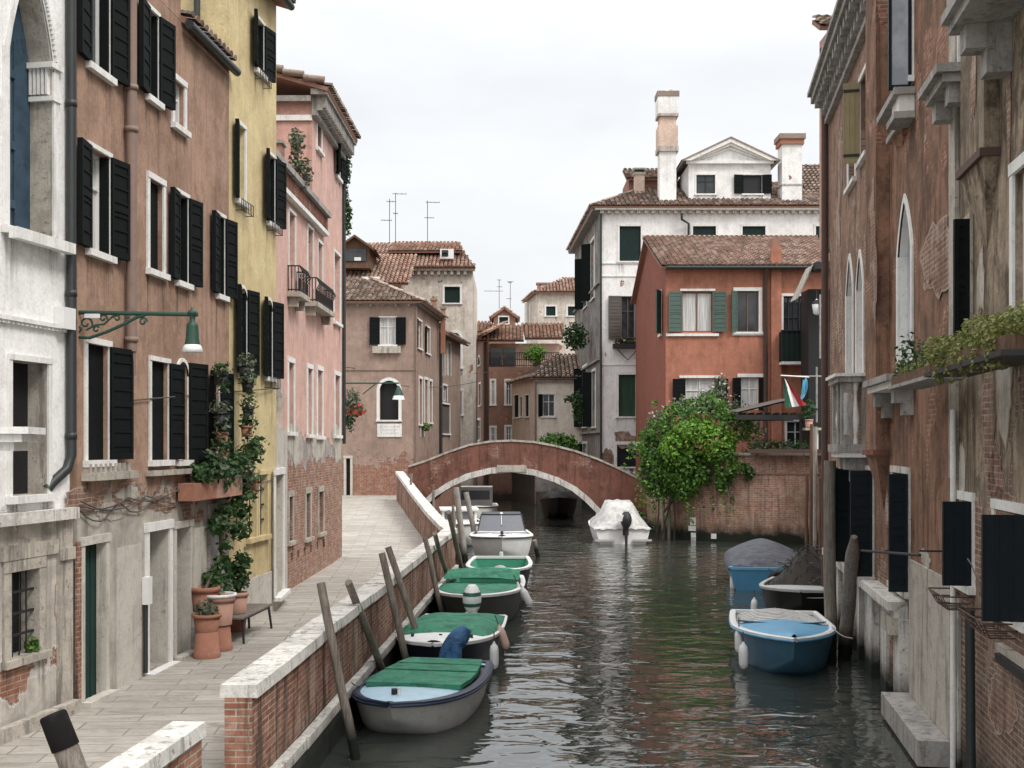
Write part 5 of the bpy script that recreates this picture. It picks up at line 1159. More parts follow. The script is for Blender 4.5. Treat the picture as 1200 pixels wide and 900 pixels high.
mb=MB(); f3.box(mb,f3.u(1180),f3.u(1260),.003,.12,f3.z(1190,782),f3.z(1190,772),'iron'); mb.build('ledge',h3_); mb=MB(); f3.box(mb,f3.u(1176),f3.u(1260),.003,.08,f3.z(1190,771),f3.z(1190,762),'stoned')
mb.build('ledge',h3_); mb=MB(); f3.box(mb,f3.u(1119),f3.u(1127),.003,.04,f3.z(1122,900),f3.z(1122,700),'stone'); mb.build('stone_strip',h3_)
mb=MB()
sp=f3.pt(f3.u(1180)+.1,.0,0)
pts=[f3.pt(f3.u(1200),.12+.4*t,f3.z(1190,652)-.38*math.sin(math.pi*min(1,t*1.05))) for t in [i/10 for i in range(11)]]; mb.tube(pts,.006,'palewood',4); mb.build('cord',h3_)
# back fill behind the right row towards the garden
f4=Fac((12.9,47),(RX(27.6)+.05,27.6)); h4=root('side_wall','tall plain brick side wall behind the far right house','wall',(8,28,0))
mb=MB(); wallface(mb,f4,-.6,4.2,'gardenbrick'); f4.box(mb,0,f4.L,-.3,-.003,-.6,4.2,'gardenbrick'); mb.build('brickwork',h4)
# ================= garden wall =================
gw=root('garden_wall','curving brick garden wall rising from the water below the orange house','wall',(7.5,48,0))
GP=[(6.32,54.0),(6.5,52),(6.85,50),(7.25,48.6),(8.0,47.85),(9.5,47.3),(13.0,46.1)]
GPd=dens(GP,.7)
mb=MB(); ribbon(mb,GPd,-.0,.4,lambda y:-1,lambda y:3.05,'gardenbrick'); ribbon(mb,GPd,.06,.36,lambda y:3.1,lambda y:3.82,'gardenbrick'); flipfix(mb.build('brickwork',gw))
mb=MB(); ribbon(mb,GPd,-.05,.42,lambda y:3.052,lambda y:3.098,'terracotta'); ribbon(mb,GPd,-.03,.44,lambda y:3.822,lambda y:3.93,'stoned'); flipfix(mb.build('coping',gw))
gf=Fac((7.35,48.35),(13.0,46.1)); mb=MB()
gA=Fac((7.25,48.6),(8.0,47.85))
for a,b,yt,yb in ((810,823,607,616),(808,825,617,623),(811,840,625,631),(811,815,632,645),(819,823,632,645),(811,823,631.6,636)):
    ca=P(a,yb,47.9); cb=P(b,yt,47.9); f_=Fac((8.0,47.85),(9.5,47.3)) if a>830 else Fac((7.25,48.6),(8.6,47.63))
    f_.box(mb,f_.u(a),f_.u(b),.0,.1,ca.z,cb.z,'stonew')
mb.build('stone_block',gw)
mb=MB(); 
for px in (779,786): 
    c=P(px,600,49.7); mb.tube([V((c.x-.12,c.y-.35,-.3)),V((c.x-.12,c.y-.35,1.9))],.07,'stoneg',7)
mb.build('drain_spout',gw)
# canopy on the terrace
cp=root('terrace_canopy','dark slatted canopy over the terrace above the garden wall','canopy',(10.5,47.5,4))
mb=MB(); a=P(862,489,46.6); b=P(947,489,46.6); mb.abox((a.x,46.5,a.z-.1),(b.x,46.7,a.z+.1),'iron'); mb.abox((a.x,49,a.z-.1),(b.x,49.2,a.z+.1),'iron'); mb.build('beam',cp)
mb=MB()
for i in range(9):
    t=i/8; x=a.x+.1+(b.x-a.x-.2)*t; mb.box((x,46.7,a.z+.12),V((1,0,0)),V((0,1,0)),UP,(0,0,0),(.06,2.4,.08),'shutterbr')
mb.face([(a.x+.1,46.6,a.z+.22),(b.x-.6,46.6,a.z+.75),(b.x-.6,49,a.z+.85),(a.x+.1,49,a.z+.32)],'shutterbr'); mb.face([(a.x+.1,46.6,a.z+.16),(b.x-.6,46.6,a.z+.69),(b.x-.6,49,a.z+.79),(a.x+.1,49,a.z+.26)],'shutterbr'); mb.build('slats',cp)
mb=MB()
for x in (a.x+3.0,b.x-.3): mb.tube([(x,46.6,3.9),(x,46.6,a.z-.1)],.06,'iron',6)
mb.build('post',cp)
# flag and cloth
fl_=root('hanging_flag','green white and red striped flag hanging from a pole above the terrace','flag',P(917,441,46))
mb=MB(); c=P(917,440,46); cols=['flag_green','flag_white','flag_red']
M['flag_green']=paint('flag_green',(.03,.13,.075),.8,dk=0); M['flag_white']=paint('flag_white',(.75,.74,.72),.8,dk=0); M['flag_red']=paint('flag_red',(.45,.035,.045),.8,dk=0); M['cloth_blue']=paint('cloth_blue',(.12,.42,.60),.8,dk=0); M['cloth_red']=paint('cloth_red',(.4,.05,.05),.8,dk=0)
for k in range(3):
    rows=[]
    for i in range(9):
        t=i/8; rows.append([])
        for j in range(4):
            s=(k+j/3)/3; px=918+t*(2+s*22)+s*3; py=442+t*(36-6*s)+s*3-8*t*(1-s)*0
            rows[-1].append(P(px,py,46+.10*math.sin(s*9+t*3)))
    mb.grid(rows,cols[k])
mb.build('cloth',fl_)
mb=MB(); mb.tube([P(915,440,46),P(948,442,46.5)],.03,'white_paint',6); mb.build('pole',fl_)
o=MB(); rows=[]
for i in range(7):
    t=i/6; rows.append([P(941-3*t+s*(4+6*t*(1-t)*2),444+24*t+2*math.sin(s*5),46.2+.08*math.sin(s*9+t*4)) for s in (0,.33,.66,1)])
o.grid(rows,'cloth_blue'); ob=o.build('hanging_cloth'); tag(ob,'light blue cloth hanging beside the striped flag','cloth')
# ================= poles =================
def pole(a,b,r,label,mat='greywood',tip=False,zb=-1.0,group=None,name='mooring_pole'):
    """a = top point, b = point at the water surface"""
    a=V(a); b=V(b); d=(b-a).normalized(); e=a+d*((a.z-zb)/-d.z)
    o=root(name,label,'mooring pole',(b.x,b.y,0),group)
    mb=MB(); L=(e-a).length; n=9; R_=random.Random(hash(label)%999 if False else len(label)); pts=[]; rs=[]
    for i in range(n):
        t=i/(n-1); pts.append(a+(e-a)*t+V((R_.uniform(-.012,.012),R_.uniform(-.012,.012),0))); rs.append(r*(.92+.1*t+R_.uniform(-.03,.03)))
    if tip: pts=[a-d*.0,a+d*.35]+[p for p in pts[1:]]; rs=[r*.45,r*.95]+rs[1:]
    mb.tube(pts,rs,mat,10,smooth=True); mb.build('shaft',o); return o
g='leaning mooring poles along the left canal wall'
def leanY(a,b):
    best=(9,20)
    for i in range(120,420):
        Y=i/10; py=HY+F*(H-1.84)/Y; x=a[0]+(b[0]-a[0])*(py-a[1])/(b[1]-a[1]); X=(x-600)*Y/F
        e=abs(X-(interp([(q[1],q[0]) for q in E],Y)+.12))
        if e<best[0]: best=(e,Y)
    return best[1]
PL=[((376,683),(405,830),.062,'leaning wooden mooring pole nearest the camera, left of the blue-decked boat'),
((408,682),(432,780),.062,'second leaning mooring pole, standing left of the blue outboard cover'),
((447,648),(468,738),.066,'leaning mooring pole left of the boat with the white deck and green tarpaulin'),
((455,641),(484,727),.064,'leaning mooring pole just behind the bow of the white-decked boat'),
((498,630),(518,718),.062,'leaning mooring pole left of the olive boat with corrugated green cover'),
((509,625),(525,700),.062,'thin leaning mooring pole beside the far end of the olive boat'),
((525,600),(541,678),.070,'leaning mooring pole left of the open boat with the green interior'),
((482,555),(494,640),.06,'short mooring pole tip showing above the diagonal white coping'),
((508,574),(518,648),.06,'dark mooring pole in front of the left end of the bridge arch')]
for (a,b,r,l) in PL:
    Y=leanY(a,b); py=HY+F*H/Y; pa=P(a[0],a[1],Y); pb=P(a[0]+(b[0]-a[0])*(py-a[1])/(b[1]-a[1]),py,Y)
    if l.startswith('second'): pb=V((-2.0,18.9,WL)); pa=P(408,682,17.2)
    if l.startswith('thin leaning'): pb=V((-1.5,30,WL)); pa=P(509,625,27)
    if 'open boat' in l: pb=V((-1.32,32.6,WL)); pa=P(526,600,29.6)
    if l.startswith('short'): pb=V((-4.2,47,0)); pa=P(482,555,47.2)
    if l.startswith('dark'): pb=V((-3.1,45.6,0)); pa=P(508,574,45.8)
    pole(pa,pb,r,l,group=g)
pb=PW(547,668); pole(P(534,571,pb.y),pb,.11,'thick pale mooring pole, left one of the pair by the white motorboat','palewood')
pb=PW(562,655); pole(P(546,577,pb.y),pb,.11,'thick pale mooring pole, right one of the pair by the white motorboat','palewood')
pole(P(531,592,40.5),PW(536,664),.06,'short slim pole standing between the wall and the thick pale poles','greywood')
pole(P(626,633,41),V((1.0,41.2,0)),.09,'pale yellow bumper post in the water beside the white motorboat','palewood')
pb=V((RX(24)-1.25,24,0)); pole(P(972,540,22.8),P(973,720,22.8)*1.0,.125,'thick upright mooring pole right of the net-covered boat','greywood',name='mooring_pole')
pole(P(1001,629,20.2),PW(988,785),.13,'thick pointed mooring pole leaning towards the light blue boat','greywood',tip=True)
for i,(px,yt,Y,r,l,mt) in enumerate(((945,556,41,.06,'thin brown pole leftmost of the cluster by the brick garden wall','brwood'),(950.5,497,42,.07,'thin upright pole in the cluster below the flag, second from the left','brwood'),(955,500,40,.075,'tall pale pole in the cluster below the flag','palewood'),(961,560,38,.06,'short dark pole in the cluster beside the brown drainpipe','brwood'))):
    pole(P(px+.5,yt,Y),P(px,680,Y)*1.0 if False else V(((px-600)*Y/F,Y,0)),r,l,mt)
# foreground post
o=root('wooden_post','leaning weathered post with a black cap in the bottom left foreground','post',(-3.05,8.7,.9))
mb=MB(); a=P(62,838,8.9); b=P(92,915,8.9); d=(b-a).normalized(); mb.tube([a+d*.26,a+d*1.0,b+d*1.0],[.098,.10,.105],'greywood',14); mb.build('shaft',o)
mb=MB(); mb.tube([a-d*.01,a+d*.005,a+d*.27],[.092,.105,.108],'cap',14); mb.build('cap',o)

for k,(h_,f_,a,b,rx,ry) in enumerate(((h2,f2r,1098,308,.75,.42),(h1,f1,983,330,.7,1.6),(h1,f1,985,200,.5,.9),(h3_,f3,1150,640,.35,.5),(h3_,f3,1168,560,.3,.35),(h3_,f3,1150,60,.14,.5),(h3_,f3,1175,820,.5,.4),(h2,f2r,1035,680,.5,.3),(h3_,f3,1183,100,.10,.7),(h2,f2r,1085,655,.4,.12))):
    patch(h_,f_,a,b,rx,ry,'brickpatch' if k!=9 else 'patchgrey',seed=60+k)

u_=f2r.u(1036); patch(h2,f2r,1040,300,.33,1.15,w=.22,seed=81); patch(h2,f2r,1040,600,.2,.35,seed=82); patch(h2,f2r,1100,300,.95,.5,w=.012,seed=83)
patch(h3_,f3,1160,500,.3,.8,seed=84); patch(h3_,f3,1150,330,.16,.4,w=.0,seed=85,mat='patchgrey'); patch(h3_,f3,1178,450,.35,.5,seed=86,mat='patchgrey'); patch(h3_,f3,1128,560,.16,.5,seed=87,mat='patchgrey'); patch(h3_,f3,1175,590,.45,.2,seed=88)
patch(h3_,f3,1160,90,.12,.5,w=.16,seed=89); patch(h1,f1,1000,480,.7,.4,seed=90)
mb=MB(); f2r.box(mb,f2r.u(1068),f2r.L-.06,.002,.035,.63,f2r.z(1092,668),'patchgrey'); mb.build('stone_panel',h2)
# ================= boats =================
def lerp(a,b,t): return a+(b-a)*t
class Boat:
    def __init__(s,name,label,stern,bow,W,s0=.45,s1=.6,tw=.8,p=2.2,q=.75,mats=('white_paint','white_paint','white_paint'),keel=-.25,cat='boat',rimr=.035,floor=.12,group='boats moored along the canal',N_=18,band=None):
        W*=KB; st=V((stern[0]*KB,stern[1]*KB,WL)); bw=V((bow[0]*KB,bow[1]*KB,WL)); d=bw-st; s.L=d.length; s.W=W; s.s0,s.s1,s.tw,s.p,s.q,s.k=s0,s1,tw,p,q,keel
        s.r=root(name,label,cat,st,group,rz=math.atan2(-d.x,d.y)); hullm,rim,inn=mats
        mb=MB(); outer=[];inner=[]
        fr=[(0,0),(.45,.03),(.72,.12),(.86,.34),(.95,.7),(1,1)]
        for i in range(N_+1):
            t=i/N_; w=s.hw(t); z1=s.sh(t); z0=s.kl(t)
            ro=[V((x*w,t*s.L+ (1-zf)*-.0 - (t>.6)*(1-zf)*(t-.6)*.55*.9,z0+(z1-z0)*zf)) for x,zf in fr]
            outer.append([V((-p_.x,p_.y,p_.z)) for p_ in ro[::-1]]+ro[1:])
            fl=min(max(floor,z0+.06),z1-.03)
            ri=[V((x*max(0,w-.06),t*s.L,fl+(z1-fl)*zf)) for x,zf in ((0,0),(.85,0),(.93,.5),(1,1))]
            if t<=.86: inner.append([V((-p_.x,p_.y,p_.z)) for p_ in ri[::-1]]+ri[1:])
        mb.grid(outer,hullm,smooth=True); mb.grid(inner,inn,smooth=False)
        mb.face(outer[0],hullm); mb.face([V((p_.x,.05,p_.z)) for p_ in inner[0]],inn)
        s.hull=mb.build('hull',s.r,True); flipfix(s.hull)
        mb=MB(); pts=[V((-s.hw(i/N_)+.015,i/N_*s.L,s.sh(i/N_)+.005)) for i in range(N_+1)]; pr=[V((-p_.x,p_.y,p_.z)) for p_ in pts]
        path=pts+pr[::-1] 
        for off,r_,mt in ((0,rimr,rim),):
            rows=[]
            for sd in (-1,1):
                rows=[]
                for i in range(N_+1):
                    t=i/N_; w=s.hw(t); y=t*s.L; z=s.sh(t)
                    c=[(w+.02,z-.045),(w+.03,z+.01),(max(w-.02,0),z+.03),(max(w-.085,0),z+.022),(max(w-.085,0),z-.03)]
                    rows.append([V((sd*a,y+(.02 if i==N_ else 0),b)) for a,b in c])
                mb.grid(rows,rim,smooth=False)
        z=s.sh(0); w=s.hw(0); mb.abox((-w,-.02,z-.045),(w,.07,z+.028),rim)
        if band:
            for sd in (-1,1):
                mb.tube([V((sd*(s.hw(i/N_)+.025),i/N_*s.L,s.sh(i/N_)-.035)) for i in range(N_+1)],.022,band,6)
        g_=mb.build('gunwale',s.r,True); flipfix(g_)
    def hw(s,t):
        if t<.45: return s.W/2*(s.tw+(1-s.tw)*math.sin(t/.45*math.pi/2))
        x=(t-.45)/.55; return s.W/2*max(0,1-x**s.p)**s.q
    def sh(s,t): return s.s0+(s.s1-s.s0)*t*t
    def kl(s,t): return s.k+(max(0,t-.62)/.38)**2*(s.s1*.5-s.k) if t>.62 else s.k
    def deck(s,t0,t1,mat,dz=-.02,name='deck',camber=.04,n=10):
        mb=MB(); rows=[]
        for i in range(n+1):
            t=lerp(t0,t1,i/n); w=max(.0,s.hw(t)-.04); rows.append([V((k*w,t*s.L,s.sh(t)+dz+camber*(1-k*k))) for k in (-1,-.6,-.2,.2,.6,1)])
        mb.grid(rows,mat,smooth=True)
        w=s.hw(t0)-.05
        for r_ in (rows[0],): mb.face(r_+[V((w,t0*s.L,s.sh(t0)-.28)),V((-w,t0*s.L,s.sh(t0)-.28))],mat)
        return mb.build(name,s.r,True)
    def cover(s,t0,t1,mat,ridge=.25,over=.03,drop=.12,name='cover',sag=.03,wr=.02,n=16,planks=False,seed=1,shape=2):
        mb=MB(); rows=[]; R_=random.Random(seed); ph=[R_.uniform(0,6) for _ in range(6)]
        for i in range(n+1):
            t=lerp(t0,t1,i/n); w=s.hw(t)+over; e=math.sin(math.pi*min(1,max(0,(i/n))))**.35 if ridge>.1 else 1
            row=[V((-w-.01,t*s.L,s.sh(t)-drop))]
            for j in range(13):
                k=-1+2*j/12; z=s.sh(t)+.035+ridge*(1-abs(k)**shape)*e+wr*math.sin(5*k+ph[0]+t*13)*math.sin(9*t+ph[1])*(1-abs(k))+ (-sag*abs(math.sin(t*math.pi*5))*(1-abs(k)))
                if planks: z=s.sh(t)+.05+ridge+(.018 if (i%3) else -.03)
                row.append(V((k*w,t*s.L,z)))
            row.append(V((w+.01,t*s.L,s.sh(t)-drop))); rows.append(row)
        mb.grid(rows,mat,smooth=not planks)
        for r_ in (rows[0],rows[-1]): mb.face(r_,mat)
        return flipfix(mb.build(name,s.r,True))
    def thwart(s,t,mat='brwood',name='seat',z=.3,d=.25):
        mb=MB(); w=s.hw(t)-.07; mb.abox((-w,t*s.L-d/2,z-.04),(w,t*s.L+d/2,z),mat); return mb.build(name,s.r,True)
    def outboard(s,mat='iron',scale=1.0,x=0,tilt=0,cov=None,stripe=None):
        mb=MB(); z=s.sh(0)+.28*scale; R3=Matrix.Rotation(tilt,4,'X'); o=V((x,-.12,s.sh(0)))
        rows=[]
        for i in range(9):
            t=i/8; a=math.sin(math.pi*(.08+.84*t))**.6; rows.append([V((math.cos(p_)*.17*a*scale,math.sin(p_)*.25*a*scale-.1,(.02+.5*t)*scale)) for p_ in [2*math.pi*k_/12 for k_ in range(12)]])
        rows=[[o+R3@v for v in r_] for r_ in rows]
        mb.grid(rows,cov or mat,True); mb.face(rows[0][::-1],cov or mat); mb.face(rows[-1],cov or mat)
        if stripe:
            for i in (2,5):
                q=[o+(v-o)*1.015 for v in rows[i]]; mb.grid([q,[o+(v-o)*1.015 for v in rows[i+1]]],stripe,True)
        def L_(pts,r): mb.tube([o+R3@V(p_) for p_ in pts],r,mat,8)
        L_([(0,-.12,.05),(0,-.14,-.75)],[.07,.05]); L_([(0,-.32,-.72),(0,-.02,-.72)],[.02,.06])
        mb.box(o,V((1,0,0)),V((0,1,0)),UP,(-.11,-.05,-.25),(.11,.13,.06),mat)
        return mb.build('outboard_motor',s.r,True)
def fender(p,label,mat='white_paint',r=.075,L=.38,tilt=(0,0)):
    p=V((0,0,H))+(V(p)-V((0,0,H)))*KB; d=V((tilt[0],tilt[1],-1)).normalized(); mb=MB(); mb.tube([p+d*x for x in (0,.03,.08,.16,L-.1,L-.03,L)],[.02,.025,r*.8,r,r,r*.8,.02],mat,10); mb.tube([p-d*.18,p],.01,'cable',4)
    o=mb.build('fender'); return tag(o,label,'fender')
def rope(a,b,label,sag=.15,mat='palewood',r=.012):
    a,b=[V((0,0,H))+(V(q)-V((0,0,H)))*KB for q in (a,b)]; mb=MB(); mb.tube([a+(b-a)*(i/10)-UP*sag*math.sin(math.pi*i/10) for i in range(11)],r,mat,5); o=mb.build('mooring_rope'); return tag(o,label,'rope')
M['tarpgreen']=tarp('green_tarpaulin',(.04,.21,.125),(.13,.30,.21)); M['paleblue']=paint('pale_blue_deck_paint',(.40,.56,.66),.45,dk=.12)
M['hullgrey']=paint('grey_hull',(.42,.415,.395),.45,dk=.45); M['navy']=paint('navy_band',(.02,.03,.06),.4,dk=.1); M['hullnavy']=paint('black_navy_hull',(.016,.02,.03),.35,dk=.15)
M['olive']=paint('dark_olive_hull',(.055,.055,.045),.5,dk=.2); M['bluecover']=tarp('blue_motor_cover',(.045,.12,.25),(.12,.2,.32),.08); M['skyblue']=paint('sky_blue_paint',(.13,.36,.56),.45,dk=.2)
M['midblue']=paint('mid_blue_hull',(.06,.22,.38),.4,dk=.3); M['darkblue']=paint('dark_blue_hull',(.045,.13,.20),.35,dk=.3); M['greytarp']=tarp('grey_tarpaulin',(.085,.088,.105),(.15,.15,.16))
M['whitetarp']=tarp('white_canvas',(.50,.49,.47),(.44,.43,.41),.035); M['screen']=paint('smoked_windscreen',(.10,.105,.12),.15,sp=.6,dk=0); M['pinkf']=paint('pink_fender',(.62,.42,.36),.6); M['net']=paint('dark_netting',(.05,.045,.04),.95,dk=.2); M['greyboat']=paint('pale_grey_boat_paint',(.42,.43,.42),.6,dk=.4)
M['teal']=paint('sea_green_interior',(.07,.30,.20),.55,dk=.2,dirt=(.25,.45,.36)); M['blackhull']=paint('black_hull',(.012,.012,.012),.4,dk=.1)
M['_']=None if False else M['dark']
# 1 blue-decked boat, nearest
b=Boat('motorboat','pale blue boat with green plank cover and blue-covered outboard, nearest on the left','' and 0 or (-1.1,20.3),(-1.76,16.5),1.86,.44,.54,tw=.8,p=2.8,q=.6,mats=('hullgrey','navy','paleblue'),band='navy',floor=.3)
b.deck(.62,.985,'paleblue',-.01); mb=MB(); rr=random.Random(4)
for i in range(4):
    t0_,t1_=.07+i*.148,.07+(i+1)*.148-.006; y0,y1=t0_*b.L,t1_*b.L; dz=rr.uniform(-.01,.012); z=.545+dz
    wa,wb=b.hw(t0_)-.13+rr.uniform(-.02,.02),b.hw(t1_)-.13
    q=[(-wa,y0,z),(wa,y0,z),(wb,y1,z+.01),(-wb,y1,z+.01)]; mb.face(q,'tarpgreen'); 
    for k in range(4):
        l=(k+1)%4; mb.face([q[k],(q[k][0],q[k][1],z-.06),(q[l][0],q[l][1],z-.06),q[l]],'tarpgreen')
flipfix(mb.build('plank_cover',b.r,True)); b.deck(.07,.66,'blackhull',-.04,name='hold'); b.deck(.0,.06,'paleblue',-.01,name='stern_deck',n=2)
mb=MB(); mb.tube([(0,b.L*.86,.54),(0,b.L*.86,.66)],.02,'stonew',6); mb.tube([(.09,b.L*.84,.55),(.09,b.L*.84,.62)],.045,'iron',8); mb.build('cleat',b.r,True)
mb=MB(); o=V((.12,-.15,.52))
R3=Matrix.Rotation(R(-40),4,'Y')@Matrix.Rotation(R(15),4,'X'); rows=[]
for i in range(11):
    t=i/10; a=math.sin(math.pi*(.06+.88*t))**.55*(.75+.35*t); rows.append([o+R3@V((math.cos(p_)*.18*a,math.sin(p_)*.2*a,-.1+.68*t)) for p_ in [2*math.pi*k_/12 for k_ in range(12)]])
mb.grid(rows,'bluecover',True); mb.face(rows[0],'bluecover'); mb.face(rows[-1],'bluecover'); mb.tube([(0,-.1,-.3),(0,-.1,.6)],.13,'bluecover',8); mb.tube([(-.1,-.05,.45),(-.1,-.05,.75)],.1,'bluecover',8); mb.build('outboard_motor',b.r,True)
# 2 white deck
b=Boat('motorboat','white-decked boat with a green tarpaulin and black hull, second in the left row','' or (-1.0,24.9),(-1.42,20.7),1.95,.55,.66,tw=.9,p=2.8,q=.62,mats=('hullnavy','white_paint','white_paint'),floor=.25)
b.deck(.6,.98,'white_paint',0,camber=.06); b.cover(.04,.72,'tarpgreen',ridge=.16,over=-.02,drop=.02,wr=.015,shape=4)
for x in (-.55,0,.5):
    mb=MB(); mb.tube([(x,b.L*.8,.64),(x,b.L*.8,.70)],.03,'iron',6); mb.build('cleat',b.r,True)
M['stripegreen']=paint('dark_green_stripe',(.02,.10,.07),.5,dk=.05)
b.outboard('white_paint',1.15,x=-.1,stripe='stripegreen')
# 3 olive
b=Boat('rowing_boat','olive boat with white rim and corrugated green cover, third in the left row','' or (-.62,31.8),(-1.0,26.3),2.15,.62,.78,tw=.85,p=2.6,q=.66,mats=('olive','white_paint','teal'),floor=.25)
b.cover(.42,.965,'tarpgreen',ridge=.03,over=-.10,drop=-.03,wr=.01,n=12,shape=4)
rows=[]; mb=MB()
for i in range(15):
    t=.08+.36*i/14; z=b.sh(t)+.12+.10*math.sin(i*math.pi)+(.05 if i%2 else 0)+.12*math.sin(i/14*3); rows.append([V((k*(b.hw(t)-.1),t*b.L,z+.05*(1-k*k))) for k in (-1,-.5,0,.5,1)])
mb.grid(rows,'tarpgreen',smooth=False); mb.build('corrugated_cover',b.r,True)
# 4 open green
b=Boat('rowing_boat','open boat with pale rim and sea-green interior, behind the olive boat','' or (-.35,37.3),(-.42,32.4),1.95,.6,.7,tw=.9,p=2.8,q=.6,mats=('hullnavy','white_paint','teal'),floor=.15)
b.thwart(.3,'teal'); b.thwart(.6,'teal'); b.deck(.78,.98,'teal',-.03)
mb=MB(); rows=[[V((math.cos(p_)*.28*a,1.2+math.sin(p_)*.45*a,.2+.28*t)) for p_ in [2*math.pi*k_/10 for k_ in range(10)]] for t,a in ((0,1),(.5,.9),(.85,.5),(1,.1))]; mb.grid(rows,'whitetarp',True); mb.build('bundle',b.r,True)
mb=MB(); mb.tube([(0,.0,.6),(0,0,.75)],.06,'white_paint',8); mb.build('stern_light',b.r,True)
# 5 white motorboat with windscreen
b=Boat('motorboat','white motorboat with a grey smoked windscreen, before the bridge on the left','' or (-.45,46.6),(-.35,40.6),2.35,.75,.95,tw=.9,p=2.6,q=.62,mats=('white_paint','white_paint','white_paint'),band='hullnavy',floor=.3)
b.deck(.45,.98,'white_paint',0,camber=.08)
mb=MB(); y=b.L*.5; rows=[[V((k*.85,y+.22*(1-k*k)*1.0,.92)) for k in (-1,-.6,-.2,.2,.6,1)],[V((k*.72,y-.45+.18*(1-k*k),1.5)) for k in (-1,-.6,-.2,.2,.6,1)]]; mb.grid(rows,'screen'); mb.grid([[p_-V((0,.03,0)) for p_ in r_] for r_ in rows],'screen')
rows2=[[V((k*.72,y-.45+.18*(1-k*k),1.5)) for k in (-1,-.6,-.2,.2,.6,1)],[V((k*.72,y-2.2,1.5)) for k in (-1,-.6,-.2,.2,.6,1)]]; mb.grid(rows2,'greytarp'); mb.build('windscreen',b.r,True)
mb=MB(); mb.tube([rows[1][i]+V((0,0,.01)) for i in range(6)],.025,'iron',6); mb.tube([rows[0][i] for i in range(6)],.02,'white_paint',6)
for i in (0,5): mb.tube([rows[0][i],rows[1][i]],.025,'iron',6)
mb.tube([(0,y+.1,1.18),(0,y-.3,1.5)],.012,'white_paint',5); mb.lathe((0,y-.33,1.5),[(.06,0),(.06,.06),(.02,.09)],'white_paint',8); mb.build('windscreen_frame',b.r,True)
mb=MB(); mb.abox((-.22,b.L*.82,.93),(.22,b.L*.84,.97),'stoneg'); mb.tube([(0,b.L*.9,.95),(0,b.L*.9,1.1)],.05,'iron',8); mb.tube([(-.35,b.L*.86,1.02),(.35,b.L*.86,1.02)],.02,'stoneg',6); mb.build('bow_cleat',b.r,True)
# 6 boats by the arch
b=Boat('motorboat','white cabin boat half hidden behind poles at the left end of the arch','' or (-2.6,53.2),(-2.05,47.2),2.1,.8,.95,tw=.9,p=2.6,q=.62,mats=('white_paint','white_paint','white_paint'),band='hullnavy')
b.deck(.55,.98,'white_paint',0); b.cover(.0,.3,'bluecover',ridge=.2,over=-.1,drop=.0)
mb=MB(); mb.abox((-.7,2.0,.8),(.7,3.6,1.35),'white_paint'); mb.abox((-.6,1.98,1.0),(.6,3.62,1.3),'screen'); mb.abox((-.78,1.9,1.352),(.78,3.7,1.42),'white_paint'); mb.build('cabin',b.r,True)
b=Boat('motorboat','white motorboat with raised wheelhouse partly seen through the arch, left side','' or (-1.9,64.5),(-1.9,57.5),2.3,.9,1.1,tw=.9,p=2.6,q=.62,mats=('white_paint','white_paint','white_paint'),band='hullnavy')
b.deck(.5,.98,'white_paint',0); mb=MB(); mb.abox((-.8,2.0,.9),(.8,4.2,1.9),'white_paint'); mb.abox((-.7,1.98,1.3),(.7,4.22,1.75),'screen'); mb.build('wheelhouse',b.r,True)
b=Boat('motorboat','dark boat in the shade under the right part of the arch','' or (2.9,71),(2.6,65.5),2.2,.9,1.15,tw=.9,mats=('blackhull','blackhull','blackhull')); b.cover(0,.9,'iron',ridge=.55,over=0,drop=.1)
# 7 white-tarped boat right, stern to camera
b=Boat('motorboat','white boat under a peaked white canvas with black outboard, right of the arch','' or (4.75,49.3),(4.62,53.9),2.45,.62,.9,tw=.95,p=2.6,q=.62,mats=('white_paint','white_paint','hullgrey'),floor=.25)
mb=MB(); rows=[]; rr=random.Random(8)
PR=[(-.02,.45,.62,.0),(.07,.9,1.0,.1),(.22,1.0,1.65,.38),(.45,1.0,1.7,.42),(.7,1.0,1.35,.3),(.9,1.0,1.0,.2),(1.0,1.0,.9,.0)]
for t,wk,zt_,fl0 in PR:
    w=b.hw(max(0,min(.97,t)))+.05; row=[]
    for j in range(15):
        k=-1+2*j/14; a=abs(k); z=zt_ if a<.42 else lerp(zt_,b.sh(max(0,t))-.02,((a-.42)/.58)**.85); z+=.03*math.sin(j*2.3+t*9)
        row.append(V((k*w,t*b.L,z)))
    rows.append(row)
mb.grid(rows,'whitetarp'); mb.face(rows[-1],'whitetarp'); mb.build('canvas_cover',b.r,True)
b.outboard('iron',1.35,x=.1,stripe=None)
mb=MB(); mb.abox((-.16,-.42,.95),(.08,-.2,1.2),'white_paint') ; mb.abox((-1.15,-.12,.12),(-.35,-.03,.2),'hullgrey'); mb.abox((.4,-.12,.12),(1.15,-.03,.2),'hullgrey'); mb.build('transom_step',b.r,True)
# 8 blue boat with grey tarp
b=Boat('motorboat','blue boat under a dark grey ridged tarpaulin, farthest of the right-hand boats','' or (7.4,33.6),(8.45,39.2),2.35,.62,.85,tw=.86,p=2.6,q=.66,mats=('midblue','skyblue','midblue'),floor=.2)
b.cover(.04,.92,'greytarp',ridge=.42,over=.03,drop=.1,wr=.03,shape=1.5)
mb=MB(); mb.tube([(.35,-.05,.25+.22*math.sin(a)) if False else V((.35+.24*math.cos(a),-.06,.28+.24*math.sin(a))) for a in [2*math.pi*i/16 for i in range(17)]],.075,'iron',8,cap=False); mb.build('tyre',b.r,True)
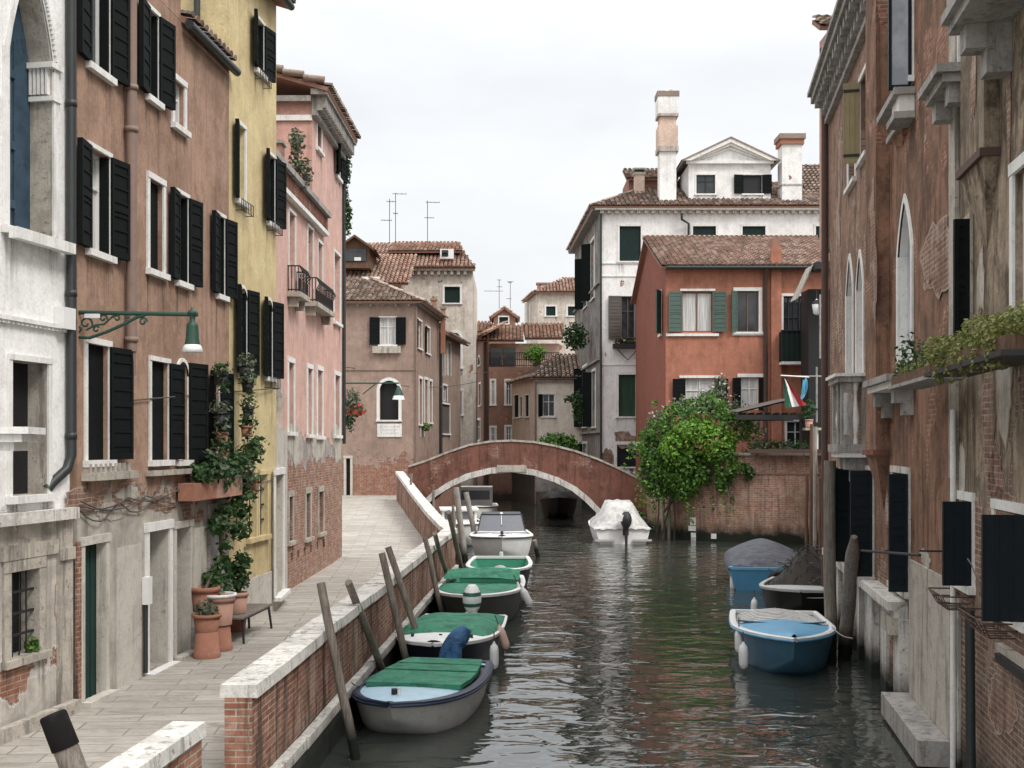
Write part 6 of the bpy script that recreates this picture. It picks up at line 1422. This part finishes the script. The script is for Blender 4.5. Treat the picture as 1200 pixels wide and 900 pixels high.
# 9 net boat
b=Boat('rowing_boat','pale grey boat heaped with dark netting between the two blue boats','' or (8.1,31.2),(7.0,27.9),2.3,.6,.7,tw=.9,p=2.6,q=.62,mats=('blackhull','greyboat','greyboat'),floor=.2)
b.deck(.55,.98,'greyboat',-.02); b.thwart(.4,'greyboat')
nb=root('netting_heap','heap of dark brown netting piled on the pale grey boat','netting',(7.3,28.45,.75)); mb=MB(); rr=random.Random(12); rows=[]
for i in range(13):
    t=i/12; rows.append([V((7.3,28.45,.65))+V((math.cos(a)*(.95*(1-t)**.8+.02)*(1+.15*math.sin(3*a+t*5)),math.sin(a)*(1.0*(1-t)**.8+.02),1.1*t+.06*math.sin(5*a))) for a in [2*math.pi*k/20 for k in range(20)]])
mb.grid(rows,'net',True); 
for i in range(260):
    a=rr.uniform(0,6.28); t=rr.random()**1.3; p=V((7.3,28.45,.65))+V((math.cos(a)*(.97*(1-t)**.8),math.sin(a)*(1.0*(1-t)**.8),1.1*t)); q=p+V((rr.uniform(-.3,.3),rr.uniform(-.3,.3),rr.uniform(-.15,.2))); mb.tube([p,(p+q)/2+V((0,0,.05)),q],.009,'net' if i%3 else 'greywood',3,cap=False)
mb.build('net_pile',nb)
# 10 light blue boat
b=Boat('motorboat','light blue open boat with dark blue hull, nearest of the right-hand boats','' or (5.75,25.3),(5.08,20.7),1.98,.58,.74,tw=.92,p=1.9,q=.82,mats=('darkblue','white_paint','greyboat'),floor=.28,band='skyblue')
b.deck(.42,.98,'skyblue',-.02,camber=.1)
mb=MB(); rows=[]
for i in range(5):
    t=.40+.04*i/4; rows.append([V((k*(b.hw(t)-.1),t*b.L+.35*(1-k*k),b.sh(t)+.06*i/4+.02)) for k in (-1,-.7,-.35,0,.35,.7,1)])
mb.grid(rows,'white_paint'); mb.build('coaming',b.r,True)
b.thwart(.2,'greyboat',z=.45,d=.5)
mb=MB()
for i in range(9):
    t=.03+.36*i/8; w=b.hw(t)-.1; mb.tube([V((k*w,t*b.L,.50+.16*(1-k*k))) for k in (-1,-.5,0,.5,1)],.012,'stonew',4)
mb.grid([[V((k*(b.hw(t)-.09),t*b.L,.47+.16*(1-k*k)+.02*math.sin(t*40+k*3))) for k in (-1,-.5,0,.5,1)] for t in [.02+.37*i/14 for i in range(15)]],'pinkcanvas' if 'pinkcanvas' in M else 'whitetarp'); mb.build('canvas_sheet',b.r,True)
# fenders
g=None
for p,l,m_,t in ((P(866,735,22.6),'white fender on the left side of the light blue boat, upper one','white_paint',(.02,0)),(P(871,752,21.6),'white fender on the left side of the light blue boat, lower one','white_paint',(.02,0)),
 (P(859,672,34.2),'pale fender at the left stern of the grey-tarped blue boat','white_paint',(0,0)),(P(884,700,29.6),'white fender at left side of the netting boat','white_paint',(.0,0)),
 (P(584,732,22.6),'pink fender hanging right of the white-decked boat','pinkf',(.35,0)),(P(579,752,21.6),'pale fender hanging at the right bow of the white-decked boat','white_paint',(0,0)),
 (P(606,682,28.6),'white fender hanging at the right side of the olive boat','white_paint',(.5,0)),(P(611,688,27.8),'second white fender leaning at the bow of the olive boat','white_paint',(.5,0))): fender(p,l,m_,tilt=t,r=.085,L=.48)
rope(P(975,735,22),P(999,748,20.4),'pale mooring rope from the light blue boat to the pointed pole',.05)
rope(P(430,790,18.9),P(412,800,16.8),'thin rope from the blue-decked boat to its mooring pole',.1)
rope(P(975,700,27),P(905,690,29.5),'slack rope across the grey netting boat',.1)
# ================= street lamp =================
lp=root('street_lamp','green wall-bracket street lamp with frosted shade above the walkway','street lamp',(-5.55,14.85,6)); YLp=14.85
mb=MB(); c0=P(86,366,YLp); c1=P(232,368.5,YLp)
mb.tube([c0,c1],.028,'greeniron',8)
def curl(cx,cy,r0,r1,a0,a1,n=16): return [P(cx+(r0+(r1-r0)*i/n)*math.cos(R(a0+(a1-a0)*i/n)),cy+(r0+(r1-r0)*i/n)*math.sin(R(a0+(a1-a0)*i/n)),YLp) for i in range(n+1)]
mb.tube([P(*q,YLp) for q in ((90,395),(105,396),(125,389),(145,380),(160,372),(170,369))],.022,'greeniron',6)
for cc in ((101,379,2,8,0,400),(168,377,1.5,5,-60,360),(121,373,1.5,5,0,380),(137,373,1.5,4,180,-180),(92,385,2,6,-90,250),(113,386,1.5,4,0,330),(150,371,1,3,0,330)): mb.tube(curl(*cc),.014,'greeniron',5)
mb.tube([P(*q,YLp) for q in ((101,387),(112,381),(122,380),(132,371),(140,369))],.014,'greeniron',5)
mb.abox((P(87,0,YLp).x-.03,YLp-.05,P(0,398,YLp).z),(P(90,0,YLp).x,YLp+.05,P(0,362,YLp).z),'greeniron'); mb.build('bracket',lp)
mb=MB(); mb.abox((P(100,0,YLp).x,YLp-.035,P(0,373,YLp).z),(P(118,0,YLp).x,YLp-.025,P(0,368,YLp).z),'white_paint'); mb.build('number_plate',lp)
mb=MB(); c=P(225.5,368,YLp); k=YLp/F
mb.lathe(c,[(.01,.09),(.03,.05),(.06,.03),(.06,.0),(.035,-.02),(.035,-.10),(.07,-.13),(.075,-.16),(.085,-.32),(.10,-.395)],'greeniron',16); mb.build('lamp_housing',lp)
mb=MB(); mb.lathe(c,[(.10,-.397),(.115,-.42),(.145,-.49),(.12,-.495)],'glasslamp',18); mb.build('lamp_shade',lp)
# far bracket lamp on the corner house
l2=root('street_lamp','small dark bracket lamp on the corner house beside the arched window','street lamp',P(466,452,YG-.6))
mb=MB(); a=P(405,449,YG-1.2); b_=P(470,452,YG-1.2); mb.tube([P(402,449,YG-1.2),P(468,449,YG-1.2)],.04,'greeniron',5); mb.tube([P(425,462,YG-1.2),P(440,450,YG-1.2)],.03,'greeniron',5); mb.build('bracket',l2)
mb=MB(); mb.lathe(P(467,452,YG-1.2),[(.05,0),(.12,-.15),(.22,-.42),(.24,-.5)],'greeniron',10); mb.lathe(P(467,452,YG-1.2),[(.25,-.505),(.32,-.7)],'glasslamp',10); mb.build('lamp_head',l2)
l3=root('wall_lantern','small hexagonal lantern hanging in the dark loggia','lantern',P(957,355,48.2)); mb=MB(); mb.lathe(P(957,362,48.2),[(.05,-.25),(.14,-.2),(.2,.2),(.08,.34),(.02,.42)],'glasslamp',6); mb.lathe(P(957,362,48.2),[(.215,.2),(.23,.24),(.05,.38)],'iron',6); mb.tube([P(957,362,48.2)+UP*.4,P(957,340,48.4)],.02,'iron',4); mb.build('lantern_body',l3)
# ================= bench, pots =================
bn=root('wooden_bench','small dark slatted bench standing against the wall beside the terracotta pots','bench',(-5.0,20.3,.9))
d=V((.082,1,0)).normalized(); n_=V((d.y,-d.x,0)); A_=V((-5.02,19.55,.9)); mb=MB()
for i in range(5): mb.box(A_,d,n_,UP,(0,.0+i*.095,.42),(1.75,.08+i*.095,.45),'greywood')
mb.build('seat',bn)
for u in (.12,1.63):
    for w in (.04,.42): mb=MB(); mb.tube([A_+d*u+n_*w+UP*.42,A_+d*(u+(.06 if u>1 else -.06))+n_*(w+(.04 if w>.2 else 0))],.022,'iron',6); mb.build('leg',bn)
mb=MB(); mb.box(A_,d,n_,UP,(.1,.02,.385),(1.65,.06,.418),'iron'); mb.box(A_,d,n_,UP,(.1,.40,.385),(1.65,.44,.418),'iron'); mb.build('rail',bn)
def pot(x,y,z,r,h,label,mat='terracotta',inv=False,soil=True,name='flower_pot'):
    o=root(name,label,'flower pot',(x,y,z)); mb=MB()
    pr=[(r*.78,0),(r*.92,h*.8),(r*.92,h*.8),(r*1.02,h*.81),(r*1.02,h),(r*.88,h),(r*.85,h*.88),(.001,h*.88)]
    if inv: pr=[(r,0),(r*1.0,h*.18),(r*.94,h*.2),(r*.80,h),(.001,h)]
    mb.lathe((x,y,z),pr,mat,20,cap=False); mb.build('pot_body',o); return o
M['leaf_dark']=leafmat('dark_leaf',(.018,.045,.014),(.035,.085,.025),(.075,.14,.045)); M['leaf_vine']=leafmat('vine_leaf',(.022,.07,.012),(.06,.15,.02),(.14,.27,.04)); M['leaf_bright']=leafmat('bright_vine_leaf',(.07,.18,.02),(.13,.28,.03),(.24,.40,.06))
M['leaf_olive']=leafmat('succulent_leaf',(.10,.12,.03),(.20,.23,.06),(.32,.30,.12)); M['leaf_pale']=leafmat('pale_flower',(.45,.36,.36),(.6,.5,.5),(.35,.34,.2)); M['petal_red']=leafmat('red_petal',(.5,.03,.02),(.6,.06,.04),(.4,.02,.02)); M['leaf_grey']=leafmat('grey_green_leaf',(.06,.09,.05),(.11,.14,.09),(.19,.22,.15))
M['stem']=paint('brown_stem',(.10,.075,.05),.9)
def plant(name,label,c,blobs,n,size,mat='leaf_dark',seed=1,stems=6,extra=None,cat='plant',mat2=None):
    c=V(c); o=root(name,label,cat,c); rr=random.Random(seed); mb=MB()
    for k,(off,rad,f) in enumerate(blobs):
        leaves(mb,c+V(off),rad,int(n*f),size,mat2 if (mat2 and k%2) else mat,rr,shell=.35)
    if extra:
        for m_,cnt,sz in extra:
            off,rad,f=blobs[-1]
            leaves(mb,c+V(off),[r_*1.02 for r_ in rad],cnt,sz,m_,rr,shell=.92)
    mb.build('foliage',o)
    mb=MB()
    for i in range(stems):
        off,rad,f=blobs[i%len(blobs)]; e=c+V(off)+V((rr.uniform(-.5,.5)*rad[0],rr.uniform(-.5,.5)*rad[1],rr.uniform(-.2,.5)*rad[2])); m_=(c+e)/2+V((rr.uniform(-.1,.1)*rad[0],0,.05*rad[2])); mb.tube([c,m_,e],[.018*max(1,rad[0]*1.5),.012*max(1,rad[0]*1.5),.005],'stem',5)
    mb.build('stem',o); return o
A0=P(0,0,1)
pot(-4.86,18.35,.9,.215,.42,'upturned terracotta pot at the base of the front stack','terracotta',inv=True)
pot(-4.86,18.35,1.322,.225,.27,'wide terracotta pot on top of the upturned pot, left stack','terracotta')
plant('potted_plant','low green plant growing in the left stacked pot',(-4.86,18.35,1.55),[((0,0,.12),(.2,.2,.16),1)],120,.09,'leaf_grey',2,4)
pot(-4.83,19.0,.9,.22,.42,'upturned terracotta pot under the pot with a white rim','terracotta',inv=True)
pot(-4.83,19.0,1.322,.26,.48,'pale terracotta pot with a white rim beside the bench','terrlight')
mb=MB(); mb.lathe((-4.83,19.0,1.78),[(.27,0),(.285,.01),(.285,.05),(.24,.05),(.24,0)],'stonew',20,cap=False); ob=mb.build('saucer'); tag(ob,'white dish lying on the tall pale terracotta pot','dish')
pot(-5.05,18.95,1.55,.24,.4,'terracotta pot raised against the wall below the climbing plant','terracotta')
st_=MB(); st_.abox((-5.22,18.75,.9),(-4.9,19.15,1.546),'stoneg'); o_=st_.build('stone_plinth'); tag(o_,'low stone plinth carrying the pot by the wall','plinth')
pot(-4.78,20.05,1.36,.19,.36,'terracotta pot standing on the dark bench with a bushy plant','terrlight')
plant('potted_plant','bushy dark green shrub in the pot on the bench',(-4.78,20.05,1.68),[((0,0,.35),(.24,.24,.34),1),((.1,0,.6),(.16,.16,.2),.3)],420,.10,'leaf_dark',3,6)
plant('potted_plant','leafy green shrub between the stacked pots and the bench',(-4.98,19.6,1.35),[((0,0,.4),(.24,.3,.42),1)],420,.10,'leaf_dark',4,6,mat2='leaf_grey')
pot(-5.0,20.9,.9,.2,.38,'terracotta pot on the ground under the far end of the bench','terracotta')
# climbing plant up the wall
wb=lambda px,py,w=.2: fb.pt(fb.u(px),w,fb.z(px,py))
cl=root('climbing_plant','tall climbing plant with dark leaves beside the green street door','plant',(-5.1,18.95,1.9)); rr=random.Random(21); mb=MB()
for px,py,r_,n in ((236,680,.28,160),(243,660,.2,60),(246,640,.16,40),(240,615,.24,110),(262,620,.26,120),(256,597,.2,80),(266,580,.28,130),(247,600,.2,60),(268,560,.3,150),(255,545,.3,150),(275,535,.3,130),(285,522,.24,90),(232,548,.32,170),(218,556,.26,110),(243,560,.3,130),(268,600,.2,60),(262,548,.3,120)):
    leaves(mb,wb(px,py,.25),(r_,r_,r_*.8),n,.13,'leaf_dark',rr,shell=.3)
for px,py,r_,n in ((228,545,.3,70),(236,690,.25,60),(262,555,.3,70)): leaves(mb,wb(px,py,.3),(r_,r_,r_),n,.12,'leaf_grey',rr,shell=.6)
mb.build('foliage',cl)
mb=MB(); mb.tube([V((-5.05,18.95,1.9)),wb(246,650),wb(244,610),wb(262,580),wb(268,550)],[.03,.028,.025,.02,.01],'stem',6); mb.tube([wb(246,650),wb(250,625),wb(264,612),wb(266,590)],.015,'stem',5); mb.build('stem',cl)
# window shelf with troughs and hanging pots
sh=root('window_shelf','terracotta planter shelf below the brown house windows, full of plants','planter',wb(240,580,.1))
mb=MB(); fb.box(mb,fb.u(205),fb.u(228),.05,.32,fb.z(215,586),fb.z(215,566),'terracotta'); fb.box(mb,fb.u(231),fb.u(262),.05,.34,fb.z(245,582),fb.z(245,560),'terrlight'); mb.build('trough',sh)
for i,(px,py) in enumerate(((239,452),(238,497),(240,520),(268,440),(271,460),(272,490),(270,512),(279,575),(240,540))):
    lab=['small dark pot hung high on the shutter of the left plant window','small pot hung halfway down the shutter of the left plant window','terracotta pot hung low on the left plant window','small pot hung at the top of the right plant window','dark pot hung below the top of the right plant window','black pot hung at middle of the right plant window','terracotta pot hung low on the right plant window','terracotta pot hung on the yellow house corner with trailing plant','terracotta pot standing on the planter shelf between the windows'][i]
    p=wb(px,py,.3); pot(p.x,p.y,p.z,.11,.2,lab,'terracotta' if i in (2,6,7,8) else 'iron')
    plant('hanging_plant','trailing green plant in '+['dark pot, left window top','small pot, left window middle','terracotta pot, left window bottom','small pot, right window top','dark pot, right window upper part','black pot, right window middle','terracotta pot, right window bottom','terracotta pot at the yellow corner','terracotta pot between the windows'][i],p+V((0,0,.18)),[((0,0,.1),(.2,.2,.16),1),((.05,-.05,-.15),(.14,.14,.22),.5)],90,.085,'leaf_grey' if i%2 else 'leaf_dark',30+i,3)
# geranium at the pink corner
g_=P(413,482,34.8); plant('geranium','trailing geranium with red flowers at the pink house corner',g_,[((0,0,.35),(.28,.25,.38),.6),((-.1,0,-.3),(.2,.2,.4),.4),((.15,0,.05),(.25,.2,.2),.3)],420,.11,'leaf_grey',41,6,mat2='leaf_dark',extra=[('petal_red',45,.12)])
mb=MB(); mb.abox((-5.07,34.7,g_.z-.12),(g_.x+.2,34.95,g_.z+.08),'terracotta'); ob=mb.build('wall_planter'); tag(ob,'terracotta planter fixed at the far corner of the pink house under the geranium','planter')
v_=P(405,215,34.75); plant('ivy','dark ivy trailing down the upper corner of the pink house',v_,[((0,0,.6),(.18,.25,.9),1),((.05,0,-.9),(.16,.2,.8),.6)],420,.13,'leaf_dark',42,4)
# roof terrace plants
for i,(px,py,l) in enumerate(((348,165,'leafy plant on the pier of the pink roof terrace, tallest one'),(356,200,'bushy plant beside the pier on the pink roof terrace'),(345,195,'straggly plant at back of the pink roof terrace'))):
    plant('terrace_plant',l,P(px,py+12,27.6),[((0,0,.2),(.22,.3,.4),1)],170,.12,'leaf_grey',50+i,4)
# right-hand planters
def rw(px,py,w): return f3.pt(f3.u(px),w,f3.z(px,py)) if px>1118 else f2r.pt(f2r.u(px),w,f2r.z(px,py))
bx_=root('planter_box','long dark planter shelf under yellow-green succulents on the decayed house','planter',rw(1150,440,.3))
mb=MB(); zs_=f3.z(1130,443); mb.box(f3.A,f3.d,f3.n,UP,(1.7,.2,zs_-.05),(4.9,.66,zs_),'iron'); mb.box(f3.A,f3.d,f3.n,UP,(1.8,.26,zs_+.002),(4.8,.6,zs_+.13),'brwood'); mb.build('trough',bx_)
zz=zs_+.17
def sb(u,dz=0,w=.45): return f3.A+f3.d*u+f3.n*w+UP*(zz+dz)
o=root('succulent','mass of yellow-green succulents spilling from the long planter on the right','plant',sb(3)); mb=MB(); rr=random.Random(61)
for i in range(30):
    u=1.8+3.0*i/29; leaves(mb,sb(u,rr.uniform(-.06,.10)+.06*math.sin(i*.9),.45+rr.uniform(-.1,.12)),(.17,.2,.15),250,.045,'leaf_olive',rr,shell=.7)
for i in range(7): leaves(mb,sb(2.0+rr.uniform(0,2.8),-.2,.62),(.08,.08,.14),60,.045,'leaf_olive',rr,shell=.5)
mb.build('foliage',o)
o=root('succulent','lower straggly succulents and weeds in the small trough beside the gothic window','plant',sb(-.4)); mb=MB()
for i in range(16):
    u=-1.2+2.5*i/15; leaves(mb,sb(u,-.03+rr.uniform(-.05,.08),.38),(.16,.15,.13),130,.055,'leaf_olive' if i%3 else 'leaf_dark',rr,shell=.5)
leaves(mb,sb(-1.0,.28,.35),(.2,.15,.25),90,.08,'leaf_dark',rr,shell=.4); leaves(mb,sb(.1,.2,.35),(.25,.15,.15),70,.07,'leaf_dark',rr,shell=.4)
mb.build('foliage',o)
mb=MB(); mb.box(f3.A,f3.d,f3.n,UP,(-1.3,.2,zs_+.0),(1.3,.52,zs_+.12),'brwood'); mb.box(f3.A,f3.d,f3.n,UP,(-1.3,.12,zs_-.045),(1.35,.56,zs_-.002),'stoneg'); ob=mb.build('planter_trough'); tag(ob,'small brown trough on a stone slab beside the gothic window','planter')
# vine on the garden wall
vn=root('vine','huge bright green vine spilling over the corner of the brick garden wall','vine',(7.4,48.8,.5)); rr=random.Random(71); mb=MB()
def vb(px,py,Y,r,n,mat,s=.19,sh_=.6): leaves(mb,P(px,py,Y),r,n,s,mat,rr,shell=sh_)
for px,py,Y,r,n,mt in ((772,520,49.5,(1.0,1.0,1.1),900,'leaf_vine'),(765,560,49.4,(.6,.8,1.5),800,'leaf_dark'),(770,590,49.2,(.6,.7,1.0),500,'leaf_dark'),(800,500,48.8,(1.1,1.0,.9),800,'leaf_vine'),(825,482,48.6,(1.1,1.1,.8),600,'leaf_vine'),(790,540,48.2,(1.0,.7,1.2),900,'leaf_vine'),(785,585,48.2,(.6,.5,1.3),600,'leaf_vine'),(778,620,48.5,(.4,.4,.7),220,'leaf_dark'),
 (815,505,47.6,(1.0,.6,.5),650,'leaf_bright'),(795,525,47.6,(.8,.5,.8),500,'leaf_bright'),(840,520,47.4,(.9,.6,.8),700,'leaf_bright'),(812,550,47.6,(.9,.5,1.0),800,'leaf_vine'),(850,540,47.3,(.6,.4,1.1),450,'leaf_vine'),(845,565,47.3,(.3,.3,.5),130,'leaf_vine'),(800,600,47.9,(.6,.4,.9),400,'leaf_vine'),(800,572,47.7,(.5,.4,.6),220,'leaf_vine'),(862,500,47.6,(.8,.7,.7),380,'leaf_vine'),(878,555,47.0,(.25,.2,.3),90,'leaf_dark'),(868,548,47.1,(.4,.2,.25),80,'leaf_vine'),(762,540,49.8,(.4,.8,1.6),400,'leaf_vine')): vb(px,min(py,588-r[2]*28),Y,r,n,mt)
for i in range(70):   # loose sprigs and trailing ends round the outline
    px,py=rr.choice(((760,500),(775,480),(800,470),(830,465),(865,490),(880,520),(872,545),(850,572),(800,575),(775,572),(757,560),(752,530),(790,470),(820,560),(840,565)))
    p=P(px+rr.uniform(-12,12),py+rr.uniform(-10,10),48.2+rr.uniform(-.8,.6)); d=V((rr.uniform(-1,1),rr.uniform(-.6,.2),rr.uniform(-.9,.9) if py<540 else -1)).normalized()
    for k in range(9): 
        q=p+d*.09*k+V((0,0,-.012*k*k))
        for _ in range(3): leaf(mb,q+V((rr.uniform(-.07,.07),rr.uniform(-.07,.07),rr.uniform(-.07,.07))),.15,rr.choice(('leaf_vine','leaf_dark','leaf_bright')),rr)
mb.build('foliage',vn)
mb=MB()
for a,b_ in (((775,655),(778,600)),((768,640),(772,560)),((790,640),(788,570)),((772,640),(800,520)),((778,600),(840,520))):
    mb.tube([P(a[0],a[1],49.2),P((a[0]+b_[0])/2+2,(a[1]+b_[1])/2,48.8),P(*b_,48.6)],[.05,.035,.02],'stem',6)
mb.build('stem',vn)
o=root('shrub','tall loose shrub with pale pink flowers behind the vine','shrub',P(845,510,49.5)); mb=MB()
for px,py,r,n in ((835,470,(.7,.6,.7),500),(858,485,(.8,.6,.7),420),(800,478,(.7,.6,.4),260),(880,505,(.7,.5,.6),260),(845,452,(.35,.4,.5),170),(775,490,(.6,.5,.4),200)):
    leaves(mb,P(px,py,49.6),r,n,.17,'leaf_grey',rr,shell=.4); leaves(mb,P(px,py-3,49.5),(r[0],r[1],r[2]*1.05),int(n*.12),.16,'leaf_pale',rr,shell=.9)
mb.build('foliage',o); mb=MB()
for px in (830,845,860): mb.tube([P(px,540,49.6),P(px+4,500,49.6),P(px,460,49.6)],[.05,.035,.01],'stem',5)
mb.build('stem',o)
for i,(px,l) in enumerate(((888,'low plants on the garden wall just right of the vine'),(904,'low plants on the garden wall under the canopy'),(921,'leafy plants on the garden wall below the flag'),(938,'plants at the right end of the garden wall by the poles'))):
    plant('wall_plant',l,P(px,530,47.2),[((0,0,.2),(.42,.3,.35),1)],190,.16,'leaf_dark' if i%2 else 'leaf_grey',80+i,4)
mb=MB(); a=P(878,534,46.9); mb.box((a.x,46.9,4.05-.13),V((.94,-.34,0)),V((.34,.94,0)),UP,(0,-.15,0),(3.6,.25,.16),'piperust'); ob=mb.build('planter_trough'); tag(ob,'long rusty trough on top of the brick garden wall','planter')
p=P(948,492,46.4); pot(p.x,p.y,p.z-.3,.17,.32,'pale pot on the ledge in the shadow below the blue cloth','terrlight'); plant('potted_plant','dark plant in the pale pot below the blue cloth',p+V((0,0,.05)),[((0,0,.35),(.35,.3,.45),1)],170,.14,'leaf_dark',88,3)
mb=MB(); mb.abox((P(942,0,46.4).x,46.2,p.z-.42),(P(962,0,46.4).x,46.7,p.z-.32),'stoned'); mb.abox((P(950,0,46.4).x,46.4,0),(P(953,0,46.4).x,46.5,p.z-.422),'stonew'); mb.abox((P(957,0,46.4).x,46.4,1.5),(P(959,0,46.4).x,46.5,p.z-.422),'stonew'); ob=mb.build('stone_shelf'); tag(ob,'narrow stone shelf on white posts carrying a pale pot','shelf')
# distant greenery
plant('bush','round green bush behind the bridge parapet',P(652,530,61),[((0,0,.5),(1.1,.8,.6),1),((.5,0,.4),(.8,.6,.6),.5)],900,.2,'leaf_vine',90,5,cat='bush')
pl_=MB(); pl_.abox((P(628,0,60).x,60.3,1.8),(P(676,0,60).x,62,P(0,528,61).z-.1),'greyside'); ob=pl_.build('garden_terrace'); tag(ob,'low walled garden terrace under the bush behind the bridge','terrace')
plant('terrace_shrub','bright green shrub on the far red house roof terrace',P(632,424,84.3),[((-.3,0,.6),(1.0,.5,.7),1)],420,.25,'leaf_bright',91,4,cat='shrub')
plant('ivy','dark ivy clump high on the side of the white palace',P(683,392,70.5)+V((-.25,0,-.4)),[((-.2,0,.3),(.9,.8,.9),1)],800,.22,'leaf_dark',92,4)
plant('ivy','straggly ivy lower on the side of the white palace',P(684,475,70.5)+V((-.2,0,-.4)),[((-.1,0,.3),(.45,.5,1.1),1),((-.6,0,.8),(.5,.3,.3),.3)],420,.2,'leaf_dark',93,4)
fbx=ft.pt(ft.u(735),.3,ft.z(0,404)); plant('window_plant','red flowers in the window box of the white palace',fbx,[((0,0,.15),(.85,.22,.3),1)],330,.14,'leaf_dark',94,3,extra=[('petal_red',40,.15)])
mb=MB(); mb.abox((fbx.x-.85,fbx.y-.2,fbx.z-.25),(fbx.x+.85,fbx.y+.2,fbx.z+.02),'iron'); mb.tube([fbx+V((-.6,.1,-.25)),fbx+V((0,0,-.9)),fbx+V((.6,.1,-.25))],.03,'iron',5); ob=mb.build('window_box'); tag(ob,'black iron window box on the white palace wall','planter')
c=P(499,505,60.5); plant('window_plant','small green plant at the lower side window of the corner house',fg2.pt(fg2.u(495),.2,fg2.z(495,502)),[((0,0,.1),(.3,.3,.25),1)],120,.14,'leaf_vine',95,2)
plant('window_plant','small weed on the sill of the barred window',fw.pt(fw.u(40),-.02,fw.z(40,764)),[((0,0,.08),(.1,.1,.12),1)],60,.07,'leaf_vine',96,2)
# gull
gl=root('gull','small pale bird perched on the tall stepped chimney','bird',P(781,110,67))
mb=MB(); c=P(781,108.5,67); rows=[]
for i in range(9):
    t=i/8; r_=.11*math.sin(math.pi*min(.97,max(.04,t)))**.7; rows.append([c+V((-.28+.55*t,math.cos(a)*r_*.8,math.sin(a)*r_+.08*t)) for a in [2*math.pi*k/8 for k in range(8)]])
mb.grid(rows,'stonew',True); mb.lathe(c+V((.2,0,.08)),[(.02,-.02),(.07,.04),(.065,.1),(.02,.15)],'stonew',8); mb.tube([c+V((.26,0,.17)),c+V((.35,0,.15))],[.02,.005],'terracotta',5); mb.tube([c+V((0,.02,-.2)),c+V((0,.02,-.05))],.012,'terracotta',4); mb.build('body',gl)

GR={'flower_pot':'terracotta pots and hanging pots by the brown house','potted_plant':'plants growing in pots','hanging_plant':'plants in the pots hung on the shutters','fender':'fenders hanging from the boats','mooring_rope':'mooring ropes','street_lamp':'bracket street lamps','planter_trough':'planters on walls','wall_plant':'plants along the garden wall','terrace_plant':'plants on the pink roof terrace','succulent':'succulents in the right-hand planters','window_plant':'plants on window sills','ivy':'ivy clumps on the house walls','mooring_pole':'mooring poles along the canal','overhead_cable':'overhead cables'}
for o in bpy.data.objects:
    if o.parent is None and not o.get('group') and o.name.split('.')[0] in GR: o['group']=GR[o.name.split('.')[0]]
